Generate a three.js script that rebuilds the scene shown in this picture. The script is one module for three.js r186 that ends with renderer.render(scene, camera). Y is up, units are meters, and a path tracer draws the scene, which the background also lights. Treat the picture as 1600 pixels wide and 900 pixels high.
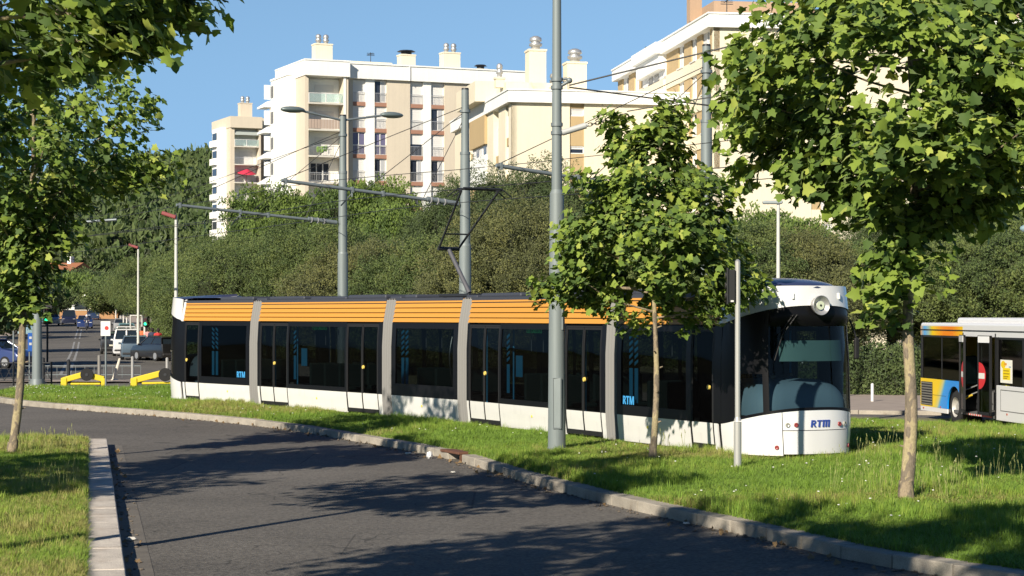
import * as THREE from 'three';
import { mergeGeometries, toCreasedNormals } from 'three/addons/utils/BufferGeometryUtils.js';
import { RoundedBoxGeometry } from 'three/addons/geometries/RoundedBoxGeometry.js';
import { MarchingCubes } from 'three/addons/objects/MarchingCubes.js';
import { FontLoader } from 'three/addons/loaders/FontLoader.js';
import { TextGeometry } from 'three/addons/geometries/TextGeometry.js';

// ------------------------------------------------------------------ camera, sky, sun, exposure
const scene = new THREE.Scene();
const EYE = 2.85;
const camera = new THREE.PerspectiveCamera(2 * Math.atan(450 / 3200) * 180 / Math.PI, 16 / 9, 0.5, 4000);
camera.position.set(0, EYE, 0);
camera.lookAt(0, EYE, -10);
camera.setViewOffset(1600, 900, 0, -40, 1600, 900);          // lens shift: the horizon lies a little below the middle
const renderer = new THREE.WebGLRenderer({ antialias: true });
renderer.setSize(1024, 576);
renderer.toneMapping = THREE.LinearToneMapping;
renderer.toneMappingExposure = 1.45;
renderer.shadowMap.enabled = true;
const SUN_AZ = 28 * Math.PI / 180, SUN_EL = 28 * Math.PI / 180;  // behind the camera on the left
const sunDir = new THREE.Vector3(-Math.sin(SUN_AZ) * Math.cos(SUN_EL), Math.sin(SUN_EL), Math.cos(SUN_AZ) * Math.cos(SUN_EL));
const sun = new THREE.DirectionalLight(new THREE.Color(1, 0.91, 0.77), 5);
sun.position.copy(sunDir).multiplyScalar(200).add(new THREE.Vector3(0, 0, -60));
sun.target.position.set(0, 0, -60);
sun.castShadow = true;
Object.assign(sun.shadow.camera, { left: -140, right: 140, top: 140, bottom: -140, near: 1, far: 600 });
sun.shadow.mapSize.set(4096, 4096);
scene.add(sun, sun.target);
{
  // clear afternoon sky: pale at the horizon, deep blue overhead, brighter towards the sun
  const w = 256, h = 128, d = new Float32Array(w * h * 4);
  for (let j = 0; j < h; j++) for (let i = 0; i < w; i++) {
    const el = ((j + 0.5) / h - 0.5) * Math.PI, az = ((i + 0.5) / w) * 2 * Math.PI;
    const x = Math.cos(el) * Math.cos(az), y = Math.sin(el), z = Math.cos(el) * Math.sin(az);
    const e = Math.max(y, 0), k = 1 - Math.exp(-Math.pow(e * 3.4, 2));
    const cs = Math.max(0, x * sunDir.x + y * sunDir.y + z * sunDir.z);
    const glow = 1 + 0.5 * Math.pow(cs, 6);
    const c = y < -0.02 ? [0.1, 0.1, 0.09] : [(0.2 + (0.01 - 0.2) * k) * glow, (0.365 + (0.04 - 0.365) * k) * glow, (0.565 + (0.13 - 0.565) * k) * glow];
    const o = (j * w + i) * 4;
    d[o] = c[0]; d[o + 1] = c[1]; d[o + 2] = c[2]; d[o + 3] = 1;
  }
  const t = new THREE.DataTexture(d, w, h, THREE.RGBAFormat, THREE.FloatType);
  t.mapping = THREE.EquirectangularReflectionMapping; t.magFilter = t.minFilter = THREE.LinearFilter;
  t.wrapS = THREE.RepeatWrapping; t.needsUpdate = true;
  scene.background = t; scene.environment = t; scene.environmentIntensity = 1;
}

// ------------------------------------------------------------------ helpers
function RNG(a) { return () => { a |= 0; a = a + 0x6D2B79F5 | 0; let t = Math.imul(a ^ a >>> 15, 1 | a); t = t + Math.imul(t ^ t >>> 7, 61 | t) ^ t; return ((t ^ t >>> 14) >>> 0) / 4294967296; }; }
const V = (X, Y, Z) => new THREE.Vector3(X, Y, -Z);               // Z here is the distance ahead of the camera
const C = (r, g, b) => new THREE.Color().setRGB(r, g, b);
const lerp = (a, b, t) => a + (b - a) * t, clamp = (x, a = 0, b = 1) => Math.min(b, Math.max(a, x));
const smooth = (a, b, x) => { const t = clamp((x - a) / (b - a)); return t * t * (3 - 2 * t); };
const used = {};
function numbered(n) { const k = used[n] = (used[n] ?? -1) + 1; return k ? n + '_' + String(k).padStart(3, '0') : n; }
function tag(o, label, category, group, kind) { if (label) o.userData.label = label; if (category) o.userData.category = category; if (group) o.userData.group = group; if (kind) o.userData.kind = kind; return o; }
function thing(name, label, category, X, Y, Z, rotY = 0, group) {
  const o = new THREE.Group(); o.name = numbered(name); o.position.set(X, Y, -Z); o.rotation.y = rotY; scene.add(o);
  return tag(o, label, category, group);
}
function part(name, geo, mat, parent, label) {
  const g = Array.isArray(geo) ? merge(geo) : geo;
  const m = new THREE.Mesh(g, mat); m.name = name; m.castShadow = m.receiveShadow = true;
  (parent || scene).add(m); if (label) m.userData.label = label; return m;
}
function parts(name, list, mat, parent, label) { return list.map(g => part(name, g, mat, parent, label)); }
function top(name, geo, mat, label, category, group) { return tag(part(numbered(name), geo, mat, scene), label, category, group); }
function struct(name, geo, mat) { const m = part(numbered(name), geo, mat, scene); m.userData.kind = 'structure'; return m; }
function copyOf(o, name, X, Y, Z, rotY, label, group) {
  const c = o.clone(); c.name = numbered(name); c.userData = { ...o.userData }; if (label) c.userData.label = label; if (group) c.userData.group = group;
  c.position.set(X, Y, -Z); c.rotation.y = rotY; scene.add(c); return c;
}
function merge(list) {
  return mergeGeometries(list.map(g => { const q = g.index ? g.toNonIndexed() : g; for (const k of Object.keys(q.attributes)) if (!['position', 'normal', 'uv'].includes(k)) q.deleteAttribute(k); return q; }));
}
function boxUV(g) {                                               // uv in metres by the dominant axis of each face
  if (g.index) g = g.toNonIndexed();
  const p = g.attributes.position, n = g.attributes.normal, uv = new Float32Array(p.count * 2);
  for (let i = 0; i < p.count; i++) {
    const ax = Math.abs(n.getX(i)), ay = Math.abs(n.getY(i)), az = Math.abs(n.getZ(i));
    const [a, b] = ay > ax && ay > az ? [p.getX(i), p.getZ(i)] : ax > az ? [p.getZ(i), p.getY(i)] : [p.getX(i), p.getY(i)];
    uv[2 * i] = a; uv[2 * i + 1] = b;
  }
  g.setAttribute('uv', new THREE.BufferAttribute(uv, 2)); return g;
}
function bx(w, h, d, x = 0, y = 0, z = 0, ry = 0) { const g = new THREE.BoxGeometry(w, h, d); if (ry) g.rotateY(ry); g.translate(x, y, z); return boxUV(g); }
function span(x0, x1, y0, y1, z0, z1) { return bx(Math.abs(x1 - x0), Math.abs(y1 - y0), Math.abs(z1 - z0), (x0 + x1) / 2, (y0 + y1) / 2, (z0 + z1) / 2); }
function rbx(w, h, d, r, x = 0, y = 0, z = 0) { const g = new RoundedBoxGeometry(w, h, d, 2, r); g.translate(x, y, z); return boxUV(g); }
function cyl(r0, r1, h, x = 0, y = 0, z = 0, n = 16) { const g = new THREE.CylinderGeometry(r1, r0, h, n); g.translate(x, y + h / 2, z); return g; }
function bar(a, b, r, n = 8, r2 = r) {                            // a straight round bar between two points
  const d = b.clone().sub(a), g = new THREE.CylinderGeometry(r2, r, d.length(), n);
  g.applyQuaternion(new THREE.Quaternion().setFromUnitVectors(new THREE.Vector3(0, 1, 0), d.clone().normalize()));
  const m = a.clone().add(b).multiplyScalar(0.5); g.translate(m.x, m.y, m.z); return g;
}
function taper(pts, r0, r1, n = 8, seg = 14, wob = 0, seed = 1) { // a bent tube that tapers
  const cv = new THREE.CatmullRomCurve3(pts), fr = cv.computeFrenetFrames(seg, false), R = RNG(seed), P = [], U = [], I = [];
  const L = cv.getLength();
  for (let i = 0; i <= seg; i++) {
    const t = i / seg, c = cv.getPointAt(t), r = lerp(r0, r1, t);
    const k = 1 + (R() - 0.5) * wob;
    for (let j = 0; j <= n; j++) {
      const a = j / n * 2 * Math.PI, rr = r * k * (1 + wob * 0.4 * Math.sin(a * 3 + i));
      const v = c.clone().addScaledVector(fr.normals[i], Math.cos(a) * rr).addScaledVector(fr.binormals[i], Math.sin(a) * rr);
      P.push(v.x, v.y, v.z); U.push(j / n * 2 * Math.PI * r0, t * L);
    }
  }
  for (let i = 0; i < seg; i++) for (let j = 0; j < n; j++) { const a = i * (n + 1) + j, b = a + n + 1; I.push(a, a + 1, b, b, a + 1, b + 1); }
  const g = new THREE.BufferGeometry(); g.setAttribute('position', new THREE.Float32BufferAttribute(P, 3)); g.setAttribute('uv', new THREE.Float32BufferAttribute(U, 2)); g.setIndex(I); g.computeVertexNormals(); return g.toNonIndexed();
}
function wireGeo(pts, r) { return new THREE.TubeGeometry(pts.length > 2 ? new THREE.CatmullRomCurve3(pts) : new THREE.LineCurve3(...pts), Math.max(2, pts.length * 4), r, 5, false).toNonIndexed(); }
function sag(a, b, s) { const m = a.clone().add(b).multiplyScalar(0.5); m.y -= s; return [a, m, b]; }
function quadGrid(nu, nv, f) {                                    // an open sheet f(u, v) -> [x, y, z, U, V]
  const P = [], U = [], I = [];
  for (let j = 0; j <= nv; j++) for (let i = 0; i <= nu; i++) { const q = f(i / nu, j / nv); P.push(q[0], q[1], q[2]); U.push(q[3] ?? i / nu, q[4] ?? j / nv); }
  for (let j = 0; j < nv; j++) for (let i = 0; i < nu; i++) { const a = j * (nu + 1) + i, b = a + nu + 1; I.push(a, a + 1, b, b, a + 1, b + 1); }
  const g = new THREE.BufferGeometry(); g.setAttribute('position', new THREE.Float32BufferAttribute(P, 3)); g.setAttribute('uv', new THREE.Float32BufferAttribute(U, 2)); g.setIndex(I); g.computeVertexNormals(); return g;
}
// noise
const PERM = (() => { const R = RNG(77), p = new Float32Array(65536); for (let i = 0; i < 65536; i++) p[i] = R(); return p; })();
function vnoise(x, y, per = 256) {
  const xi = Math.floor(x), yi = Math.floor(y), fx = x - xi, fy = y - yi, u = fx * fx * (3 - 2 * fx), v = fy * fy * (3 - 2 * fy);
  const h = (a, b) => PERM[(((a % per + per) % per) + 256 * ((b % per + per) % per)) & 65535];
  return lerp(lerp(h(xi, yi), h(xi + 1, yi), u), lerp(h(xi, yi + 1), h(xi + 1, yi + 1), u), v);
}
function fbm(x, y, oct = 4, per = 8) { let s = 0, a = 0.5, t = 0; for (let k = 0; k < oct; k++) { s += a * vnoise(x, y, per); t += a; x *= 2; y *= 2; per *= 2; a *= 0.5; } return s / t; }
function n3(x, y, z) { return (vnoise(x + 17.3 * z, y - 9.1 * z) + vnoise(y + 31.7, z + x * 0.7 + 11) + vnoise(z - 5.2 + 3 * y * 0.3, x + 71)) / 3; }
function tex(size, f, srgb = true) {                              // f(u, v) -> [r, g, b] in 0..1 linear
  const d = new Uint8Array(size * size * 4);
  const enc = c => { c = clamp(c); return srgb ? (c <= 0.0031308 ? 12.92 * c : 1.055 * Math.pow(c, 1 / 2.4) - 0.055) : c; };
  for (let j = 0; j < size; j++) for (let i = 0; i < size; i++) { const c = f(i / size, j / size), o = (j * size + i) * 4; d[o] = enc(c[0]) * 255; d[o + 1] = enc(c[1]) * 255; d[o + 2] = enc(c[2]) * 255; d[o + 3] = 255; }
  const t = new THREE.DataTexture(d, size, size); t.wrapS = t.wrapT = THREE.RepeatWrapping; t.magFilter = t.minFilter = THREE.LinearFilter;
  if (srgb) t.colorSpace = THREE.SRGBColorSpace; t.needsUpdate = true; return t;
}
function rep(t, sx, sy = sx) { const c = t.clone(); c.repeat.set(1 / sx, 1 / sy); c.needsUpdate = true; return c; }
const mat = (c, r = 0.7, m = 0, o = {}) => new THREE.MeshStandardMaterial({ color: c, roughness: r, metalness: m, ...o });

// ------------------------------------------------------------------ materials
const grain = tex(256, (u, v) => { const n = fbm(u * 64, v * 64, 2, 64); return [n, n, n]; }, false);
const mottle = tex(256, (u, v) => { const n = 0.72 + 0.42 * fbm(u * 6, v * 6, 5, 6) * 1.0 - 0.02 + 0.06 * (vnoise(u * 128, v * 128, 128) - 0.5); return [n * 0.8, n * 0.8, n * 0.8]; });
const patchR = RNG(4242), PATCH = Array.from({ length: 9 }, () => [patchR(), patchR(), 0.04 + 0.09 * patchR(), 0.02 + 0.05 * patchR(), 0.82 + 0.3 * patchR()]), STAIN = Array.from({ length: 28 }, () => [patchR(), patchR(), 0.003 + 0.012 * patchR(), 0.55 + 0.3 * patchR()]);
const asphaltTex = tex(2048, (u, v) => {
  let n = 0.088 + 0.05 * (fbm(u * 5, v * 5, 5, 5) - 0.5) + 0.075 * (vnoise(u * 800, v * 800, 256) - 0.5);
  n *= 0.86 + 0.3 * fbm(u * 14, v * 14, 4, 14);
  const cr = Math.abs(fbm(u * 9 + 3, v * 9, 4, 9) - 0.5); if (cr < 0.0028 && fbm(u * 3, v * 3 + 5, 3, 3) > 0.48) n *= 0.5;
  for (const [a, b, w, h, k] of PATCH) { const du = Math.abs(u - a), dv = Math.abs(v - b); if (du < w && dv < h) { n *= k; if (du > w - 0.0012 || dv > h - 0.0012) n *= 0.55; } }
  for (const [a, b, r, k] of STAIN) { const d = Math.hypot(u - a, v - b) + 0.004 * (vnoise(u * 200, v * 200, 200) - 0.5); if (d < r) n *= lerp(k, 1, d / r); }
  if (vnoise(u * 700 + 9, v * 700, 256) > 0.985) n *= 1.9;
  n *= 1.2; return [n * 1.1, n, n * 0.86];
});
const asphaltBump = tex(512, (u, v) => { const n = vnoise(u * 170, v * 170, 170); return [n, n, n]; }, false);
const M = {};
M.asphalt = mat(0xffffff, 0.9, 0, { map: rep(asphaltTex, 23), bumpMap: rep(asphaltBump, 2.1), bumpScale: 0.006 });
const stuccoTex = (r, g, b, k = 0.2) => tex(256, (u, v) => { const n = 1 + k * ((0.6 * fbm(u * 3, v * 7, 5, 3) + 0.4 * fbm(u * 40, v * 2, 3, 40)) - 0.5) + 0.05 * (vnoise(u * 100, v * 100, 100) - 0.5); return [r * n, g * n, b * n]; });
const stucco = (r, g, b, k) => mat(0xffffff, 0.9, 0, { map: rep(stuccoTex(r, g, b, k), 6, 14) });
M.white = stucco(0.84, 0.84, 0.8); M.cream = stucco(0.74, 0.67, 0.51); M.tan = stucco(0.62, 0.545, 0.43); M.ochre = stucco(0.46, 0.34, 0.18); M.tanDark = stucco(0.42, 0.29, 0.19);
M.brick = mat(C(0.36, 0.19, 0.13), 0.85); M.shutter = mat(C(0.7, 0.69, 0.66), 0.6); M.frame = mat(C(0.72, 0.71, 0.68), 0.5);
M.pane = mat(C(0.025, 0.03, 0.045), 0.08, 0); M.paneCurtain = mat(C(0.14, 0.13, 0.22), 0.15); M.rail = mat(C(0.5, 0.5, 0.5), 0.4, 0.5);
M.slab = mat(C(0.6, 0.57, 0.5), 0.8); M.railPane = new THREE.MeshPhysicalMaterial({ color: C(0.75, 0.85, 0.82), transmission: 0.75, roughness: 0.1, thickness: 0 });
M.inox = mat(C(0.5, 0.5, 0.49), 0.4, 0.6); M.black = mat(C(0.012, 0.012, 0.013), 0.5); M.darkMetal = mat(C(0.03, 0.032, 0.035), 0.5, 0.3);
const kerbTex = tex(512, (u, v) => { const n = 1 + 0.5 * (fbm(u * 5, v * 5, 5, 5) - 0.5) + 0.35 * (vnoise(u * 160, v * 160, 160) - 0.5); const w = smooth(0.55, 0.75, fbm(u * 3 + 9, v * 3, 4, 3)); return [0.3 * n * (1 - 0.25 * w), 0.27 * n * (1 - 0.3 * w), 0.225 * n * (1 - 0.34 * w)]; });
M.kerb = [1.1, 1.2, 1.3].map(k => mat(C(k, k, k * 0.98), 0.9, 0, { map: rep(kerbTex, 1.3), bumpMap: rep(asphaltBump, 0.9), bumpScale: 0.004 }));
M.galv = mat(C(0.27, 0.31, 0.315), 0.5, 0.25, { map: rep(mottle, 1.4, 5) });
M.poleGrey = mat(C(0.27, 0.315, 0.315), 0.55, 0.15, { map: rep(mottle, 0.9, 4) });
M.wire = mat(C(0.05, 0.05, 0.05), 0.5, 0.4); M.arm = mat(C(0.2, 0.23, 0.24), 0.5, 0.3);
M.rubber = mat(C(0.015, 0.015, 0.015), 0.9);
M.paving = mat(0xffffff, 0.9, 0, { map: rep(tex(256, (u, v) => { const n = 1 + 0.4 * (fbm(u * 8, v * 8, 4, 8) - 0.5); return [0.33 * n, 0.27 * n, 0.22 * n]; }), 3) });
M.paint = mat(C(0.6, 0.6, 0.57), 0.8); M.wornPaint = mat(C(0.27, 0.27, 0.26), 0.9);
const barkTex = tex(256, (u, v) => {
  const a = fbm(u * 5, v * 4, 4, 4), b = fbm(u * 7 + 3, v * 5 + 5, 3, 4); let c = [0.34, 0.27, 0.18];
  if (a > 0.55) c = [0.42, 0.35, 0.2]; if (b > 0.58) c = [0.22, 0.18, 0.13]; const k = 0.85 + 0.4 * (fbm(u * 30, v * 30, 2, 32) - 0.4); return c.map(x => x * k);
});
M.bark = mat(0xffffff, 0.9, 0, { map: rep(barkTex, 0.62, 1.1), bumpMap: rep(grain, 0.5), bumpScale: 0.01 });
M.barkDark = mat(C(0.1, 0.075, 0.05), 0.95);
// measured bearings: sideways offset and height of something seen at a bearing from the photographer's stand, at distance Z
const at = (px, Z) => (px - 800) / 3200 * Z, hi = (py, Z) => EYE + (490 - py) / 3200 * Z;
// ------------------------------------------------------------------ ground
const streetX = Z => -0.206 * Z + 0.9;                             // axis of the street that runs away on the left
const drop = (X, Z) => -0.43 * smooth(33, 44.5, 0.78 * X + 0.62 * Z) * smooth(-12, -3, X);
const rise = Z => Z < 145 ? 0 : (Z - 145) * 0.0125 * smooth(145, 190, Z);
function hill(X, Z) {
  let y = rise(Math.min(Z, 400));
  if (Z > 330) { const ridge = 61 + 7 * Math.sin(X * 0.011 + 1) + 0.05 * (X + 150); y += smooth(330, 900, Z + 0.15 * X) * ridge * (0.35 + 0.65 * smooth(-0.09, -0.14, X / Z)) + 6 * (fbm(X * 0.012, Z * 0.012, 4, 64) - 0.5) * smooth(330, 480, Z); }
  return y;
}
const H = (X, Z) => drop(X, Z) + hill(X, Z);
const groundTex = tex(512, (u, v) => { const n = fbm(u * 8, v * 8, 5, 8); return [0.12 + 0.1 * n, 0.11 + 0.1 * n, 0.06 + 0.05 * n]; });
M.earth = mat(0xffffff, 0.95, 0, { map: rep(groundTex, 11) });
const hillTex = tex(512, (u, v) => { const n = fbm(u * 9, v * 9, 5, 9), m = smooth(0.45, 0.6, n); return [lerp(0.075, 0.15, m), lerp(0.1, 0.14, m), lerp(0.025, 0.055, m)]; });
M.hill = mat(0xffffff, 0.95, 0, { map: rep(hillTex, 60) });
function sheet(X0, X1, Z0, Z1, nx, nz, lift, warp) {
  return quadGrid(nx, nz, (u, v) => { let X = lerp(X0, X1, u), Z = lerp(Z0, Z1, v); if (warp) [X, Z] = warp(u, v); return [X, H(X, Z) + lift, -Z, X, Z]; });
}
struct('ground', sheet(-1500, 1500, -300, 330, 120, 90, -0.06), M.earth);
struct('hill', sheet(-900, 900, 329, 2500, 180, 150, -0.05), M.hill);
struct('road', sheet(-60, 40, -30, 84, 60, 70, 0), M.asphalt);
// street that runs away on the left, behind the junction
const streetGeo = quadGrid(10, 80, (u, v) => { const Z = lerp(86.5, 420, v), X = streetX(Z) + lerp(-8.5, 3.9, u); return [X, H(X, Z), -Z, X, Z]; });
struct('street', streetGeo, M.asphalt);
struct('pavement', quadGrid(6, 80, (u, v) => { const Z = lerp(86.5, 420, v), X = streetX(Z) + lerp(3.9, 10.5, u); return [X, H(X, Z) + 0.12, -Z, X, Z]; }), M.paving);
struct('pavement', quadGrid(6, 80, (u, v) => { const Z = lerp(90, 420, v), X = streetX(Z) + lerp(-16, -8.5, u); return [X, H(X, Z) + 0.12, -Z, X, Z]; }), M.paving);
struct('pavement', sheet(-40, -8, 83.9, 86.6, 40, 3, 0.06), M.paving);           // raised strip between the tram track and the street
struct('pavement', quadGrid(40, 8, (u, v) => { const X = lerp(-4, 45, u), Z = lerp(0, 14, v) + 66.5 - (X - 12) * 0.28; return [X, H(X, Z) + 0.13, -Z, X, Z]; }), M.paving);  // behind the bus road
struct('bus_road', quadGrid(40, 8, (u, v) => { const X = lerp(-6, 50, u), Z0 = 60.6 - (X - 9.8) * 1.28, Z1 = 66.5 - (X - 12) * 0.28; const Z = lerp(Z0 - 1.5, Z1 + 0.2, v); return [X, H(X, Z) + 0.008, -Z, X, Z]; }), M.asphalt);
// painted lines of the street
{
  const g = [], strip = (x0, x1, z0, z1) => g.push(quadGrid(1, 8, (u, v) => { const Z = lerp(z0, z1, v), X = streetX(Z) + lerp(x0, x1, u); return [X, H(X, Z) + 0.006, -Z]; }));
  for (const [z0, z1] of [[96, 118], [124, 230]]) { strip(-2.35, -2.2, z0, z1); strip(-1.95, -1.8, z0, z1); }
  strip(-2.2, 3.5, 123, 123.6); strip(-8, -2.6, 112, 112.6);
  struct('road_marking', g, M.wornPaint);
}
// ---- kerb of the tram lawn
const kerbCtl = [[14, 9], [10.2, 14.2], [7, 18.6], [4.02, 23.4], [3.21, 25.7], [1.84, 29.4], [0.52, 33.5], [-1.39, 40.5], [-3.56, 45.8], [-5.92, 50.9], [-8.53, 55], [-12.5, 60], [-15.5, 64], [-17.6, 68.5], [-17.9, 72.5]];
const kerbCurve = new THREE.CatmullRomCurve3(kerbCtl.map(([X, Z]) => new THREE.Vector3(X, 0, -Z)), false, 'centripetal');
const kerbLen = kerbCurve.getLength();
const KS = []; for (let i = 0; i <= 400; i++) { const p = kerbCurve.getPointAt(i / 400), t = kerbCurve.getTangentAt(i / 400); KS.push([p.x, -p.z, t.x, -t.z]); }
const kerbDist = (X, Z) => { let d = 1e9; for (const k of KS) d = Math.min(d, (k[0] - X) ** 2 + (k[1] - Z) ** 2); return Math.sqrt(d); };
// lawn carved lower along the tram, shaped to leave a shadow gap below the skirts
const AXIS = [[-9.9, 63.4], [-6.3, 58.8], [-2.15, 52.4], [-0.13, 49.1], [3.1, 42.5], [5.45, 37.6]];
const axisDist = (X, Z) => { let d = 1e9; for (let i = 0; i + 1 < AXIS.length; i++) { const [a, b] = AXIS[i], [c, e] = AXIS[i + 1], ux = c - a, uz = e - b, t = clamp(((X - a) * ux + (Z - b) * uz) / (ux * ux + uz * uz)); d = Math.min(d, Math.hypot(X - a - ux * t, Z - b - uz * t)); } return d; };
const lawnY = (X, Z) => -0.13 * smooth(1.5, 1.15, axisDist(X, Z)) + drop(X, Z) + 0.145 + 0.095 * smooth(0.3, 2.6, kerbDist(X, Z)) * (1 - smooth(40, 44.8, 0.78 * X + 0.62 * Z)) * (1 - smooth(-10.5, -13, X)) + 0.035 * (fbm(X * 0.8, Z * 0.8, 3, 64) - 0.5);
function kerbRow(curve, len, side, stone, height, width, name, skip, tones) {
  // stones of about a metre, set one by one with small gaps and slight unevenness
  const k = new THREE.Group(); k.name = numbered(name); k.userData.kind = 'structure'; scene.add(k);
  const n = Math.round(len / stone), R = RNG(n * 7 + 3), mats = tones ? tones.map(q => { const c = M.kerb[0].clone(); c.color = C(q, q, q * 1.04); return c; }) : M.kerb;
  for (let i = 0; i < n; i++) {
    const a = curve.getPointAt(i / n), b = curve.getPointAt((i + 1) / n), d = b.clone().sub(a), L = d.length();
    const yaw = Math.atan2(-d.z, d.x), mid = a.add(b).multiplyScalar(0.5);
    if (skip && skip(mid.x, -mid.z)) continue;
    const g = new RoundedBoxGeometry(L - 0.012, height + 0.2, width, 2, 0.022); g.translate(0, (height - 0.2) / 2, -side * width / 2);
    const m = part('kerb_stone', boxUV(g), mats[Math.floor(R() * 3)], k);
    m.position.set(mid.x, H(mid.x, -mid.z) + (R() - 0.5) * 0.012, mid.z); m.rotation.y = yaw + (R() - 0.5) * 0.006;
    if (g.attributes.uv) { const o = R() * 9, uv = m.geometry.attributes.uv; for (let q = 0; q < uv.count; q++) uv.setXY(q, uv.getX(q) + o, uv.getY(q)); }
  }
  return k;
}
kerbRow(kerbCurve, kerbLen, -1, 1.0, 0.155, 0.34, 'kerb', (X, Z) => Math.hypot(X + 1.2, Z - 40) < 0.55);
// far edge of the lawn, along the bus road
const farKerb = new THREE.CatmullRomCurve3([[-3, 76.8], [4, 67.8], [9.8, 60.4], [13.8, 55.3], [19, 48.6], [27, 38]].map(([X, Z]) => V(X, 0, Z)));
kerbRow(farKerb, farKerb.getLength(), -1, 1.2, 0.15, 0.2, 'kerb');
const backKerb = new THREE.CatmullRomCurve3([[-6, 71.5], [12, 66.4], [30, 61.4]].map(([X, Z]) => V(X, 0, Z)));
kerbRow(backKerb, backKerb.getLength(), 1, 1.5, 0.14, 0.18, 'kerb');
// drain inlet let into the kerb
{
  const t = thing('drain_inlet', 'rusty kerb drain inlet with a dark mouth between two kerb stones', 'drain', -1.2, 0, 40, Math.atan2(6, -2.4) );
  const rust = mat(C(0.19, 0.085, 0.05), 0.85, 0.1, { map: rep(mottle, 0.6) });
  part('lid', rbx(1.05, 0.05, 0.62, 0.012, 0, 0.15, 0.28), rust, t); parts('cheek', [bx(0.05, 0.15, 0.5, -0.5, 0.05, 0.26), bx(0.05, 0.15, 0.5, 0.5, 0.05, 0.26)], rust, t);
  part('mouth', bx(0.94, 0.11, 0.05, 0, 0.06, 0.3), M.black, t);
  const R = RNG(5), g = new THREE.IcosahedronGeometry(0.06, 1); const p = g.attributes.position; for (let i = 0; i < p.count; i++) p.setXYZ(i, p.getX(i) * (0.8 + R() * 0.5), p.getY(i) * (0.9 + R() * 0.7), p.getZ(i) * (0.8 + R() * 0.5)); g.computeVertexNormals();
  const lit = top('plastic_bag', g, mat(C(0.75, 0.75, 0.75), 0.5), 'crumpled white plastic litter beside the rusty drain inlet', 'litter'); lit.position.set(-1.62, 0.07, -40.25);
}
// ---- lawn between kerb and bus road
const lawnTex = tex(1024, (u, v) => { const n = fbm(u * 12, v * 12, 5, 12), m = vnoise(u * 250, v * 250, 250), d = 0.6 * smooth(0.45, 0.8, fbm(u * 9 + 2, v * 9, 5, 9)); return [lerp(0.1, 0.17, d) * (0.6 + 0.5 * n + 0.5 * m), lerp(0.15, 0.165, d) * (0.6 + 0.5 * n + 0.5 * m), lerp(0.02, 0.045, d) * (0.6 + 0.5 * n + 0.5 * m)]; });
M.lawn = mat(0xffffff, 0.95, 0, { map: rep(lawnTex, 6) });
const farCtl = [[36, 21], [32, 30], [27.2, 38.2], [19.2, 48.8], [14, 55.5], [10, 60.6], [4.2, 68], [-0.5, 73.4], [-6, 73.6], [-17.4, 73.4]].map(([X, Z]) => V(X, 0, Z));
const farCurve = new THREE.CatmullRomCurve3(farCtl, false, 'centripetal');
const lawnAt = (u, v) => { const i = clamp(u) * 400, i0 = Math.min(399, Math.floor(i)), f = i - i0, a = KS[i0], b = KS[i0 + 1]; const kx = lerp(a[0], b[0], f), kz = lerp(a[1], b[1], f), tx = a[2], tz = a[3], l = Math.hypot(tx, tz); const X0 = kx + tz / l * 0.3, Z0 = kz - tx / l * 0.3; const q = farCurve.getPointAt(clamp(u)); return [lerp(X0, q.x, v), lerp(Z0, -q.z, v)]; };
struct('lawn', quadGrid(140, 60, (u, v) => { const [X, Z] = lawnAt(u, v * v * 0.6 + v * 0.4); return [X, lawnY(X, Z), -Z, X, Z]; }), M.lawn);
// ---- island on the left with its flat kerb
const LK0 = [-1.27, 8], LKd = [-0.2021, 0.9794];                    // a point of its kerb face and the direction away from the camera
const LK = (m, side = 0) => [LK0[0] + LKd[0] * m - LKd[1] * side, LK0[1] + LKd[1] * m + LKd[0] * side];
const leftCurve = new THREE.LineCurve3(V(LK(-6)[0], 0, LK(-6)[1]), V(LK(36.8)[0], 0, LK(36.8)[1]));
kerbRow(leftCurve, 42.8, 1, 1.0, 0.155, 0.43, 'kerb', null, [1.75, 1.9, 2.05]);
const endA = LK(37.1, 0), endB = LK(37.4, 30);
const endCurve = new THREE.LineCurve3(V(endA[0], 0, endA[1]), V(endB[0], 0, endB[1]));
kerbRow(endCurve, 30, 1, 1.0, 0.15, 0.3, 'kerb');
const leftLawnY = (X, Z) => 0.15 + 0.05 * (fbm(X * 0.7, Z * 0.7, 3, 64) - 0.4);
struct('lawn', quadGrid(50, 60, (u, v) => { const [X, Z] = LK(lerp(-6, 36.85, v), lerp(0.41, 30, u * u)); return [X, leftLawnY(X, Z), -Z, X, Z]; }), M.lawn);
// concrete gutter strip beside the left kerb
struct('gutter', quadGrid(2, 40, (u, v) => { const [X, Z] = LK(lerp(-6, 37, v), lerp(0, -0.32, u)); return [X, 0.005, -Z, X, Z]; }), mat(0xffffff, 0.9, 0, { map: rep(asphaltTex, 3), color: C(1.15, 1.13, 1.1) }));
// small pale scraps on the road
{ const R = RNG(9); for (const [X, Z, label] of [[2.35, 27.6, 'pale scrap of paper by the right kerb, left of the tree shadow'], [2.75, 27.2, 'pale scrap by the right kerb, at the edge of the tree shadow'], [-1.05, 36.5, 'small pale scrap on the road just below the drain inlet'], [-2.1, 41.4, 'small pale scrap on the road beyond the drain inlet'], [-4.78, 25.7, 'white scrap lying against the left kerb face']]) { const g = new THREE.IcosahedronGeometry(0.035 + R() * 0.03, 0); g.scale(1.4, 0.5, 1); top('paper_scrap', g, mat(C(0.65, 0.62, 0.55), 0.8), label, 'litter', 'pale scraps of litter on the road').position.set(X, 0.025, -Z); } }
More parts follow.
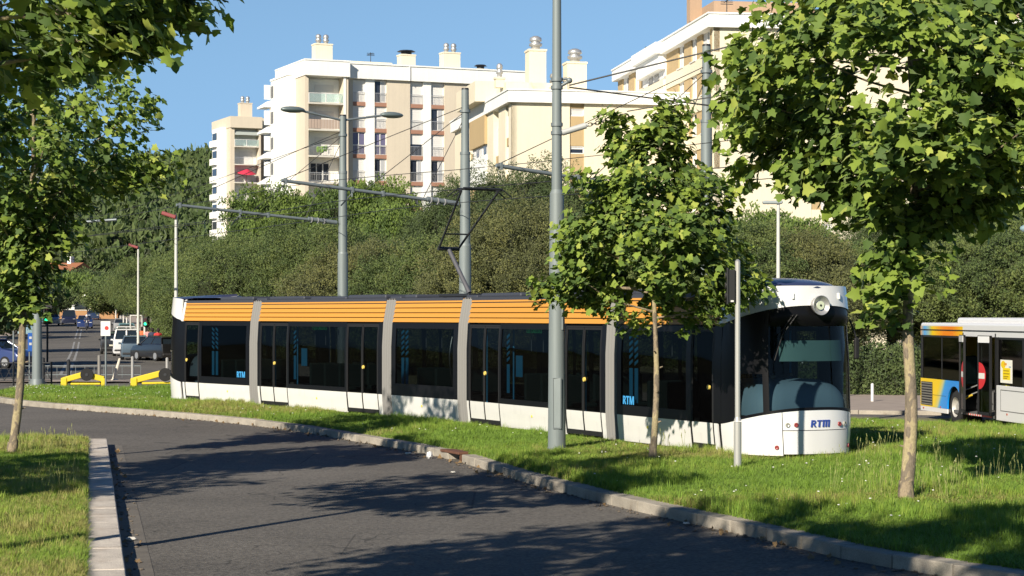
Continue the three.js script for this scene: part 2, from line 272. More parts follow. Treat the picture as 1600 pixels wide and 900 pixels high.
// ------------------------------------------------------------------ tram
const font = await new FontLoader().loadAsync('fonts/droid/droid_sans_bold.typeface.json');
{
  const white = new THREE.MeshPhysicalMaterial({ color: C(0.74, 0.74, 0.72), roughness: 0.35, clearcoat: 0.6, clearcoatRoughness: 0.12, map: rep(tex(256, (u, v) => { const n = 0.98 + 0.06 * (fbm(u * 3, v * 3, 5, 3) - 0.5) - (v > 0.38 ? smooth(0.74, 0.43, v) : 0) * (0.04 + 0.3 * Math.pow(fbm(u * 9, v * 2, 4, 9), 2)) - 0.12 * Math.pow(fbm(u * 34, v * 1, 2, 34), 4); return [n, n * 0.99, n * 0.97]; }), 2.4, 0.6) });
  const noseWhite = new THREE.MeshPhysicalMaterial({ color: C(0.72, 0.72, 0.71), roughness: 0.32, clearcoat: 0.7, clearcoatRoughness: 0.1 });
  const amber = mat(C(0.56, 0.262, 0.042), 0.55), gapDark = mat(C(0.05, 0.022, 0.006), 0.8);
  const glass = new THREE.MeshPhysicalMaterial({ color: C(0.2, 0.23, 0.235), roughness: 0.02, transmission: 1, thickness: 0, ior: 1.1 });
  const screen = new THREE.MeshPhysicalMaterial({ color: C(0.36, 0.44, 0.46), roughness: 0.02, transmission: 1, thickness: 0, ior: 1.25 });
  const blackPaint = new THREE.MeshPhysicalMaterial({ color: C(0.006, 0.006, 0.007), roughness: 0.35, specularIntensity: 0.35 }), frameDark = new THREE.MeshPhysicalMaterial({ color: C(0.02, 0.02, 0.021), roughness: 0.5, specularIntensity: 0.4 }), inside = mat(C(0.01, 0.011, 0.011), 0.8);
  const bellowsMat = mat(C(0.21, 0.207, 0.197), 0.75), roofMat = mat(C(0.045, 0.05, 0.065), 0.55), blue = mat(C(0.06, 0.42, 0.8), 0.5), teal = mat(C(0.02, 0.045, 0.042), 0.8);
  const buttonMat = mat(C(0.75, 0.55, 0.12), 0.4), logoBlue = mat(C(0.03, 0.065, 0.3), 0.4), logoCyan = mat(C(0.06, 0.35, 0.72), 0.4), steel = mat(C(0.4, 0.4, 0.4), 0.3, 0.8);
  const Y0 = 0.27, Y1 = 0.80, Y2 = 2.62, Y3 = 3.22;
  const inset = y => y < Y1 ? 0.045 * smooth(Y1, Y0, y) : y < 2 ? 0 : y < Y2 ? 0.035 * smooth(2, Y2, y) : lerp(0.035, 0.15, (y - Y2) / (Y3 - Y2));
  const sidePath = side => (s, y) => [s, side * (1.2 - inset(y))];
  const LS = 4.3, noseA = y => y < 0.8 ? 1.46 : y < 2.7 ? lerp(1.46, 1.34, (y - 0.8) / 1.9) : lerp(1.42, 1.36, (y - 2.7) / 0.7);
  const nosePath = (s, y) => { const f = Math.PI * s, c = Math.cos(f), q = Math.sin(f), e = 2 / 2.6; const iy = y > 2.7 ? inset(y) * 0.6 : inset(y); return [LS + noseA(y) * Math.pow(Math.abs(q), e), (1.2 - iy) * Math.sign(c) * Math.pow(Math.abs(c), e)]; };
  // slab that follows a path: front face, back face and rim
  function ribbon(path, s0, s1, ns, y0, y1, ny, off = 0, th = 0.03) {
    const f0 = typeof y0 === 'function' ? y0 : () => y0, f1 = typeof y1 === 'function' ? y1 : () => y1;
    const at = (s, y, o) => { const a = path(s - 1e-3, y), b = path(s + 1e-3, y), p = path(s, y); let tx = b[0] - a[0], tz = b[1] - a[1]; const l = Math.hypot(tx, tz) || 1; let nx = tz / l, nz = -tx / l; if (nx * (p[0] - 2) * 0 + nz * p[1] + nx * (p[0] > LS ? 1 : 0) < 0) { nx = -nx; nz = -nz; } return [p[0] + nx * o, y, p[1] + nz * o]; };
    const sheetAt = o => quadGrid(ns, ny, (u, v) => { const s = lerp(s0, s1, u), y = lerp(f0(s), f1(s), v); return [...at(s, y, o), s, y]; });
    if (!th) return sheetAt(off).toNonIndexed();
    const rim = (fa) => quadGrid(Math.max(ns, ny), 1, (u, v) => { const [s, y] = fa(u); return [...at(s, y, off - th * v), s, y]; });
    return merge([sheetAt(off), sheetAt(off - th), rim(u => [lerp(s0, s1, u), f0(lerp(s0, s1, u))]), rim(u => [lerp(s0, s1, u), f1(lerp(s0, s1, u))]), rim(u => [s0, lerp(f0(s0), f1(s0), u)]), rim(u => [s1, lerp(f0(s1), f1(s1), u)])]);
  }
  const tram = thing('tram', 'long articulated tram in white black and orange crossing the grass', 'tram', -1.18, 0, 48.5);
  const P0 = tram.position.clone();
  const slatGap = 0.021, nSlat = 5;
  function louvre(x0, x1, side, car) {
    const h = (Y3 - Y2) / nSlat;
    part('louvre_backing', ribbon(sidePath(side), x0 + 0.02, x1 - 0.02, 1, Y2 + 0.01, Y3 - 0.01, 3, -0.03, 0.02), gapDark, car);
    for (let i = 0; i < nSlat; i++) {
      const a = Y2 + i * h + slatGap, b = Y2 + (i + 1) * h;
      part('louvre_slat', ribbon((s, y) => { const p = sidePath(side)(s, y); return [p[0], p[1] - side * 0.03 * (y - a) / (b - a)]; }, x0, x1, 1, a, b, 2, 0.012, 0.03), amber, car);
    }
  }
  function skirt(x0, x1, side, car, m = white) { part('skirt_panel', ribbon(sidePath(side), x0 + 0.006, x1 - 0.006, 1, Y0, Y1, 4, 0, 0.03), m, car); }
  function pane(x0, x1, side, car) { part('window', ribbon(sidePath(side), x0, x1, 1, Y1 + 0.03, Y2 - 0.02, 6, -0.012, 0), glass, car); }
  function post(x0, x1, side, car, m = blackPaint) { return ribbon(sidePath(side), x0, x1, 1, Y1 + 0.004, Y2, 6, 0.003, 0.05); }
  function door(x0, x1, leaves, side, car) {
    const w = (x1 - x0) / leaves;
    for (let i = 0; i < leaves; i++) {
      const a = x0 + i * w, b = a + w, d = part('door', merge([ribbon(sidePath(side), a + 0.015, a + 0.05, 1, 0.36, Y2 - 0.06, 6, -0.004, 0.04), ribbon(sidePath(side), b - 0.05, b - 0.015, 1, 0.36, Y2 - 0.06, 6, -0.004, 0.04), ribbon(sidePath(side), a + 0.05, b - 0.05, 1, Y2 - 0.11, Y2 - 0.06, 1, -0.004, 0.04), ribbon(sidePath(side), a + 0.05, b - 0.05, 1, 0.36, 0.4, 1, -0.006, 0.03)]), frameDark, car);
    }
    for (let i = 0; i < leaves; i++) { const a = x0 + i * w, b = a + w; part('door_panel', ribbon(sidePath(side), a + 0.04, b - 0.025, 1, 0.4, Y1, 3, -0.002, 0.03), white, car); part('door_glass', ribbon(sidePath(side), a + 0.05, b - 0.05, 1, Y1 + 0.03, Y2 - 0.11, 5, -0.014, 0), glass, car); }
    parts('door_frame', [ribbon(sidePath(side), x0 - 0.02, x0 + 0.012, 1, 0.34, Y2 - 0.04, 6, 0.004, 0.05), ribbon(sidePath(side), x1 - 0.012, x1 + 0.02, 1, 0.34, Y2 - 0.04, 6, 0.004, 0.05), ribbon(sidePath(side), x0, x1, 1, Y2 - 0.06, Y2 - 0.025, 1, 0.004, 0.04)], frameDark, car);
    part('door_step', ribbon(sidePath(side), x0, x1, 1, 0.3, 0.385, 1, 0.012, 0.2), frameDark, car);
    const bxp = leaves > 1 ? x0 + w + 0.09 : x1 - 0.14;
    const b = new THREE.CylinderGeometry(0.045, 0.05, 0.03, 16); b.rotateX(Math.PI / 2); b.translate(bxp, 1.47, side * 1.215); part('door_button', b, buttonMat, car);
  }
  function stripes(x, side, n, car, solidTop = 1.75) {              // blue glass screens cut into slanted bars at the top
    const z = side * 1.1;
    for (let k = 0; k < n; k++) {
      const a = x + k * 0.22, g = [span(a, a + 0.13, 1.05 + 0.1 * (k ? 0 : 0), solidTop, z - 0.006, z + 0.006)];
      for (let i = 0; i < 5; i++) { const s = new THREE.Shape(), y = solidTop + 0.05 + i * 0.13; s.moveTo(a, y); s.lineTo(a + 0.13, y + 0.07); s.lineTo(a + 0.13, y + 0.13); s.lineTo(a, y + 0.07); const e = new THREE.ExtrudeGeometry(s, { depth: 0.012, bevelEnabled: false }); e.translate(0, 0, z - 0.006); g.push(boxUV(e)); }
      part('blue_screen', g, blue, car);
    }
  }
  function seats(xs, car, m = teal) { for (const x of xs) for (const z of [-0.7, 0.62]) part('seat', [rbx(0.42, 0.1, 0.8, 0.04, x, 0.86, z), rbx(0.1, 0.62, 0.8, 0.04, x - 0.2, 1.2, z)], m, car); }
  function poles(xs, car, m = blue) { for (const [x, z] of xs) part('grab_pole', cyl(0.022, 0.022, 2.1, x, 0.42, z, 8), m, car); }
  function straps(xs, car) { for (const x of xs) part('strap', [cyl(0.01, 0.01, 0.42, x, 2.0, 0.8, 6)], mat(C(0.25, 0.26, 0.26), 0.6), car); }
  function hull(x0, x1, car, glassCeil) {
    // floor, sole bar, ceiling and roof equipment; the side panels hang on them
    part('floor', [span(x0, x1, 0.3, 0.42, -1.12, 1.12), span(x0, x1, 0.42, Y1 - 0.02, 1.09, 1.12), span(x0, x1, 0.42, Y1 - 0.02, -1.12, -1.09)], inside, car);
    part('ceiling', span(x0, x1, Y2 - 0.02, Y2 + 0.06, -1.1, 1.1), inside, car);
    part('roof', ribbon((s, y) => [s, 1.06], x0, x1, 1, 3.1, 3.24, 1, 0, 2.12), roofMat, car);
  }
  function roofKit(boxes, car) { for (const [a, b, y, z, m] of boxes) part('roof_equipment', rbx(b - a, y - 3.22, z * 2, 0.05, (a + b) / 2, 3.22 + (y - 3.22) / 2, 0), m || roofMat, car); }
  const headings = {};
  function place(o, X, Z, dx, dZ) { o.position.set(X, 0, -Z).sub(P0); o.position.y = 0; o.rotation.y = Math.atan2(dZ, dx); }
  const J = { A: [-7.34, 58.15], B: [-7.34, 58.15], C: [-3.17, 51.8], D: [-1.18, 48.5], E: [2.03, 41.95] };
  function carriage(X, Z, dx, dZ) {                                  // X, Z is the near-side corner at the rear end; the frame is centred on the axis
    const l = Math.hypot(dx, dZ); dx /= l; dZ /= l; const c = new THREE.Group(); c.name = 'carriage'; tram.add(c);
    place(c, X - dZ * 1.2, Z + dx * 1.2, dx, dZ); return c;
  }
  function longCar(j, k, ledText) {
    const [X, Z] = J[j], [X2, Z2] = J[k], L = Math.hypot(X2 - X, Z2 - Z), f = L / 7.4, q = x => x * f, c = carriage(X, Z, X2 - X, Z2 - Z);
    const a = 0.25, b = L - 0.25, d = [0.4, 2.03, 5.35, 6.95].map(q);
    hull(a, b, c); louvre(a, b, 1, c); louvre(a, b, -1, c);
    for (const s of [1, -1]) {
      skirt(a, d[0] - 0.02, s, c); skirt(d[1] + 0.02, d[2] - 0.02, s, c); skirt(d[3] + 0.02, b, s, c); door(d[0], d[1], 2, s, c); door(d[2], d[3], 2, s, c); pane(d[1] + 0.06, d[2] - 0.06, s, c);
      parts('window_frame', [post(a, d[0] - 0.02, s), post(d[1] + 0.02, d[1] + 0.1, s), post(d[2] - 0.1, d[2] - 0.02, s), post(d[3] + 0.02, b, s), ribbon(sidePath(s), d[1] + 0.1, d[2] - 0.1, 1, Y2 - 0.12, Y2, 1, 0.003, 0.04), ribbon(sidePath(s), d[1] + 0.1, d[2] - 0.1, 1, Y1, Y1 + 0.12, 1, 0.003, 0.04)], blackPaint, c);
      const dot = new THREE.CylinderGeometry(0.03, 0.03, 0.012, 12); dot.rotateX(Math.PI / 2); dot.translate(L / 2, 0.58, s * 1.188); part('skirt_mark', dot, mat(C(0.7, 0.62, 0.08), 0.5), c);
    }
    stripes(d[1] + 0.22, 1, 1, c, 1.7); part('blue_screen', span(d[1] + 0.4, d[1] + 0.72, 1.42, 1.9, 0.95, 0.965), blue, c);
    seats([3.2, 4.0, 4.8].map(q), c); poles([[q(0.75), 0.9], [q(0.95), 0.3], [q(5.7), 0.9], [q(5.82), 0.4]], c); straps([2.9, 3.5, 4.2].map(q), c);
    const t = new TextGeometry(ledText, { font, size: 0.085, depth: 0.004, curveSegments: 2 }); t.computeBoundingBox(); t.translate(L / 2 - 0.45, 2.42, 1.09);
    part('led_text', t, mat(C(0.02, 0.12, 0.04), 0.6, 0, { emissive: C(0.02, 0.3, 0.08), emissiveIntensity: 0.35 }), c);
    roofKit([[0.5, 2.6, 3.33, 0.95], [2.9, 4.9, 3.3, 0.9], [5.1, L - 0.5, 3.34, 0.95]], c);
    return c;
  }
  longCar('B', 'C', '1 LES CAILLOLS'); const carD = longCar('D', 'E', 'LES CAILLOLS');
  // short middle car
  {
    const [X, Z] = J.C, [X2, Z2] = J.D, L = Math.hypot(X2 - X, Z2 - Z), c = carriage(X, Z, X2 - X, Z2 - Z), a = 0.25, b = L - 0.22;
    hull(a, b, c); louvre(a, b, 1, c); louvre(a, b, -1, c);
    for (const s of [1, -1]) {
      skirt(a, a + 0.16, s, c); skirt(a + 0.16, b - 0.16, s, c); skirt(b - 0.16, b, s, c); pane(a + 0.2, b - 0.2, s, c);
      parts('window_frame', [post(a, a + 0.22, s), post(b - 0.22, b, s), ribbon(sidePath(s), a + 0.22, b - 0.22, 1, Y2 - 0.14, Y2, 1, 0.003, 0.04), ribbon(sidePath(s), a + 0.22, b - 0.22, 1, Y1, Y1 + 0.3, 1, 0.003, 0.04)], blackPaint, c);
      const dot = new THREE.CylinderGeometry(0.03, 0.03, 0.012, 12); dot.rotateX(Math.PI / 2); dot.translate(L / 2 - 0.1, 0.58, s * 1.188); part('skirt_mark', dot, mat(C(0.7, 0.62, 0.08), 0.5), c);
    }
    stripes(0.62, 1, 2, c); seats([1.5, 2.4], c); straps([1.35, 2.15], c);
    part('grab_pole', taper([new THREE.Vector3(2.75, 2.5, 0.8), new THREE.Vector3(2.8, 1.8, 0.95), new THREE.Vector3(2.7, 1.1, 0.8)], 0.02, 0.02, 6), steel, c);
    roofKit([[0.4, 1.0, 3.33, 0.9]], c);
    // pantograph on its roof
    const pg = part('pantograph', [rbx(1.5, 0.08, 0.9, 0.02, 2.1, 3.3, 0), cyl(0.07, 0.05, 0.12, 1.5, 3.2, 0.35), cyl(0.07, 0.05, 0.12, 1.5, 3.2, -0.35), cyl(0.07, 0.05, 0.12, 2.7, 3.2, 0.35), cyl(0.07, 0.05, 0.12, 2.7, 3.2, -0.35)], M.darkMetal, c);
    const v = (x, y, z) => new THREE.Vector3(x, y, z), foot = 2.15, elbow = 1.06, head = 2.62, hy = 5.9;
    part('lower_arm', [bar(v(foot, 3.36, 0.02), v(elbow, 4.48, 0), 0.055), bar(v(foot - 0.35, 3.36, -0.12), v(elbow + 0.03, 4.4, -0.06), 0.014)], mat(C(0.12, 0.12, 0.13), 0.5, 0.3), pg);
    part('upper_arm', [bar(v(elbow, 4.48, 0.3), v(elbow, 4.48, -0.3), 0.05), bar(v(elbow, 4.48, 0.28), v(head, hy - 0.06, 0.52), 0.028), bar(v(elbow, 4.48, -0.28), v(head, hy - 0.06, -0.52), 0.028), bar(v(lerp(elbow, head, 0.25), lerp(4.48, hy, 0.25), 0.34), v(lerp(elbow, head, 0.25), lerp(4.48, hy, 0.25), -0.34), 0.02)], M.darkMetal, pg);
    part('collector_head', [bar(v(head - 0.16, hy, 0.55), v(head - 0.16, hy, -0.55), 0.028), bar(v(head + 0.16, hy, 0.55), v(head + 0.16, hy, -0.55), 0.028), ...[0.55, -0.55].flatMap(z => [bar(v(head - 0.2, hy - 0.03, z), v(head + 0.2, hy - 0.03, z), 0.02), bar(v(head - 0.16, hy, z), v(head - 0.16, hy - 0.2, z * 1.5), 0.016), bar(v(head + 0.16, hy, z), v(head + 0.16, hy - 0.2, z * 1.5), 0.016)])], M.darkMetal, pg);
  }
  // ribbed bellows between the cars
  function bellows(X, Z, dx, dZ) {
    const l = Math.hypot(dx, dZ); dx /= l; dZ /= l;
    const g = new THREE.Group(); g.name = 'gangway'; tram.add(g); place(g, X - dZ * 1.2, Z + dx * 1.2, dx, dZ);
    const n = 4, w = 0.5;
    for (let i = 0; i < n; i++) {
      const x0 = -w / 2 + i * w / n, x1 = x0 + w / n * 0.66;
      const arch = [];
      for (const s of [1, -1]) arch.push(ribbon((q, y) => [q, s * (1.17 - inset(y) + 0.05 * Math.sin(clamp((q - x0) / (x1 - x0)) * Math.PI))], x0, x1, 4, Y0 - 0.02, Y3 - 0.02, 10, 0, 0));
      arch.push(quadGrid(4, 2, (u, v) => [lerp(x0, x1, u), 3.2 + 0.03 * Math.sin(u * Math.PI), lerp(-1.03, 1.03, v)]).toNonIndexed());
      part('bellows_fold', arch, bellowsMat, g);
    }
    part('gangway_cap', rbx(0.56, 0.1, 1.9, 0.03, 0, 3.24, 0), roofMat, g);
    parts('gangway_backing', [1, -1].map(s => ribbon((q, y) => [q, s * (1.14 - inset(y))], -w / 2, w / 2, 1, Y0, Y3 - 0.04, 8, 0, 0.02)), M.black, g);
    part('gangway_wall', [span(-0.24, 0.24, 0.3, 0.42, -1.1, 1.1)], inside, g);
  }
  const dirOf = (a, b) => [J[b][0] - J[a][0], J[b][1] - J[a][1]], unit = ([a, b]) => { const l = Math.hypot(a, b); return [a / l, b / l]; }, mean = (a, b) => [a[0] + b[0], a[1] + b[1]];
  const dA = [0.61, -0.79], dB = unit(dirOf('B', 'C')), dC = unit(dirOf('C', 'D')), dD = unit(dirOf('D', 'E')), dE = unit([0.43, -0.9]);
  bellows(...J.B, ...mean(dA, dB)); bellows(...J.C, ...mean(dB, dC)); bellows(...J.D, ...mean(dC, dD)); bellows(...J.E, ...mean(dD, dE));
  // cab cars: built looking along +x from the joint, the rear one turned round
  function cab(X, Z, dx, dZ, rear) {
    const c = new THREE.Group(); c.name = 'carriage'; tram.add(c);
    if (!rear) place(c, X - dZ * 1.2, Z + dx * 1.2, dx, dZ); else place(c, X - dZ * 1.2, Z + dx * 1.2, -dx, -dZ);
    const near = rear ? -1 : 1, a = 0.25, d0 = 3.2, d1 = 4.02, topL = 4.17;
    hull(a, LS, c);
    part('cab_floor', [new THREE.ExtrudeGeometry((() => { const s = new THREE.Shape(); for (let i = 0; i <= 30; i++) { const p = nosePath(i / 30, 0.5); (i ? s.lineTo : s.moveTo).call(s, LS + (p[0] - LS) * 0.96, p[1] * 0.93); } return s; })(), { depth: 0.14, bevelEnabled: false }).rotateX(Math.PI / 2).translate(0, 0.44, 0)], inside, c);
    part('cab_ceiling', [new THREE.ExtrudeGeometry((() => { const s = new THREE.Shape(); for (let i = 0; i <= 30; i++) { const p = nosePath(i / 30, 2.9); (i ? s.lineTo : s.moveTo).call(s, LS + (p[0] - LS) * 0.96, p[1] * 0.93); } return s; })(), { depth: 0.06, bevelEnabled: false }).rotateX(Math.PI / 2).translate(0, 2.98, 0)], inside, c);
    for (const s of [1, -1]) {
      louvre(a, topL, s, c); skirt(a, d0 - 0.02, s, c); skirt(d1 + 0.02, d1 + 0.16, s, c, noseWhite); door(d0, d1, 1, s, c);
      pane(a + 0.12, d0 - 0.12, s, c);
      parts('window_frame', [post(a, a + 0.18, s), post(d0 - 0.18, d0 - 0.02, s), post(d1 + 0.02, LS, s), ribbon(sidePath(s), a + 0.18, d0 - 0.18, 1, Y2 - 0.12, Y2, 1, 0.003, 0.04), ribbon(sidePath(s), a + 0.18, d0 - 0.18, 1, Y1, Y1 + 0.2, 1, 0.003, 0.04)], blackPaint, c);
      const dot = new THREE.CylinderGeometry(0.03, 0.03, 0.012, 12); dot.rotateX(Math.PI / 2); dot.translate(1.5, 0.6, s * 1.188); part('skirt_mark', dot, mat(C(0.7, 0.62, 0.08), 0.5), c);
      part('cap_panel', ribbon(sidePath(s), topL + 0.01, LS, 1, x => lerp(Y2, Y2 + 0.012, clamp((x - topL) / 0.2)), Y3 + 0.06, 4, 0.006, 0.03), noseWhite, c);
      if (s === near) { const t = new TextGeometry('RTM', { font, size: 0.17, depth: 0.006, curveSegments: 3 }); t.computeBoundingBox(); t.translate(-0.22, 1.02, 0); if (s < 0) t.rotateY(Math.PI); t.translate(rear ? 0.72 : 0.72, 0, s * 1.204); part('logo', t, logoCyan, c); }
    }
    stripes(near > 0 ? 0.6 : 2.2, near, 2, c); seats([1.4, 2.2], c); straps([1.2, 1.8], c); poles([[3.6, 0.85], [3.5, -0.85]], c);
    // nose: skirts, front panel, bumper
    const skTop = s => lerp(0.8, 1.09, Math.pow(Math.sin(Math.PI * s), 0.9));
    part('corner_panel', ribbon(nosePath, 0.0, 0.333, 24, Y0, skTop, 4, 0, 0.03), noseWhite, c); part('corner_panel', ribbon(nosePath, 0.667, 1, 24, Y0, skTop, 4, 0, 0.03), noseWhite, c);
    part('front_panel', ribbon(nosePath, 0.337, 0.663, 30, 0.735, skTop, 3, 0, 0.03), noseWhite, c);
    part('bumper', ribbon(nosePath, 0.337, 0.663, 30, y => 0.3, 0.722, 4, 0.012, 0.05), noseWhite, c);
    part('nose_backing', ribbon(nosePath, 0.02, 0.98, 60, Y0 + 0.04, s => skTop(s) - 0.02, 2, -0.04, 0.02), M.black, c);
    // dark surround and glass
    const wb = s => skTop(s) + 0.005, vis = s => lerp(2.65, 3.0, Math.pow(Math.sin(Math.PI * s), 0.8));
    part('sill_seal', ribbon(nosePath, 0.0, 1, 60, wb, s => wb(s) + 0.05, 1, 0.004, 0.04), blackPaint, c);
    parts('pillar', [ribbon(nosePath, 0, 0.085, 8, wb, vis, 8, 0.002, 0.05), ribbon(nosePath, 0.235, 0.268, 4, wb, vis, 8, 0.004, 0.06), ribbon(nosePath, 0.732, 0.765, 4, wb, vis, 8, 0.004, 0.06), ribbon(nosePath, 0.915, 1, 8, wb, vis, 8, 0.002, 0.05)], blackPaint, c);
    part('quarter_window', ribbon(nosePath, 0.085, 0.235, 12, s => wb(s) + 0.05, 1.75, 5, -0.01, 0), screen, c); part('quarter_window', ribbon(nosePath, 0.765, 0.915, 12, s => wb(s) + 0.05, 1.75, 5, -0.01, 0), screen, c);
    parts('quarter_mask', [ribbon(nosePath, 0.085, 0.235, 12, 1.75, vis, 5, -0.004, 0.03), ribbon(nosePath, 0.765, 0.915, 12, 1.75, vis, 5, -0.004, 0.03)], blackPaint, c);
    part('windscreen', ribbon(nosePath, 0.268, 0.732, 40, s => wb(s) + 0.05, 2.62, 10, -0.01, 0), screen, c);
    part('windscreen_mask', ribbon(nosePath, 0.268, 0.732, 40, 2.62, vis, 3, -0.004, 0.03), blackPaint, c);
    // white visor with the big round lamp
    part('visor', ribbon(nosePath, 0, 1, 70, vis, s => lerp(Y3 + 0.06, 3.36, Math.pow(Math.sin(Math.PI * s), 0.5)), 6, 0.02, 0.04), noseWhite, c);
    const rimTop = s => lerp(Y3 + 0.06, 3.36, Math.pow(Math.sin(Math.PI * s), 0.5));
    part('nose_roof', quadGrid(50, 8, (u, v) => { const y = rimTop(u), p = nosePath(u, y), k = 1 - v * v; return [lerp(3.0, p[0], k) - 0.02 * k, y + (1 - k) * 0.08, p[1] * lerp(1, k, v)]; }), mat(C(0.03, 0.035, 0.07), 0.3), c);
    const hump = new THREE.SphereGeometry(1, 32, 12, 0, 2 * Math.PI, 0, Math.PI / 2); hump.scale(1.5, rear ? 0.05 : 0.2, 0.98); hump.translate(4.2, 3.32, 0);
    part('roof_fairing', hump, mat(C(0.035, 0.045, 0.1), 0.28), c);
    const lampX = nosePath(0.5, 3)[0], pts = [[0, 0.02], [0.045, 0.02], [0.05, 0.035], [0.078, 0.035], [0.082, 0.01], [0.12, 0.035], [0.17, 0.085], [0.182, 0.085], [0.178, 0.05], [0.15, -0.06], [0.0, -0.06]].map(p => new THREE.Vector2(...p));
    const lamp = part('headlamp', new THREE.LatheGeometry(pts, 32).rotateZ(-Math.PI / 2).translate(lampX + 0.05, 3.0, 0), mat(C(0.5, 0.5, 0.5), 0.35, 0.6), c);
    part('lens', new THREE.CylinderGeometry(0.075, 0.08, 0.03, 24).rotateZ(Math.PI / 2).translate(lampX + 0.092, 3.0, 0), mat(C(0.6, 0.66, 0.48), 0.2), c);
    part('lens_centre', new THREE.CylinderGeometry(0.02, 0.02, 0.03, 12).rotateZ(Math.PI / 2).translate(lampX + 0.1, 3.0, 0), M.black, c);
    for (const s of [0.385, 0.615]) { const p = nosePath(s, 3.17); part('marker_lamp', rbx(0.04, 0.12, 0.045, 0.015, 0, 0, 0).rotateZ(0.1).rotateY(s < 0.5 ? -0.25 : 0.25).translate(p[0] + 0.04, 3.17, p[1]), mat(C(0.8, 0.8, 0.75), 0.3), c); }
    // lamps in the front panel, lettering
    const lampAt = (s, y, r, m) => { const p = nosePath(s, y), q0 = nosePath(s - 0.01, y), q1 = nosePath(s + 0.01, y), ang = Math.atan2(-(q1[0] - q0[0]), (q1[1] - q0[1])); const g = new THREE.LatheGeometry([[0, 0.012], [r * 0.6, 0.02], [r * 0.85, 0.026], [r, 0.018], [r * 1.05, -0.01], [0, -0.01]].map(v => new THREE.Vector2(...v)), 20).rotateZ(-Math.PI / 2); g.rotateY(Math.atan2(q1[0] - q0[0], -(q1[1] - q0[1])) * -1); g.translate(p[0], y, p[1]); part('front_lamp', g, m, c); };
    const lampRed = mat(C(0.28, 0.05, 0.05), 0.25), lampClear = mat(C(0.55, 0.53, 0.46), 0.15, 0.5);
    for (const [s, m] of [[0.362, lampClear], [0.405, lampRed], [0.595, lampRed], [0.638, lampClear]]) lampAt(s, 0.83, 0.042, m);
    lampAt(0.3, 0.42, 0.04, lampRed); lampAt(0.7, 0.42, 0.04, lampRed);
    const rt = new TextGeometry('RT', { font, size: 0.125, depth: 0.012, curveSegments: 3 }); rt.computeBoundingBox(); const mx = rt.boundingBox.max.x + 0.015;
    const logo = merge([rt, ...[0, 0.048, 0.096].map(q => span(mx + q, mx + q + 0.026, 0, 0.1, 0, 0.012)), span(mx - 0.004, mx + 0.122, 0.101, 0.125, 0, 0.012)]), lw = mx + 0.122;
    { const p = logo.attributes.position; for (let i = 0; i < p.count; i++) { const z = (p.getX(i) - lw / 2) * 1.25, y = p.getY(i), sh = z + y * 0.16; let lo = 0.3, hi = 0.7; for (let k = 0; k < 24; k++) { const m = (lo + hi) / 2; if (-nosePath(m, 0.8)[1] < sh) lo = m; else hi = m; } const q = nosePath(lo, 0.8 + y); p.setXYZ(i, q[0] + 0.004 + p.getZ(i), 0.79 + y, -sh); } logo.computeVertexNormals(); }
    part('logo', logo, logoBlue, c);
    // cab interior behind the windscreen
    const dash = new THREE.SphereGeometry(1, 32, 16, 0, 2 * Math.PI, 0, Math.PI / 2); { const p = dash.attributes.position; for (let i = 0; i < p.count; i++) { const f = q => Math.sign(q) * Math.pow(Math.abs(q), 0.45); p.setXYZ(i, f(p.getX(i)), Math.pow(Math.max(0, p.getY(i)), 0.85), f(p.getZ(i))); } dash.computeVertexNormals(); } dash.scale(1.02, 0.66, 1.04); dash.translate(LS + 0.12, 0.98, 0);
    part('dashboard', dash, mat(C(0.27, 0.36, 0.44), 0.55), c); part('dashboard_base', [span(LS - 0.5, LS + 1.1, 0.46, 0.97, -0.8, 0.8)], mat(C(0.16, 0.24, 0.3), 0.7), c);
    part('console_knob', [new THREE.SphereGeometry(0.05, 12, 8).translate(LS + 0.45, 1.68, 0.35), new THREE.SphereGeometry(0.04, 12, 8).translate(LS + 0.2, 1.7, -0.2)], mat(C(0.3, 0.22, 0.16), 0.6), c);
    part('sun_blind', ribbon((s, y) => { const p = nosePath(s, y); return [p[0] - 0.1, p[1] * 0.95]; }, 0.335, 0.69, 20, 1.98, 2.36, 2, 0, 0.006), mat(C(0.18, 0.3, 0.28), 0.8), c);
    part('cab_bulkhead', [span(LS - 1.0, LS - 0.96, 0.42, 2.62, -1.08, 1.08)], M.black, c);
    part('driver_seat', [rbx(0.5, 0.12, 0.5, 0.05, LS - 0.4, 0.95, 0), rbx(0.12, 0.75, 0.5, 0.05, LS - 0.66, 1.35, 0)], inside, c);
    // wipers and mirror
    const wp = (s, y, o = 0.03) => { const p = nosePath(s, y), k = 1 + o / 3; return new THREE.Vector3(p[0] + o, y, p[1] * k); };
    part('wiper', [bar(wp(0.41, 2.83), wp(0.33, 2.42, 0.05), 0.014), bar(wp(0.39, 2.83), wp(0.315, 2.44, 0.05), 0.01), bar(wp(0.355, 2.62, 0.05), wp(0.3, 2.0, 0.04), 0.012)], frameDark, c);
    if (!rear) { const mi = part('mirror', rbx(0.07, 0.4, 0.1, 0.03, LS + 0.95, 2.2, -1.17), frameDark, c); part('mirror_arm', bar(new THREE.Vector3(LS + 0.9, 2.75, -1.05), new THREE.Vector3(LS + 0.95, 2.38, -1.17), 0.015), frameDark, mi); }
    const hand = nosePath(0.1, 1.2); part('cab_grip', rbx(0.05, 0.22, 0.05, 0.02, hand[0] - 0.06, 1.42, hand[1] + 0.03), mat(C(0.4, 0.4, 0.4), 0.4), c);
    roofKit([[0.5, 2.4, 3.34, 0.92]], c);
    part('under_frame', rbx(LS, 0.12, 1.9, 0.03, LS / 2 + 0.3, 0.22, 0), M.black, c);
    return c;
  }
  cab(...J.E, ...dE, false); cab(...J.A, ...unit(dA), true);
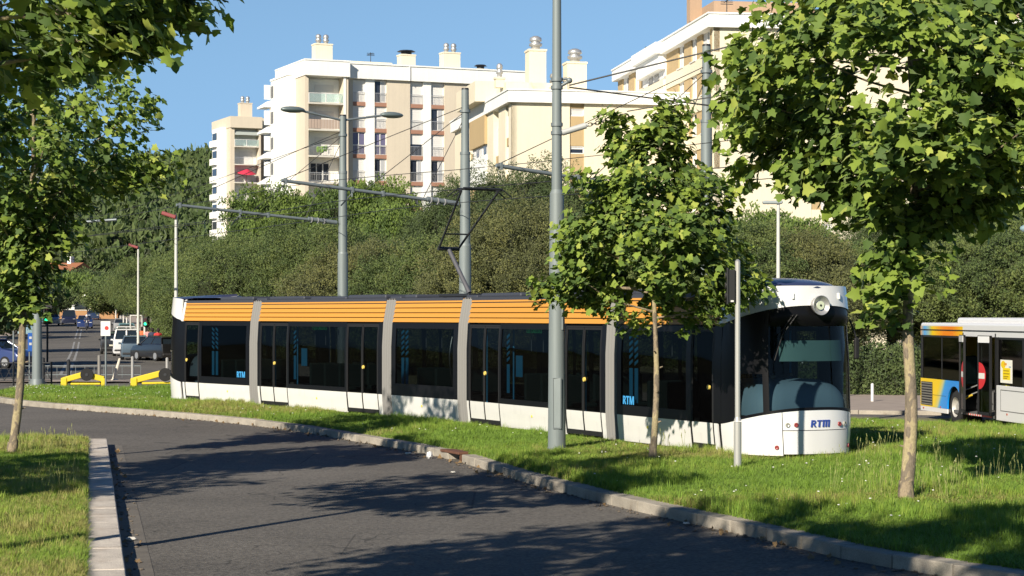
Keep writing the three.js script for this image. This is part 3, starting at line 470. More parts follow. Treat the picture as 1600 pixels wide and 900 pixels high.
  // bogies under the short cars
  for (const [k, q] of [['C', 0.5], ['E', 0.3]]) { const [X, Z] = J[k]; const d = k === 'C' ? dC : dE; const b = new THREE.Group(); b.name = 'bogie'; tram.add(b); place(b, X - d[1] * 1.2 + d[0] * 1.9, Z + d[0] * 1.2 + d[1] * 1.9, d[0], d[1]); for (const x of [-0.9, 0.9]) for (const z of [-0.75, 0.75]) part('wheel', new THREE.CylinderGeometry(0.29, 0.29, 0.13, 24).rotateX(Math.PI / 2).translate(x, 0.29, z), steel, b); part('bogie_frame', rbx(2.3, 0.16, 1.3, 0.03, 0, 0.24, 0), M.black, b); }
}
// ------------------------------------------------------------------ catenary poles, lamps, wires
{
  const v = (x, y, z) => new THREE.Vector3(x, y, z);
  function steppedPole(h, r0) {                                     // tube that narrows in three steps
    const k = [[0, 1], [0.52, 0.8], [0.8, 0.62]], g = [];
    k.forEach(([a, f], i) => { const y0 = h * a, y1 = h * (k[i + 1]?.[0] ?? 1); g.push(cyl(r0 * f, r0 * f * 0.9, y1 - y0, 0, y0, 0, 28)); if (i) g.push(cyl(r0 * k[i - 1][1] * 0.9, r0 * f, 0.06, 0, y0, 0, 28)); });
    return merge(g);
  }
  function cat(label, X, Z, h, armL, armY0, armY1, lamp) {
    const t = thing('catenary_pole', label, 'tram pole', X, H(X, Z), Z, Math.atan2(0.86, -0.51) + Math.PI, 'catenary poles'); // local +z... arm reaches along local -x
    t.rotation.y = Math.atan2(-0.51, -0.86);                         // local +x points at the track, to the near left
    part('pole', steppedPole(h, 0.19), M.poleGrey, t); part('base_plate', [cyl(0.28, 0.28, 0.04, 0, 0, 0, 20), cyl(0.22, 0.2, 0.25, 0, 0.04, 0, 20)], M.galv, t);
    part('cap', cyl(0.11, 0.1, 0.05, 0, h, 0, 20), M.darkMetal, t);
    for (const y of [0.62, 0.8, 0.93]) part('clamp', cyl(0.15, 0.15, 0.08, 0, h * y, 0, 20), M.galv, t);
    if (armL) {
      const y0 = armY0, y1 = armY1, k = 0.2, p = q => v(lerp(0.12, armL, q), lerp(y0, y1, q), 0);
      part('bracket_arm', [bar(p(k), v(armL, y1, 0), 0.05, 10), bar(p(0.02), v(lerp(0.12, armL, k), lerp(y0, y1, k) + 0.02, 0), 0.075, 10)], M.arm, t);
      part('insulator', [0.1, 0.14, 0.18].map(q => { const c = p(q); return new THREE.CylinderGeometry(0.1, 0.1, 0.03, 14).rotateZ(Math.PI / 2).translate(c.x, c.y, 0); }), mat(C(0.3, 0.3, 0.3), 0.4), t);
      part('arm_clamp', [0.45, 0.62, 0.98].map(q => { const c = p(q); return bx(0.06, 0.16, 0.12, c.x, c.y, 0); }), M.galv, t);
      for (const [q, yy] of [[0.99, h * 0.945], [0.55, h * 0.925], [0.22, h * 0.9]]) part('stay', wireGeo([v(0.1, yy, 0), p(q).add(v(0, 0.04, 0))], 0.011), M.wire, t);
      const c = p(0.62); part('steady_arm', [bar(c.clone().add(v(0, -0.1, 0)), c.clone().add(v(0.1, -0.42, 0.5)), 0.02), bar(c.clone().add(v(0, 0, 0)), c.clone().add(v(0, -0.2, 0)), 0.02)], M.galv, t);
    }
    if (lamp) for (const s of [1, -1]) {
      const g = part('lamp_arm', bar(v(0, h - 0.14, 0), v(s * 1.6, h + 0.12, 0), 0.04, 10), M.arm, t), e = v(s * 1.85, h + 0.13, 0);
      const head = new THREE.SphereGeometry(1, 20, 10); head.scale(0.44, 0.11, 0.2); head.translate(e.x, e.y, e.z); part('lamp_head', head, mat(C(0.16, 0.2, 0.2), 0.4, 0.3), g);
    }
    return t;
  }
  cat('twin arm street lamp and catenary pole, left of the pantograph', -5.7, 69, 9.65, 5.94, 6.05, 6.5, true);
  cat('grey catenary pole directly behind the raised pantograph', -1.35, 59, 9.35, 5.76, 6.05, 6.55, false);
  cat('grey catenary pole before the cream building, behind the thin plane tree', 4.9, 51.6, 9.65, 6.13, 5.85, 6.42, false);
  // large pole in front of the tram
  {
    const X = 0.858, Z = 39.2, y = lawnY(X, Z) - 0.02, t = thing('tram_mast', 'tall thick grey steel mast standing in the grass before the tram', 'tram pole', X, y, Z);
    part('mast', merge([cyl(0.172, 0.135, 4.95, 0, 0, 0, 36), cyl(0.135, 0.1, 0.08, 0, 4.95, 0, 36), cyl(0.1, 0.075, 5.4, 0, 5.03, 0, 36)]), M.poleGrey, t);
    part('base_collar', cyl(0.19, 0.185, 0.12, 0, -0.02, 0, 36), M.galv, t);
    part('hatch', rbx(0.14, 0.95, 0.02, 0.01, 0, 0.95, 0).rotateY(-0.15).translate(0, 0, 0.168), M.poleGrey, t);
    part('hatch_rim', [bx(0.15, 0.012, 0.03, 0, 1.43, 0.168), bx(0.15, 0.012, 0.03, 0, 0.47, 0.172), bx(0.012, 0.96, 0.03, -0.075, 0.95, 0.165), bx(0.012, 0.96, 0.03, 0.075, 0.95, 0.165)], M.galv, t);
    part('earth_strip', bx(0.03, 2.1, 0.01, 0.1, 3.4, 0.13), M.galv, t);
    for (const yy of [6.24, 6.08, 7.1, 6.95]) part('clamp', cyl(0.115, 0.115, 0.07, 0, yy, 0, 24), M.galv, t);
    part('insulator_arm', [bar(v(0.1, 6.12, 0), v(0.56, 6.26, 0), 0.06, 14), bar(v(0.56, 6.26, 0), v(0.6, 6.27, 0), 0.035, 10)], mat(C(0.42, 0.43, 0.42), 0.5), t);
    part('wire_anchor', [bar(v(0.08, 7.02, 0), v(0.22, 7.1, 0), 0.035), new THREE.SphereGeometry(0.06, 10, 8).translate(0.24, 7.12, 0), bar(v(0.08, 7.14, 0), v(0.2, 7.16, 0), 0.025)], M.galv, t);
    const a = v(0.6, 6.27, 0), b = v(1.25, 6.4, 0);
    for (let i = 0; i < 9; i++) { const p = a.clone().lerp(b, (i + 0.5) / 9), g = new THREE.TorusGeometry(0.032, 0.009, 6, 12); g.scale(1.5, 1, 1); if (i % 2) g.rotateX(Math.PI / 2); g.rotateZ(0.2); part('chain_link', g.translate(p.x, p.y, p.z), M.wire, t); }
    part('chain_shackle', new THREE.TorusGeometry(0.06, 0.018, 8, 14).translate(1.32, 6.42, 0), M.wire, t);
  }
  const W = (name, label, pts, r = 0.012) => top(name, wireGeo(pts.map(p => V(...p)), r), M.wire, label, 'wire');
  W('span_wire', 'thick span wire rising from the large mast to the upper right', [[1.1, 7.22, 39.2], [6.5, 8.4, 37.6], [12, 9.9, 36]], 0.016);
  W('span_wire', 'span wire falling from the large mast towards the right tree', [[1.1, 7.18, 39.2], [4, 6.85, 39.6], [7, 6.56, 40]], 0.016);
  W('span_wire', 'wire running right from the end of the chain', [[2.2, 6.72, 39.2], [6.9, 7.4, 37.6], [12, 8.4, 36]], 0.012);
  W('contact_wire', 'contact wire over the tram carrying the pantograph', [[-24, 5.7, 96], [-16, 5.9, 79], [-9.1, 5.98, 67], [-4.85, 5.98, 57], [-0.75, 5.94, 50.1], [0.26, 5.95, 48.85], [7, 5.95, 40], [13, 6, 30]], 0.011);
  W('carrier_wire', 'upper wire hung from the bracket arms over the tram', [[-24, 6.4, 96], [-9.9, 6.5, 66.5], [-5.3, 6.5, 56.7], [0.1, 6.4, 48.7], [7, 6.56, 40], [13, 6.6, 30]], 0.009);
  W('contact_wire', 'second contact wire farther from the camera', [[-22, 5.7, 99], [-7, 6.0, 70], [-2.7, 6, 60], [3.4, 5.95, 50.8], [11, 6, 40]], 0.011);
  W('street_wire', 'wire crossing the street at left towards the poles', [[-27, 5.5, 92], [-16, 5.9, 79.5], [-5.9, 6.4, 69]], 0.012);
  W('street_wire', 'upper wire crossing the street at left', [[-30, 6.1, 92], [-16.8, 6.5, 80], [-5.9, 8.8, 69]], 0.01);
  // mast outside the picture that the wires on the right run to
  { const t = thing('tram_mast', 'mast beyond the right edge that the span wires run to', 'tram pole', 12, H(12, 36), 36); part('mast', cyl(0.17, 0.09, 10.6, 0, 0, 0, 20), M.poleGrey, t); part('base_plate', cyl(0.3, 0.3, 0.4, 0, 0, 0, 16), M.galv, t); }
  // signal post before the cab
  {
    const X = 3.79, Z = 34.4, y = lawnY(X, Z), t = thing('signal_post', 'shiny steel post with a black signal head before the tram cab', 'signal', X, y, Z);
    part('post', [cyl(0.045, 0.045, 2.65, 0, 0.85, 0, 24), cyl(0.065, 0.045, 0.06, 0, 0.82, 0, 24), cyl(0.065, 0.065, 0.85, 0, -0.05, 0, 24)], mat(C(0.55, 0.54, 0.5), 0.35, 0.45), t);
    part('cap', cyl(0.048, 0.02, 0.03, 0, 3.5, 0, 20), M.inox, t);
    const hd = part('signal_head', [rbx(0.13, 0.56, 0.16, 0.015, -0.11, 3.08, 0), rbx(0.03, 0.62, 0.2, 0.01, -0.175, 3.08, 0)], mat(C(0.012, 0.013, 0.014), 0.5), t);
    for (let i = 0; i < 3; i++) part('lens', new THREE.CylinderGeometry(0.055, 0.055, 0.03, 16).rotateZ(Math.PI / 2).translate(-0.2, 2.92 + i * 0.17, 0), mat(C(0.04, 0.04, 0.04), 0.2), hd);
    part('bracket', [bx(0.08, 0.03, 0.05, -0.06, 3.3, 0), bx(0.08, 0.03, 0.05, -0.06, 2.86, 0)], M.galv, t); part('label_plate', bx(0.05, 0.03, 0.01, -0.1, 2.83, 0.085), M.paint, t);
  }
  // lamp masts with a red head, a plain mast and a teal lamp head
  function mast(label, X, Z, h, red, group) {
    const t = thing('street_lamp', label, 'street lamp', X, H(X, Z), Z, 0, group);
    part('mast', cyl(0.09, 0.055, h, 0, 0, 0, 14), mat(C(0.55, 0.55, 0.5), 0.6), t);
    if (red) { part('lamp_head', rbx(0.62, 0.16, 0.3, 0.05, 0, 0, 0).rotateZ(-0.32).translate(-0.28, h + 0.05, 0), mat(C(0.24, 0.05, 0.05), 0.6), t); part('bracket', bx(0.08, 0.2, 0.08, 0, h, 0), M.darkMetal, t); }
    else part('lamp_head', rbx(0.7, 0.12, 0.26, 0.05, -0.2, h + 0.04, 0), mat(C(0.3, 0.34, 0.34), 0.5), t);
    return t;
  }
  mast('white lamp mast with a red head rising behind the tram rear', at(275, 84), 84, hi(338, 84) - H(at(275, 84), 84), true);
  mast('smaller lamp mast with a red head over the street trees', at(216, 125), 125, hi(386, 125) - H(at(216, 125), 125), true);
  mast('plain white mast rising behind the tram cab', at(1216, 72), 72, hi(318, 72) - H(at(1216, 72), 72), false);
  { const Z = 60, X = at(1612, Z), t = thing('street_lamp', 'street lamp with a teal shell head at the right edge above the bus', 'street lamp', X, H(X, Z), Z); const h = hi(357, Z) - H(X, Z); part('mast', cyl(0.09, 0.06, h, 0.5, 0, 0, 14), M.galv, t); part('lamp_arm', bar(v(0.5, h - 0.1, 0), v(0.1, h, 0), 0.03), M.galv, t); part('lamp_head', new THREE.SphereGeometry(1, 18, 10).scale(0.35, 0.14, 0.22).translate(0, h, 0), mat(C(0.22, 0.32, 0.34), 0.4), t); }
  // pole on the left by the railings
  {
    const X = at(58, 80), Z = 80, t = thing('street_pole', 'thick grey green pole behind the slanting plane tree at left', 'pole', X, H(X, Z), Z);
    part('pole', merge([cyl(0.2, 0.17, 4.6, 0, 0, 0, 24), cyl(0.15, 0.11, 5, 0, 4.6, 0, 24)]), M.poleGrey, t); part('base', cyl(0.3, 0.27, 0.3, 0, 0, 0, 20), M.galv, t);
    part('bracket_arm', bar(v(0, 6.3, 0), v(3.2, 6.5, 0.5), 0.05), M.arm, t);
  }
}
// ------------------------------------------------------------------ plane trees near the tram
const leafMat = (r, g, b, t = 0.24) => new THREE.MeshPhysicalMaterial({ color: C(r, g, b), roughness: 0.75, transmission: t, thickness: 0, side: THREE.DoubleSide });
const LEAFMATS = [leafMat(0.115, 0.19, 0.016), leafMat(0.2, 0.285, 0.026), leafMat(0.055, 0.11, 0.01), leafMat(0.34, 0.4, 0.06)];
function leafGeo(fold, droop) {                                     // five-lobed leaf, about one metre across, stalk at the origin
  const out = [[0, 0], [0.22, -0.05], [0.47, 0.0], [0.36, 0.22], [0.56, 0.47], [0.28, 0.56], [0.19, 0.76], [0.0, 0.95]], pts = [...out, ...out.slice(1, -1).reverse().map(([x, y]) => [-x, y])];
  const z = (x, y) => fold * Math.abs(x) - droop * y * y - 0.1 * Math.abs(x) * y;
  const P = [], I = [], U = []; P.push(0, 0.34, z(0, 0.34)); U.push(0.5, 0.3);
  for (const [x, y] of pts) { P.push(x, y, z(x, y)); U.push(x + 0.5, y); }
  for (let i = 1; i <= pts.length; i++) I.push(0, i, i % pts.length + 1);
  const g = new THREE.BufferGeometry(); g.setAttribute('position', new THREE.Float32BufferAttribute(P, 3)); g.setAttribute('uv', new THREE.Float32BufferAttribute(U, 2)); g.setIndex(I); g.computeVertexNormals(); return g;
}
const LEAVES = [leafGeo(0.25, 0.22), leafGeo(0.1, 0.4), leafGeo(-0.2, 0.3)];
const camPos = new THREE.Vector3(0, EYE, 0);
function planeTree(o) {
  const R = RNG(o.seed), t = thing('plane_tree', o.label, 'tree', o.X, o.Y, o.Z, 0, o.group), v = (x, y, z) => new THREE.Vector3(x, y, z);
  const top = o.profile[o.profile.length - 1][0], crown0 = o.profile[0][0];
  const rad = y => { const p = o.profile; if (y <= p[0][0] || y >= top) return 0; for (let i = 1; i < p.length; i++) if (y <= p[i][0]) return lerp(p[i - 1][1], p[i][1], (y - p[i - 1][0]) / (p[i][0] - p[i - 1][0])); return 0; };
  const lean = y => { const k = y / o.trunkTop[1]; return [o.trunkTop[0] * Math.min(k, 1.15) + 0.05 * Math.sin(k * 5), o.trunkTop[2] * Math.min(k, 1.15)]; };
  const tp = []; for (let i = 0; i <= 6; i++) { const y = (top * 0.86) * i / 6 - 0.1, l = lean(y); tp.push(v(l[0], y, l[1])); }
  const flare = o.r * 1.35;
  const trunk = part('trunk', merge([taper(tp, o.r, o.r * 0.22, 14, 26, 0.09, o.seed), taper([v(0, -0.15, 0), v(0.005, 0.25, 0)], flare, o.r * 0.98, 14, 4, 0.05, o.seed)]), M.bark, t);
  // stubs where twigs were cut off
  for (let k = 0; k < 5; k++) { const y = 0.4 + R() * (crown0), l = lean(y), a = R() * 6.28; part('stub', taper([v(l[0], y, l[1]), v(l[0] + Math.cos(a) * (o.r + 0.05), y + 0.04, l[1] + Math.sin(a) * (o.r + 0.05))], 0.02, 0.012, 6, 3), M.bark, trunk); }
  const clusters = [];
  for (let i = 0; i < o.limbs; i++) {
    const f = (i + 0.3 * R()) / o.limbs, hs = lerp(crown0 + 0.15, top * 0.78, Math.pow(f, 0.9)), a = i * 2.399 + R() * 0.7, l = lean(hs);
    let he = Math.min(hs + (0.25 + 0.5 * R()) * (o.rise ?? 1.4), top - 0.1), r = rad(he) * (0.72 + 0.36 * R());
    if (f > 0.82) r *= 0.6;
    const l2 = lean(he), e = v(l2[0] + Math.cos(a) * r, he, l2[1] + Math.sin(a) * r), m = v(lerp(l[0], e.x, 0.5), lerp(hs, he, 0.32), lerp(l[1], e.z, 0.5));
    part('branch', taper([v(l[0], hs, l[1]), m, e], o.r * 0.28 * (1.1 - f * 0.6), 0.008, 6, 8, 0.05, i + 3), M.bark, t);
    const nC = Math.max(3, Math.round(o.clusters / o.limbs));
    for (let k = 0; k < nC; k++) {
      const q = 0.3 + 0.75 * Math.sqrt(R()), p = v(lerp(l[0], e.x, q), lerp(hs, he, q * q * 0.5 + q * 0.5), lerp(l[1], e.z, q)), s = 0.42 * (o.spread ?? 1);
      p.x += (R() - 0.5) * 2 * s; p.y += (R() - 0.5) * 1.7 * s; p.z += (R() - 0.5) * 2 * s; clusters.push([p, q]);
    }
  }
  for (let k = 0; k < (o.fill ?? 0); k++) {                          // clumps in the outer shell of the crown
    const y = lerp(crown0, top, R()), r = rad(y); if (r <= 0) { continue; } const a = R() * 6.283, rr = r * (0.55 + 0.45 * Math.sqrt(R())), l = lean(y);
    if (n3(Math.cos(a) * 1.7 + o.seed, y * 1.1, Math.sin(a) * 1.7) < (o.gap ?? 0.42) + 0.08 * smooth(0.6, 0.85, y / top)) continue;
    clusters.push([v(l[0] + Math.cos(a) * rr, y, l[1] + Math.sin(a) * rr), rr / r]);
  }
  for (const [x, y, z, n] of o.extra || []) for (let k = 0; k < n; k++) clusters.push([v(x + (R() - 0.5) * 0.5, y + (R() - 0.5) * 0.3, z + (R() - 0.5) * 0.5), 1]);
  for (const [a, b] of o.spurs || []) { const A = v(...a), B = v(...b); part('branch', taper([A, A.clone().lerp(B, 0.5).add(v(0, 0.06, 0)), B], 0.03, 0.006, 6, 8), M.bark, t); for (let k = 0; k < 14; k++) { const p = A.clone().lerp(B, 0.25 + 0.8 * k / 14); p.x += (R() - 0.5) * 0.35; p.y += (R() - 0.5) * 0.3; p.z += (R() - 0.5) * 0.35; clusters.push([p, 1]); } }
  const leaves = [], per = o.leaves / clusters.length, base = v(o.X, o.Y, -o.Z), qa = new THREE.Quaternion(), Z1 = v(0, 0, 1);
  for (const [p, q] of clusters) {
    const n = Math.round(per * (0.6 + 0.8 * R())), cr = (0.2 + 0.14 * R()) * (o.spread ?? 1), tone = R();
    for (let k = 0; k < n; k++) {
      const d = v(R() - 0.5, R() - 0.5, R() - 0.5).multiplyScalar(2 * cr), pos = p.clone().add(d);
      if (o.cut && o.cut(pos)) continue;
      const l = lean(pos.y), out = v(pos.x - l[0], 0.1, pos.z - l[1]).normalize();
      const nrm = out.multiplyScalar(0.55).add(v(0, 0.5 + 0.4 * R(), 0)).add(v(R() - 0.5, R() - 0.5, R() - 0.5).multiplyScalar(1.5)).normalize();
      qa.setFromUnitVectors(Z1, nrm); const spin = new THREE.Quaternion().setFromAxisAngle(Z1, R() * 6.283);
      const s = o.leaf * (0.62 + 0.6 * R());
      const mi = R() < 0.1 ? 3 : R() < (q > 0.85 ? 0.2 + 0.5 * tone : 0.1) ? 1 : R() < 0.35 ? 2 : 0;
      const w = pos.clone().add(base), dist = w.distanceTo(camPos), face = Math.abs(nrm.dot(camPos.clone().sub(w).normalize()));
      const vis = Math.abs(w.x / -w.z) < 0.25 && w.y - EYE < 0.153 * -w.z;
      leaves.push({ pos, q: qa.clone().multiply(spin), s, mi, gi: Math.floor(R() * 3), score: (vis ? 1 : 0.01) * s * s * (0.3 + face) * (q > 0.8 ? 1.3 : 1) * (1.6 - (dist - o.Z) / 3) });
    }
  }
  const mtx = new THREE.Matrix4(), sc = new THREE.Vector3();
  leaves.sort((a, b) => b.score - a.score);
  const single = o.single ?? 300;
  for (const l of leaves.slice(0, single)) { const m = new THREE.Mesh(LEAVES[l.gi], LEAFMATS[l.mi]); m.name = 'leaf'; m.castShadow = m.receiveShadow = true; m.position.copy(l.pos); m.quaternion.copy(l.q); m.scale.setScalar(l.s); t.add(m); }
  for (let gi = 0; gi < 3; gi++) for (let mi = 0; mi < 4; mi++) {
    const set = leaves.slice(single).filter(l => l.gi === gi && l.mi === mi); if (!set.length) continue;
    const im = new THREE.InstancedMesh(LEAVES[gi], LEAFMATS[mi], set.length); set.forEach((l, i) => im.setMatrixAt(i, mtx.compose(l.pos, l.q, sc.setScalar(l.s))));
    im.name = 'foliage'; im.userData.kind = 'stuff'; im.castShadow = im.receiveShadow = true; t.add(im);
  }
  return t;
}
// the three young trees seen whole or nearly so
planeTree({ seed: 11, label: 'large young plane tree with mottled trunk, nearest on the right of the lawn', X: 5.5, Y: 0.27, Z: 28.6, r: 0.1, trunkTop: [0.12, 3, -0.2], limbs: 24, clusters: 190, fill: 300, leaves: 14500, leaf: 0.168, spread: 1.05, gap: 0.43,
  profile: [[3.7, 0.2], [4.1, 0.6], [4.4, 1.4], [4.85, 2.4], [5.4, 2.7], [6.2, 2.6], [7, 2.2], [8, 1.3], [8.7, 0.2]], rise: 1.1,
  extra: [[-0.2, 2.75, 0.1, 3], [-0.3, 3.1, 0, 3], [0.1, 3.15, 0.1, 3], [-0.2, 3.5, 0, 3], [1.0, 3.9, 0, 3], [1.3, 4.2, 0.2, 4], [0.9, 4.3, 0.2, 3], [-0.6, 3.9, 0.1, 3]] });
planeTree({ seed: 23, label: 'young plane tree with thin trunk standing in front of the tram cab', X: 2.5, Y: 0.29, Z: 36.4, r: 0.065, trunkTop: [0.05, 4, 0.1], limbs: 24, clusters: 150, fill: 170, leaves: 10000, leaf: 0.138, spread: 0.8, gap: 0.46,
  profile: [[2.3, 0.5], [2.6, 0.95], [3.0, 1.55], [3.5, 1.62], [4.2, 1.5], [4.7, 1.25], [5.2, 0.95], [5.6, 0.4], [6.0, 0.1]], rise: 1.1,
  spurs: [[[-0.3, 3.0, 0.1], [-1.95, 2.95, 0.3]], [[-0.2, 5.0, 0.1], [-0.75, 5.95, 0.1]], [[0.1, 5.4, 0], [0.45, 6.2, 0.1]], [[0.6, 2.8, 0.1], [1.8, 3.05, 0.1]]] });
planeTree({ seed: 37, label: 'plane tree with pale slanting trunk on the grass island at left', X: -9.52, Y: 0.16, Z: 39.0, r: 0.09, trunkTop: [0.34, 4, 0.1], limbs: 26, clusters: 150, fill: 170, leaves: 8000, leaf: 0.15, spread: 1.1, gap: 0.42,
  profile: [[2.6, 0.1], [3.0, 0.15], [4.0, 0.3], [4.7, 0.8], [5.3, 1.7], [5.8, 2.35], [6.6, 2.2], [7.2, 1.9], [7.8, 1.2], [8.4, 0.2]], rise: 1.3, spurs: [[[1.4, 5.0, 0], [3.05, 5.45, 0.2]]] });
// trees of the same row beside and behind the camera: their branches hang into the picture or throw the shade on the road
planeTree({ seed: 41, label: 'plane tree outside the picture whose dark branch hangs in from the top left', X: -6.35, Y: 0.16, Z: 22, r: 0.12, trunkTop: [0.1, 4, 0], limbs: 24, clusters: 180, fill: 110, leaves: 5600, leaf: 0.18, spread: 1.0, gap: 0.46, rise: 0.8,
  profile: [[5.1, 0.8], [5.5, 1.9], [5.9, 2.5], [6.6, 2.9], [7.4, 2.8], [8.2, 2.2], [9.2, 1.2], [9.6, 0.2]], spurs: [[[1.6, 5.5, 0.4], [2.7, 5.75, 0.6]], [[1.5, 5.9, 0.2], [2.6, 5.6, 0.4]], [[1.9, 6.1, 0], [3.05, 6.05, 0]]] });
planeTree({ seed: 43, label: 'plane tree outside the picture beside the slanting one at left', X: -9.6, Y: 0.16, Z: 30.6, r: 0.11, trunkTop: [0.1, 4, 0], limbs: 22, clusters: 160, fill: 150, leaves: 6500, leaf: 0.17, spread: 1.1, single: 60,
  profile: [[4.0, 0.8], [4.6, 1.6], [5.4, 2.0], [6.2, 2.0], [7, 1.6], [7.8, 1.0], [8.2, 0.2]] });
planeTree({ seed: 47, label: 'plane tree left of the camera shading the near road', X: -5.0, Y: 0.16, Z: 12.6, r: 0.13, trunkTop: [0.1, 4, 0], limbs: 22, clusters: 170, fill: 170, leaves: 6000, leaf: 0.2, spread: 1.1, single: 0,
  profile: [[4.2, 0.8], [5, 2.2], [6, 2.7], [7, 2.8], [8, 2.4], [9, 1.4], [9.5, 0.2]] });
planeTree({ seed: 53, label: 'tall plane tree behind the camera shading the kerb at lower right', X: -3.5, Y: 0.16, Z: 7.5, r: 0.15, trunkTop: [0.1, 4, 0], limbs: 24, clusters: 220, fill: 260, leaves: 9500, leaf: 0.21, spread: 1.2, single: 0,
  profile: [[5.6, 0.8], [6.5, 3.0], [8, 3.7], [9, 3.4], [10, 2.3], [11, 1.2], [11.5, 0.2]] });

planeTree({ seed: 59, label: 'plane tree beyond the left edge shading the grass island', X: -14.3, Y: 0.16, Z: 23.6, r: 0.13, trunkTop: [0.1, 4, 0], limbs: 24, clusters: 220, fill: 260, leaves: 9000, leaf: 0.2, spread: 1.2, single: 0,
  profile: [[3.4, 0.8], [4.2, 2.6], [5.2, 3.5], [6.4, 3.5], [7.4, 2.8], [8.4, 1.5], [9, 0.2]] });

// ------------------------------------------------------------------ dense evergreen trees behind the tram
function spray(seed, n, size, up) {                                  // a small clump of leaves
  const R = RNG(seed), P = [], I = [];
  for (let k = 0; k < n; k++) {
    const c = new THREE.Vector3(R() - 0.5, R() - 0.5, R() - 0.5); if (n > 100) c.normalize().multiplyScalar(0.36 + 0.2 * R()); else c.multiplyScalar(1.1); const d = new THREE.Vector3(R() - 0.5, (R() - 0.5) + up, R() - 0.5).normalize(), w = new THREE.Vector3(R() - 0.5, R() - 0.5, R() - 0.5).cross(d).normalize();
    const l = size * (0.7 + 0.6 * R()), b = P.length / 3, a = c.clone(), e = c.clone().addScaledVector(d, l), m = c.clone().addScaledVector(d, l * 0.5);
    const s1 = m.clone().addScaledVector(w, l * 0.24), s2 = m.clone().addScaledVector(w, -l * 0.24);
    for (const q of [a, s1, e, s2]) P.push(q.x, q.y, q.z); I.push(b, b + 1, b + 2, b, b + 2, b + 3);
  }
  const g = new THREE.BufferGeometry(); g.setAttribute('position', new THREE.Float32BufferAttribute(P, 3)); g.setIndex(I); g.computeVertexNormals(); g.setAttribute('uv', new THREE.Float32BufferAttribute(new Float32Array(P.length / 3 * 2), 2)); return g;
}
const SPRAYS = [spray(1, 26, 0.3, 0.2), spray(2, 26, 0.3, 0.2), spray(3, 30, 0.26, 0.4)], PINES = [spray(4, 26, 0.42, 0.9), spray(5, 26, 0.42, 1.1)];
const crownMat = (r, g, b) => new THREE.MeshPhysicalMaterial({ color: C(r, g, b), roughness: 0.85, transmission: 0.35, thickness: 0, side: THREE.DoubleSide });
const OAK = [crownMat(0.115, 0.165, 0.032), crownMat(0.16, 0.205, 0.042), crownMat(0.08, 0.13, 0.025)], GOLD = [crownMat(0.15, 0.165, 0.045), crownMat(0.19, 0.195, 0.05), crownMat(0.115, 0.13, 0.035)];
const PINE = [crownMat(0.125, 0.2, 0.026), crownMat(0.165, 0.245, 0.032), crownMat(0.08, 0.14, 0.02)], DARKGREEN = [crownMat(0.075, 0.12, 0.025), crownMat(0.105, 0.15, 0.032), crownMat(0.06, 0.1, 0.02)];
const shadeCoreMat = mat(C(0.024, 0.031, 0.011), 1);  // near-black colour stands in for the shade deep inside the crowns
function bushyTree(o) {
  // o: name, label, X, Z, y0 (ground), top, bottom, rx, rz, n, mats, sprays, size
  const R = RNG(o.seed), y0 = o.y0 ?? H(o.X, o.Z), t = thing(o.name || 'evergreen_tree', o.label, o.category || 'tree', o.X, y0, o.Z, 0, o.group), tp = o.noTrunk ? o.top : o.top * 0.9, cy = (tp + o.bottom) / 2, ry = (tp - o.bottom) / 2, f = o.freq ?? 2.3;
  const lump = (d) => 1 + (o.lump ?? 0.34) * (n3(d.x * f + o.seed * 3.1, d.y * f + o.seed, d.z * f) - 0.5) * 3.4 + 0.22 * (n3(d.x * f * 3, d.y * f * 3 + 5, d.z * f * 3 + o.seed) - 0.5) * 2;
  if (!o.noTrunk) part('trunk', taper([new THREE.Vector3(0, -0.2, 0), new THREE.Vector3(0.1, o.bottom * 0.6, 0.05), new THREE.Vector3(0, cy, 0)], o.tr ?? 0.22, 0.1, 9, 10, 0.1, o.seed), o.trunkMat || M.barkDark, t);
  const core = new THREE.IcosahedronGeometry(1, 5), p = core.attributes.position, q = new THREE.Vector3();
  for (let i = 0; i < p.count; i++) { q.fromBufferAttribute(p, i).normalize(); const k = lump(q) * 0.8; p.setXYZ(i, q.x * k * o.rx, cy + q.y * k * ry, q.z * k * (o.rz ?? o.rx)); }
  core.computeVertexNormals(); part('shade_core', core, shadeCoreMat, t);  // added dark blob: blocks light and shows as shade between the leaves
  const sets = {}, m4 = new THREE.Matrix4(), qu = new THREE.Quaternion(), sc = new THREE.Vector3();
  for (let i = 0; i < o.n; i++) {
    q.set(R() * 2 - 1, R() * 2 - 1, R() * 2 - 1); if (q.lengthSq() > 1 || q.lengthSq() < 0.01) { i--; continue; } q.normalize(); if (q.y < -0.35 && R() < 0.4) continue;
    const lv = lump(q); if (lv < 0.93 && R() < (0.93 - lv) * 3.2) continue;  // thinned in the hollows so the dark core reads there as shade
    const k = lv * (0.86 + 0.17 * Math.pow(R(), 1.4)), pos = new THREE.Vector3(q.x * k * o.rx, cy + q.y * k * ry, q.z * k * (o.rz ?? o.rx));
    const tone = n3(q.x * 4 + o.seed, q.y * 4, q.z * 4) + (R() - 0.5) * 0.3, mi = tone > 0.58 ? 1 : tone < 0.42 ? 2 : 0, gi = Math.floor(R() * o.sprays.length), key = mi * 4 + gi;
    qu.setFromEuler(new THREE.Euler((R() - 0.5) * 1.2, R() * 6.28, (R() - 0.5) * 1.2)); sc.setScalar(o.size * (0.7 + 0.6 * R()));
    (sets[key] ??= []).push(m4.compose(pos, qu, sc).clone());
  }
  for (const k in sets) { const im = new THREE.InstancedMesh(o.sprays[k % 4], o.mats[Math.floor(k / 4)], sets[k].length); sets[k].forEach((m, i) => im.setMatrixAt(i, m)); im.name = 'foliage'; im.userData.kind = 'stuff'; im.castShadow = im.receiveShadow = true; t.add(im); }
  return t;
}
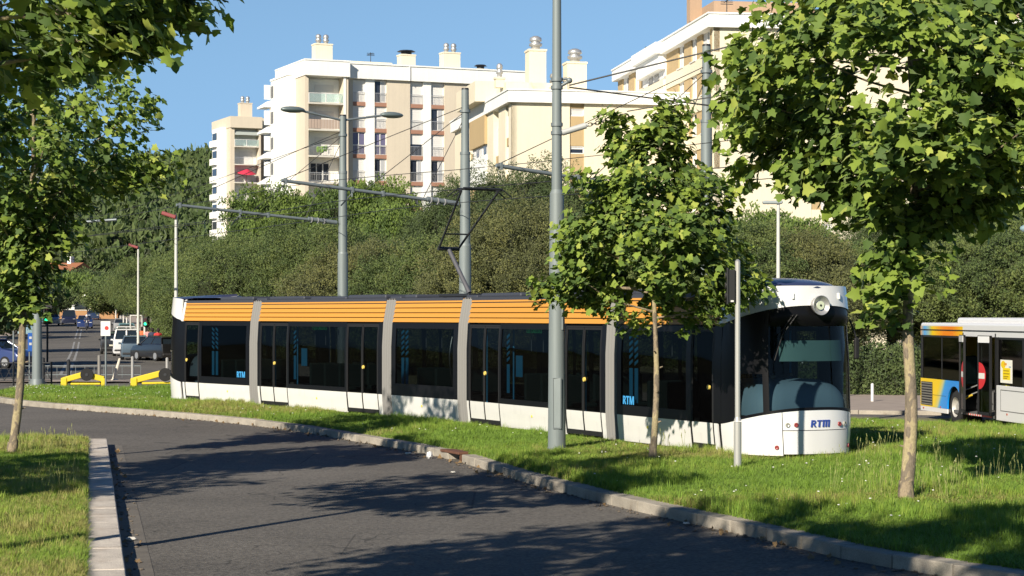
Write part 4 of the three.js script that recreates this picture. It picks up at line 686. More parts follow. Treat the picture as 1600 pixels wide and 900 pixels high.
{
  let k = 100; const G = 'round evergreen trees in a row behind the tram';
  const row = [ // across, distance, top, half width, materials, words
    [230, 250, 412, 4.6, OAK, 'round evergreen tree beside the white posts, farthest along the street'],
    [256, 196, 400, 4.6, OAK, 'round evergreen tree above the queue of cars at the street corner'],
    [288, 158, 384, 4.4, OAK, 'broad evergreen tree behind the lamp post with the red head'],
    [322, 134, 374, 4.0, OAK, 'evergreen tree right of the lamp post with the red head'],
    [372, 124, 366, 4.0, OAK, 'evergreen tree left of the far catenary pole, above the rear of the tram'],
    [430, 118, 352, 4.2, OAK, 'evergreen tree above the second car of the tram, olive coloured'],
    [505, 116, 345, 3.8, OAK, 'evergreen tree directly left of the twin lamp pole'],
    [580, 112, 372, 3.8, GOLD, 'olive evergreen tree right of the twin lamp pole'],
    [660, 108, 362, 3.8, OAK, 'evergreen tree behind the raised pantograph'],
    [735, 106, 350, 3.4, OAK, 'evergreen tree behind the middle catenary pole'],
    [815, 100, 322, 4.0, GOLD, 'tall golden green tree right of the pantograph'],
    [905, 100, 345, 3.6, OAK, 'evergreen tree behind the large grey pole'],
    [990, 98, 350, 3.8, OAK, 'evergreen tree behind the thin young plane tree'],
    [1075, 98, 352, 3.6, OAK, 'evergreen tree behind the middle of the cab roof'],
    [1165, 96, 345, 3.4, OAK, 'evergreen tree left of the white lamp mast over the cab'],
    [1250, 96, 372, 3.2, GOLD, 'grey green tree right of the white lamp mast over the cab'],
  ];
  for (const [px, Z, py, r, m, label] of row) bushyTree({ seed: k++, label, X: at(px, Z), Z, top: hi(py, Z) - H(at(px, Z), Z), bottom: Z > 150 ? 2.4 : 0.9, rx: r, n: 9000, lump: 0.5, freq: 2.1, mats: m, sprays: SPRAYS, size: 0.34, group: G });
  const back = [ // taller pines and dark trees behind that row
    [470, 150, 288, 4.5, PINE, PINES, 'bright green pine in front of the tall white building'], [560, 152, 283, 4.6, PINE, PINES, 'bright green pine right of the twin lamp pole, below the windows'], [640, 148, 318, 4.0, PINE, PINES, 'lower bright green pine below the brown window sills'],
    [705, 140, 288, 3.6, DARKGREEN, SPRAYS, 'feathery dark tree behind the middle catenary pole'], [790, 132, 262, 4.2, DARKGREEN, SPRAYS, 'dark leafy tree below the cream building'], [860, 128, 250, 4.4, DARKGREEN, SPRAYS, 'dark leafy tree left of the large grey pole'], [945, 126, 292, 4.0, DARKGREEN, SPRAYS, 'dark leafy tree half hidden by the young plane tree'],
    [1225, 118, 335, 4.2, PINE, PINES, 'yellow green pine below the gap in the large plane tree'], [1310, 112, 372, 3.6, OAK, SPRAYS, 'shaggy dark tree over the hedge, reddish trunk'], [1390, 106, 380, 4.0, OAK, SPRAYS, 'dark evergreen behind the hedge and the large plane trunk'], [1480, 100, 355, 4.0, OAK, SPRAYS, 'dark evergreen behind the rear of the bus'], [1580, 98, 345, 4.2, OAK, SPRAYS, 'dark evergreen behind the bus at the right edge'], [1420, 135, 300, 4.5, DARKGREEN, SPRAYS, 'tall dark tree behind the large plane tree'], [1560, 128, 265, 4.4, DARKGREEN, SPRAYS, 'tall dark tree at the right edge above the bus'],
  ];
  for (const [px, Z, py, r, m, s, label] of back) { const low = px > 1290 && Z < 115; bushyTree({ seed: k++, name: m === PINE ? 'pine_tree' : 'evergreen_tree', label, X: at(px, Z), Z, top: hi(py, Z) - H(at(px, Z), Z), bottom: low ? 2.4 : 2, rx: r, n: 7500, lump: 0.42, freq: 2.1, mats: m, sprays: s, size: m === PINE ? 0.48 : 0.38, group: 'taller trees before the buildings', trunkMat: low ? mat(C(0.2, 0.13, 0.09), 0.9) : undefined, tr: low ? 0.4 : 0.22 }); }
  // street end and left side
  const far = [
    [100, 330, 430, 9, 'flat topped pine left of the street end', PINE, 436], [135, 345, 424, 9, 'flat topped pine over the globe lamps', DARKGREEN, 430], [165, 350, 428, 8, 'dark pine behind the street end at right', DARKGREEN, 440], [70, 300, 452, 6, 'dark tree behind the red roofed house corner', DARKGREEN, 0], [185, 260, 432, 6.5, 'evergreen tree far along the right pavement', OAK, 0],
    [-40, 185, 400, 5, 'dark street tree left of the street, beyond the left edge', DARKGREEN, 0], [8, 245, 425, 5, 'dark street tree behind the leaves at the left edge', DARKGREEN, 0], [30, 210, 420, 6, 'dark street tree on the left pavement', DARKGREEN, 0], [-15, 150, 400, 5, 'dark street tree at the left edge', DARKGREEN, 0], [62, 250, 440, 5, 'small dark tree left of the parked cars', DARKGREEN, 0], [-60, 110, 370, 4.5, 'dark tree beyond the left edge of the picture', DARKGREEN, 0], [-190, 95, 350, 4.5, 'dark tree beyond the left edge, near the junction', DARKGREEN, 0], [-330, 85, 330, 4.5, 'dark tree beyond the left edge, nearest the junction', DARKGREEN, 0], [-480, 78, 320, 4.5, 'dark tree beyond the left edge, far from the street', DARKGREEN, 0],
  ];
  for (const [px, Z, py, r, label, m, flat] of far) { const X = at(px, Z), y0 = H(X, Z), tp = hi(py, Z) - y0; bushyTree({ seed: k++, name: flat ? 'pine_tree' : 'street_tree', label, X, Z, top: tp, bottom: flat ? tp * 0.42 : 1.8, rx: r * 0.62, n: 1500, mats: m, sprays: flat ? PINES : SPRAYS, size: flat ? 1.1 : 0.9 }); }
}
// hedge beside the bus road and a clipped hedge on the street
{
  const hedge = (label, X0, Z0, X1, Z1, h, w, seed, n, mats) => { const L = Math.hypot(X1 - X0, Z1 - Z0), o = bushyTree({ seed, name: 'hedge', category: 'hedge', label, X: (X0 + X1) / 2, Z: (Z0 + Z1) / 2, top: h, bottom: -h * 0.75, rx: L * 0.56, rz: w, n, mats, sprays: SPRAYS, size: 0.42, noTrunk: true, lump: 0.14, freq: 4 }); o.rotation.y = Math.atan2(Z1 - Z0, X1 - X0); return o; };
  hedge('leafy hedge behind the bus road between tram front and bus', 11.5, 82, 17.5, 79, 1.9, 1.0, 301, 2600, DARKGREEN);
  hedge('leafy hedge hidden behind the bus', 17.5, 79, 26, 76, 1.9, 1.0, 302, 2200, DARKGREEN);
  hedge('bright clipped hedge on the right pavement of the street', at(235, 150), 150, at(290, 140), 140, 2.6, 1.2, 303, 1200, PINE);
}
// wood on the hill: one mass
{
  const R = RNG(900), g = [spray(21, 420, 0.2, 0.15), spray(22, 420, 0.2, 0.15)], core = new THREE.IcosahedronGeometry(0.42, 1), ms = [DARKGREEN[0], DARKGREEN[1], OAK[2]];
  const forest = new THREE.Group(); forest.name = 'forest'; tag(forest, 'dark pine wood covering the hill behind the street', 'wood', null, 'stuff'); scene.add(forest);
  const sets = {}, cores = [], m4 = new THREE.Matrix4(), q = new THREE.Quaternion(), s = new THREE.Vector3();
  for (let i = 0; i < 6500; i++) {
    const Z = 370 + 560 * Math.sqrt(R()), X = lerp(-0.3, -0.09, R()) * Z, dens = fbm(X * 0.015 + 3, Z * 0.015, 3, 64) + (Z > 600 ? 0.2 - (Z - 600) / 330 : 0.25);
    if (dens < 0.42) continue;
    if (Math.abs(X - streetX(Z)) < 16 && Z < 430) continue;
    const r = 4.5 + 4 * R(), h = r * (0.9 + 0.5 * R()), y = hill(X, Z);
    m4.compose(new THREE.Vector3(X, y + h * 0.55, -Z), q.setFromEuler(new THREE.Euler(0, R() * 6.28, 0)), s.set(r, h * 1.15, r));
    (sets[Math.floor(R() * 6)] ??= []).push(m4.clone()); cores.push(m4.clone());
  }
  for (const k in sets) { const im = new THREE.InstancedMesh(g[k % 2], ms[Math.floor(k / 2)], sets[k].length); sets[k].forEach((m, i) => im.setMatrixAt(i, m)); im.name = 'tree_crowns'; im.castShadow = im.receiveShadow = true; forest.add(im); }
  const im = new THREE.InstancedMesh(core, shadeCoreMat, cores.length); cores.forEach((m, i) => im.setMatrixAt(i, m)); im.name = 'shade_cores'; forest.add(im);  // added dark blobs, coloured like the shade inside the wood
}
// ------------------------------------------------------------------ grass
{
  const blade = (x, z, h, w, lean, a) => { const dx = Math.cos(a), dz = Math.sin(a), P = []; const p = (t, s) => [x + dx * lean * t * t - dz * w * s * (1 - t * 0.75), h * t, z + dz * lean * t * t + dx * w * s * (1 - t * 0.75)]; const b = [p(0, 1), p(0, -1), p(0.55, 1), p(0.55, -1), p(1, 0)]; for (const i of [0, 1, 2, 2, 1, 3, 2, 3, 4]) P.push(...b[i]); return P; };
  const tuft = (seed, n, h) => { const R = RNG(seed), P = []; for (let i = 0; i < n; i++) P.push(...blade((R() - 0.5) * 0.1, (R() - 0.5) * 0.1, h * (0.5 + 0.6 * R()), 0.0045 + 0.003 * R(), 0.02 + 0.07 * R(), R() * 6.28)); const g = new THREE.BufferGeometry(); g.setAttribute('position', new THREE.Float32BufferAttribute(P, 3)); g.computeVertexNormals(); g.setAttribute('uv', new THREE.Float32BufferAttribute(new Float32Array(P.length / 3 * 2), 2)); return g; };
  const TUFT = [tuft(1, 16, 0.09), tuft(2, 16, 0.105), tuft(3, 12, 0.18)];
  const gm = (r, g, b) => new THREE.MeshPhysicalMaterial({ color: C(r, g, b), roughness: 0.8, transmission: 0.35, thickness: 0, side: THREE.DoubleSide });
  const MAT = [gm(0.185, 0.315, 0.02), gm(0.26, 0.36, 0.034), gm(0.35, 0.33, 0.09)];
  const m4 = new THREE.Matrix4(), q = new THREE.Quaternion(), s = new THREE.Vector3();
  function grass(label, N, seed, where, dry) {
    const R = RNG(seed), sets = {}; let n = 0, tries = 0;
    while (n < N && tries++ < N * 6) {
      const w = where(R); if (!w) continue; const [X, Y, Z] = w; n++;
      const d = fbm(X * 0.35 + 7, Z * 0.35, 4, 64) + dry + (R() - 0.5) * 0.5, mi = d > 0.74 ? 2 : d > 0.5 ? 1 : 0, lg = fbm(X * 0.5, Z * 0.5 + 40, 3, 64);
      const gi = R() < (lg > 0.55 ? 0.2 : 0.02) ? 2 : Math.floor(R() * 2), k = (0.55 + 0.8 * lg) * (0.7 + 0.6 * R());
      m4.compose(new THREE.Vector3(X, Y - 0.01, -Z), q.setFromEuler(new THREE.Euler((R() - 0.5) * 0.3, R() * 6.28, (R() - 0.5) * 0.3)), s.set(0.9 + R() * 0.6, k, 0.9 + R() * 0.6));
      (sets[mi * 3 + gi] ??= []).push(m4.clone());
    }
    const grp = new THREE.Group(); grp.name = numbered('grass'); tag(grp, label, 'grass', null, 'stuff'); scene.add(grp);
    for (const k in sets) { const im = new THREE.InstancedMesh(TUFT[k % 3], MAT[Math.floor(k / 3)], sets[k].length); sets[k].forEach((m, i) => im.setMatrixAt(i, m)); im.name = 'tufts'; im.receiveShadow = true; grp.add(im); }
  }
  const seen = (X, Z, pad = 0.06) => Math.abs(X / Z) < 0.25 + pad && Z > 15;
  const tramC = (X, Z) => 0;
  grass('bright green grass of the lawn along the tram', 225000, 61, R => { const u = R(), v = Math.pow(R(), 1.25) * 0.999, [X, Z] = lawnAt(u, v); if (!seen(X, Z)) return null; if (Z > 34 && R() < (Z - 34) / 70) return null; if (v > 0.55 && X < -2 && R() < 0.5) return null; return [X, lawnY(X, Z), Z]; }, -0.07);
  grass('dry yellowish grass on the island beside the left kerb', 72000, 62, R => { const [X, Z] = LK(lerp(8, 36.7, R()), 0.47 + 9 * Math.pow(R(), 1.2)); if (!seen(X, Z)) return null; return [X, leftLawnY(X, Z), Z]; }, 0.1);
  // daisies
  const fl = new THREE.IcosahedronGeometry(0.016, 0); fl.scale(1, 0.5, 1); fl.translate(0, 0.12, 0); const R = RNG(63), list = [];
  while (list.length < 600) { const [X, Z] = lawnAt(R(), R() * 0.8); if (!seen(X, Z) || fbm(X * 0.6 + 50, Z * 0.6, 3, 64) < 0.52) continue; list.push(m4.compose(new THREE.Vector3(X, lawnY(X, Z) + R() * 0.04, -Z), q.identity(), s.setScalar(0.8 + 0.5 * R())).clone()); }
  const im = new THREE.InstancedMesh(fl, mat(C(0.75, 0.75, 0.68), 0.7), list.length); list.forEach((m, i) => im.setMatrixAt(i, m)); im.name = 'daisies'; tag(im, 'small white daisies scattered through the lawn', 'flowers', null, 'stuff'); scene.add(im);
}
// ---- taller seeding stems round the trunks, and grit with leaf litter in the gutters
{
  const m4 = new THREE.Matrix4(), q = new THREE.Quaternion(), s = new THREE.Vector3(), R = RNG(71), v = (x, y, z) => new THREE.Vector3(x, y, z);
  const stem = seed => { const r = RNG(seed), g = []; for (let i = 0; i < 3; i++) { const a = v((r() - 0.5) * 0.08, 0, (r() - 0.5) * 0.08), b = a.clone().add(v((r() - 0.5) * 0.14, 0.26 + 0.12 * r(), (r() - 0.5) * 0.14)); g.push(bar(a, b, 0.002, 3), bar(b, b.clone().add(v((r() - 0.5) * 0.03, 0.05, (r() - 0.5) * 0.03)), 0.006, 4, 0.003)); } return merge(g); };
  const S = [stem(1), stem(2)], set = [[], []], spots = [[5.7, 29.2, 1.3, 26], [7.5, 33, 2.2, 40], [2.5, 36.4, 1.0, 8], [6.8, 37.5, 1.2, 16], [-8.7, 39, 1.5, 40], [-6.6, 30.5, 0.8, 40]];
  for (const [X, Z, r, n] of spots) for (let i = 0; i < n; i++) { const a = R() * 6.28, d = r * Math.sqrt(R()), x = X + Math.cos(a) * d, z = Z + Math.sin(a) * d; if (X > -6 && kerbDist(x, z) < 0.4) continue; if (X < -6 && ((x - LK0[0]) * -LKd[1] + (z - LK0[1]) * LKd[0] < 0.55 || z > 43)) continue; set[i % 2].push(m4.compose(v(x, (X < -6 ? leftLawnY : lawnY)(x, z), -z), q.setFromEuler(new THREE.Euler((R() - 0.5) * 0.3, R() * 6.28, (R() - 0.5) * 0.3)), s.setScalar(0.7 + 0.6 * R())).clone()); }
  const g = new THREE.Group(); g.name = 'tall_grass'; tag(g, 'tall pale seeding grass stems standing round the trunks', 'grass', null, 'stuff'); scene.add(g);
  S.forEach((geo, i) => { const im = new THREE.InstancedMesh(geo, mat(C(0.3, 0.32, 0.11), 0.9), set[i].length); set[i].forEach((m, k) => im.setMatrixAt(k, m)); im.name = 'stems'; g.add(im); });
  const bit = new THREE.IcosahedronGeometry(0.018, 0); bit.scale(1.3, 0.5, 1); const leaf = LEAVES[1];
  const lists = [[], []];
  for (let i = 0; i < 900; i++) { const k = KS[Math.floor(R() * 330)], off = -0.03 - 0.5 * R() * R(), l = Math.hypot(k[2], k[3]), x = k[0] + k[3] / l * off, z = k[1] - k[2] / l * off; lists[R() < 0.14 ? 1 : 0].push([x, z]); }
  for (let i = 0; i < 260; i++) { const [x, z] = LK(R() * 36, -0.03 - 0.4 * R() * R()); lists[R() < 0.2 ? 1 : 0].push([x, z]); }
  const d = new THREE.Group(); d.name = 'gutter_litter'; tag(d, 'grit and dry leaf litter lying along the kerbs', 'litter', null, 'stuff'); scene.add(d);
  [[bit, mat(C(0.16, 0.13, 0.1), 0.95)], [leaf, mat(C(0.2, 0.13, 0.06), 0.9, 0, { side: THREE.DoubleSide })]].forEach(([geo, m], j) => { const im = new THREE.InstancedMesh(geo, m, lists[j].length); lists[j].forEach(([x, z], k) => im.setMatrixAt(k, m4.compose(v(x, 0.014, -z), q.setFromEuler(new THREE.Euler(j ? -1.5 + 0.3 * R() : 0, R() * 6.28, 0)), s.setScalar(j ? 0.06 + 0.05 * R() : 0.4 + 1.1 * R())))); im.name = j ? 'dry_leaves' : 'grit'; d.add(im); });
}
// ------------------------------------------------------------------ apartment buildings
{
  const spandrelMat = M.brick, roofMat = mat(C(0.3, 0.28, 0.25), 0.9);
  const doorDark = M.pane;
  // a window with its frame; kind: 'shut' (white roller shutter), 'half', 'open', 'purple'
  function win(t, x, y, w, h, z, kind, R, railing = true) {
    const f = part('window', [span(x, x + 0.07, y, y + h, z - 0.3, z - 0.2), span(x + w - 0.07, x + w, y, y + h, z - 0.3, z - 0.2), span(x, x + w, y + h - 0.07, y + h, z - 0.3, z - 0.2), span(x, x + w, y, y + 0.07, z - 0.3, z - 0.2)], M.frame, t);
    const a = x + 0.07, b = x + w - 0.07, lo = y + 0.07, up = y + h - 0.07;
    if (kind === 'shut') part('shutter', [span(a, b, lo, up, z - 0.31, z - 0.26), ...Array.from({ length: 10 }, (_, i) => span(a, b, lo + (up - lo) * (i + 0.15) / 10, lo + (up - lo) * (i + 0.8) / 10, z - 0.27, z - 0.248))], M.shutter, f);
    else if (kind === 'half') { const m = lerp(lo, up, 0.35 + 0.3 * R()); part('shutter', span(a, b, m, up, z - 0.3, z - 0.25), M.shutter, f); part('pane', span(a, b, lo, m, z - 0.32, z - 0.28), M.pane, f); }
    else {
      const p = kind === 'purple' ? M.paneCurtain : M.pane, m = (a + b) / 2;
      if (kind === 'open') { const q = lerp(a, b, 0.08), r = lerp(a, b, 0.48 + 0.1 * R()); part('pane', span(q, r, lo, up, z - 0.34, z - 0.3), p, f); part('casement', [span(r, b, lo, up, z - 0.3, z - 0.24)], M.frame, f); part('pane', span(r + 0.1, b - 0.1, lo + 0.1, up - 0.1, z - 0.24, z - 0.225), mat(C(0.45, 0.46, 0.47), 0.2), f); }
      else { part('pane', span(a, m - 0.05, lo, up, z - 0.32, z - 0.28), p, f); part('pane', span(m + 0.05, b, lo, up, z - 0.32, z - 0.28), p, f); part('mullion', [span(m - 0.05, m + 0.05, lo, up, z - 0.3, z - 0.22), span(a, b, lo + h * 0.36, lo + h * 0.36 + 0.08, z - 0.3, z - 0.23)], M.frame, f); }
    }
    if (railing) part('railing', [span(x - 0.03, x + w + 0.03, y + 1.0, y + 1.05, z - 0.08, z - 0.03), ...Array.from({ length: Math.round(w / 0.16) }, (_, i) => span(x + 0.06 + i * 0.16, x + 0.085 + i * 0.16, y, y + 1.0, z - 0.07, z - 0.045))], M.rail, f);
    return f;
  }
  function chimney(t, x, z, w, d, y0, y1, m, kind) {
    const c = part('chimney', [span(x, x + w, y0 - 0.3, y1 - 0.15, z - d, z), span(x - 0.06, x + w + 0.06, y1 - 0.15, y1, z - d - 0.06, z + 0.06)], m, t);
    const cowl = (cx, r) => part('cowl', new THREE.LatheGeometry([[r * 0.7, 0], [r * 0.7, 0.25], [r, 0.3], [r * 1.05, 0.5], [r * 0.75, 0.55], [r * 0.75, 0.66], [r, 0.7], [r * 0.9, 0.95], [r * 0.4, 1.08], [0, 1.1]].map(p => new THREE.Vector2(...p)), 14).translate(cx, y1, z - d / 2), M.inox, c);
    if (kind === 'twin') { cowl(x + w * 0.28, 0.33); cowl(x + w * 0.72, 0.33); } else if (kind === 'one') cowl(x + w * 0.5, w * 0.36);
    else if (kind === 'cap') part('cap', [cyl(w * 0.36, w * 0.36, 0.35, x + w / 2, y1, z - d / 2, 12), cyl(w * 0.62, w * 0.45, 0.14, x + w / 2, y1 + 0.35, z - d / 2, 16)], M.darkMetal, c);
    else if (kind === 'cage') part('cap', [...Array.from({ length: 8 }, (_, i) => bar(new THREE.Vector3(x + w / 2 + Math.cos(i * 0.785) * w * 0.42, y1, z - d / 2 + Math.sin(i * 0.785) * w * 0.42), new THREE.Vector3(x + w / 2 + Math.cos(i * 0.785) * w * 0.42, y1 + 0.75, z - d / 2 + Math.sin(i * 0.785) * w * 0.42), 0.05, 5)), cyl(w * 0.58, w * 0.5, 0.18, x + w / 2, y1 + 0.75, z - d / 2, 16)], M.darkMetal, c);
    return c;
  }
  function antenna(t, x, y, z, h) { part('antenna', [cyl(0.04, 0.03, h, x, y, z, 6), ...[0.7, 0.8, 0.9].map(k => bx(1.2 - k * 0.4, 0.05, 0.05, x, y + h * k, z)), bx(0.05, 0.05, 1.6, x, y + h * 0.85, z)], M.darkMetal, t); }
  // loggia column: slabs, side walls, parapets, back wall with a window
  function loggias(t, x0, x1, z, floors, fh, yTop, kinds, R, side) {
    for (let i = 0; i < floors; i++) {
      const y = yTop - (i + 1) * fh;                                 // floor level of this loggia
      const b = part('balcony', [span(x0, x1, y - 0.18, y, z - 1.6, z + 0.05)], M.slab, t);
      const k = kinds[i % kinds.length];
      part('back_wall', span(x0, x1, y, y + fh - 0.18, z - 1.75, z - 1.6), M.white, b);
      if (k.win) { const wx = lerp(x0, x1, 0.18); part('pane', [0, 1, 2].map(q => span(wx + q * 0.72, wx + 0.6 + q * 0.72, y + 0.3, y + 2.1, z - 1.6, z - 1.57)), M.pane, b); part('window_frame', [span(wx - 0.08, wx + 2.14, y + 2.1, y + 2.2, z - 1.6, z - 1.55), span(wx - 0.08, wx + 2.14, y + 0.9, y + 0.98, z - 1.6, z - 1.55), ...[0, 1, 2, 3].map(q => span(wx - 0.1 + q * 0.72, wx + q * 0.72, y, y + 2.1, z - 1.6, z - 1.55))], M.frame, b); }
      else part('shutter', span(lerp(x0, x1, 0.3), lerp(x0, x1, 0.85), y + 0.1, y + 2.1, z - 1.6, z - 1.56), M.shutter, b);
      if (k.panel) { const ps = Array.from({ length: 12 }, (_, q) => span(lerp(x0, x1, q / 12) + 0.02, lerp(x0, x1, (q + 1) / 12) - 0.02, y + 0.05, y + 1.05, z - 0.06, z)); part('balustrade', ps, k.panel, b); }
      else if (k.glass) { part('balustrade', [span(x0, x1, y + 0.98, y + 1.04, z - 0.06, z), span((x0 + x1) / 2 - 0.05, (x0 + x1) / 2 + 0.05, y, y + 1, z - 0.06, z), span(x0, x0 + 0.1, y, y + 1, z - 0.06, z)], M.frame, b); part('glass', span(x0 + 0.1, x1, y + 0.06, y + 0.98, z - 0.05, z - 0.03), k.glass, b); }
      else part('balustrade', [span(x0, x1, y + 0.98, y + 1.04, z - 0.06, z), ...Array.from({ length: 20 }, (_, q) => span(lerp(x0, x1, (q + 0.5) / 20) - 0.015, lerp(x0, x1, (q + 0.5) / 20) + 0.015, y, y + 1, z - 0.05, z - 0.02))], M.rail, b);
      if (k.table) { part('table', [bx((x1 - x0) * 0.4, 0.06, 0.7, lerp(x0, x1, 0.5), y + 0.75, z - 0.5), bx(0.1, 0.75, 0.1, lerp(x0, x1, 0.35), y + 0.38, z - 0.5), bx(0.1, 0.75, 0.1, lerp(x0, x1, 0.62), y + 0.38, z - 0.5)], M.frame, b); part('plant', Array.from({ length: 12 }, () => { const g = new THREE.IcosahedronGeometry(0.18 + R() * 0.14, 0); g.translate(lerp(x0, x1, 0.25 + R() * 0.4), y + 0.5 + R() * 0.5, z - 0.25 - R() * 0.2); return g; }), mat(C(0.2, 0.36, 0.05), 0.9), b); }
      if (k.awning) part('awning', quadGrid(1, 4, (u, v) => [lerp(x0 + 0.05, x1 - 0.05, u), y + fh - 0.35 - v * 0.75, z - 0.5 + v * 0.65]).toNonIndexed(), mat(C(0.35, 0.38, 0.36), 0.9), b);
      if (k.parasol) { const c = new THREE.ConeGeometry(1.45, 0.75, 12, 1, true); c.rotateX(0.25); c.translate(lerp(x0, x1, 0.5), y + 1.75, z - 0.05); part('parasol', merge([c, cyl(0.05, 0.05, 1.9, lerp(x0, x1, 0.5), y, z - 0.3, 6)]), mat(C(0.55, 0.03, 0.07), 0.8), b); }
    }
  }
  // ---- tall white block (floors of 2.87 m), front from the corner outwards along +x
  {
    const R = RNG(301), X = -17.85, Z = 224, g0 = H(X, Z), t = thing('apartment_building', 'tall white apartment block with tan strips and balconies, behind the twin lamp pole', 'building', X, 0, Z, 0.4009);
    const fh = 2.87, rows = 10, y0 = 28.58, zf = 0;
    // strips of the facade: wall pieces between the window bays
    const bays = [[0.45, 1.95], [2.98, 4.4], [7.12, 8.68], [9.62, 11.2], [13.9, 15.45], [17.2, 18.7]], xs = [0, ...bays.flat(), 22];
    const strips = ['tan', 'white', 'tan', 'white', 'tan', 'white', 'tan'];
    for (let i = 0; i < strips.length; i++) part('wall_strip', span(xs[2 * i], xs[2 * i + 1], g0 - 1, y0, -0.35, strips[i] === 'tan' ? 0.05 : 0), strips[i] === 'tan' ? M.tan : M.white, t);
    const kinds = [['shut', 'open', 'shut', 'shut', 'shut', 'shut'], ['shut', 'shut', 'shut', 'open', 'shut', 'half'], ['purple', 'purple', 'half', 'shut', 'open', 'shut'], ['shut', 'open', 'open', 'open', 'shut', 'shut'], ['shut', 'shut', 'half', 'shut', 'open', 'half']];
    bays.forEach(([a, b], j) => { for (let i = 0; i < rows; i++) { const yt = y0 - 0.08 - i * fh, k = kinds[i % 5][j]; part('window_back', span(a, b, yt - fh, yt, -0.5, -0.42), M.white, t); win(t, a, yt - 2.42, b - a, 2.42, zf, k, R); part('spandrel', span(a, b, yt - fh + 0.02, yt - 2.43, -0.3, -0.03), spandrelMat, t); } });
    part('body', span(0.05, 21.9, g0 - 1, 28.6, -14, -0.5), M.white, t);
    part('fascia', [span(-0.05, 22.1, y0, 30.15, -14, 0.4), span(-0.05, 22.1, 30.15, 30.3, -14, 0.5)], M.white, t);
    // balcony bay that stands forward
    part('bay_wall', [span(-5.3, -4.9, g0 - 1, y0, -9, 1.0), span(-0.95, -0.4, g0 - 1, y0, -9, 1.05)], M.tan, t); part('bay_core', span(-4.9, -0.95, g0 - 1, y0, -9, -0.8), M.white, t); part('bay_edge', span(-0.95, -0.7, g0 - 1, y0, 1.05, 1.12), M.white, t);
    part('fascia', [span(-5.4, -0.3, y0, 30.2, -10, 1.35), span(-5.45, -0.25, 30.2, 30.35, -10, 1.42)], M.white, t);
    loggias(t, -4.9, -0.95, 1.0, 10, fh, y0, [{ glass: M.railPane }, { panel: mat(C(0.42, 0.33, 0.27), 0.9) }, { table: 1 }, { win: 1 }, {}], R);
    // projecting stair wing on the left, with small triangular balconies along its flank
    part('wing', span(-6.2, -5.3, g0 - 1, 28.9, -9, -2.5), M.white, t); part('wing_cap', span(-6.28, -5.2, 28.9, 29.1, -9.1, -2.42), M.white, t);
    for (let i = 0; i < 9; i++) { const y = 26 - i * fh, s = new THREE.Shape(); s.moveTo(0, 0); s.lineTo(1.1, 0); s.lineTo(1.1, 0.9); s.lineTo(0, 0.2); const e = new THREE.ExtrudeGeometry(s, { depth: 3, bevelEnabled: false }).translate(-7.0, y, -11.8); const b = part('flank_balcony', boxUV(e), M.white, t); part('slot', span(-6.26, -6.15, y + 1.0, y + 2.3, -8.9, -8), M.pane, b); part('screen', span(-6.9, -6.2, y + 0.9, y + 2.5, -9.3, -9.15), M.white, b); }
    // roof
    chimney(t, -3.0, -2.5, 1.95, 1.4, 30.3, 32.6, M.cream, 'twin'); chimney(t, 7.0, -2.5, 1.7, 1.4, 30.3, 31.9, M.cream, 'cap'); chimney(t, 12.1, -2.5, 2.0, 1.4, 30.3, 32.4, M.cream, 'twin'); chimney(t, 16.2, -2.5, 1.2, 1.2, 30.3, 30.7, M.cream, 'cap');
    part('penthouse', span(0.9, 6.1, 30.3, 30.9, -8, -3), M.cream, t); antenna(t, 3.9, 30.9, -4, 1.2);
    part('drainpipe', cyl(0.07, 0.07, 1.6, 6.95, y0, 0.46, 8), M.frame, t);
  }
  // ---- slimmer block further left
  {
    const R = RNG(302), X = -38.8, Z = 320, g0 = H(X, Z), t = thing('apartment_building', 'narrower beige apartment tower with a red parasol on one balcony, far left', 'building', X, 0, Z, 0.4009);
    const fh = 2.8, y0 = 31.65;
    part('bay_wall', [span(-5.6, -4.95, g0 - 3, y0, -9, 1), span(-1.05, -0.75, g0 - 3, y0, -9, 1.05)], M.tan, t); part('bay_core', span(-4.95, -1.05, g0 - 3, y0, -9, -0.8), M.white, t);
    part('fascia', [span(-5.7, -0.6, y0, 33.4, -10, 1.35)], M.tan, t); part('fascia', span(-0.6, 12, y0, 33.4, -12, -0.3), M.tan, t);
    loggias(t, -4.95, -1.05, 1, 11, fh, y0, [{ awning: 1, glass: M.railPane }, {}, { parasol: 1 }, {}, { win: 1 }, { awning: 1 }], R);
    part('recess', span(-0.75, 0.05, g0 - 3, y0, -9, -1.5), M.tanDark, t);
    part('body', span(0.05, 12, g0 - 3, y0, -12, -0.9), M.white, t);
    part('wall_strip', span(-0.6, 0.12, g0 - 3, y0, -1.4, -0.5), M.tanDark, t); part('wall_strip', span(1.75, 4.4, g0 - 3, y0, -0.9, -0.5), M.white, t); part('wall_strip', span(6, 12, g0 - 3, y0, -0.9, -0.5), M.tan, t);
    for (let i = 0; i < 11; i++) for (const a of [0.14, 4.42]) { const yt = y0 - 0.1 - i * fh; win(t, a, yt - 2.4, 1.58, 2.4, -0.5, ['shut', 'half', 'open', 'shut', 'shut'][(i + (a > 1 ? 2 : 0)) % 5], R); part('spandrel', span(a, a + 1.58, yt - fh + 0.02, yt - 2.42, -0.85, -0.52), M.tan, t); }
    part('wing', span(-6.4, -5.6, g0 - 3, 31.9, -7, -1.5), M.white, t); for (let i = 0; i < 9; i++) { const y = 29 - i * fh; part('flank_balcony', span(-6.9, -6.4, y, y + 1.0, -6.8, -4), M.white, t); part('slot', span(-6.46, -6.38, y + 1.1, y + 2.2, -6.6, -4.2), M.pane, t); }
    chimney(t, -2.9, -3, 1.9, 1.5, 33.4, 36.0, M.tan, 'twin'); chimney(t, 2.2, -3, 1.4, 1.2, 33.4, 35.4, M.tan, 'none');
  }
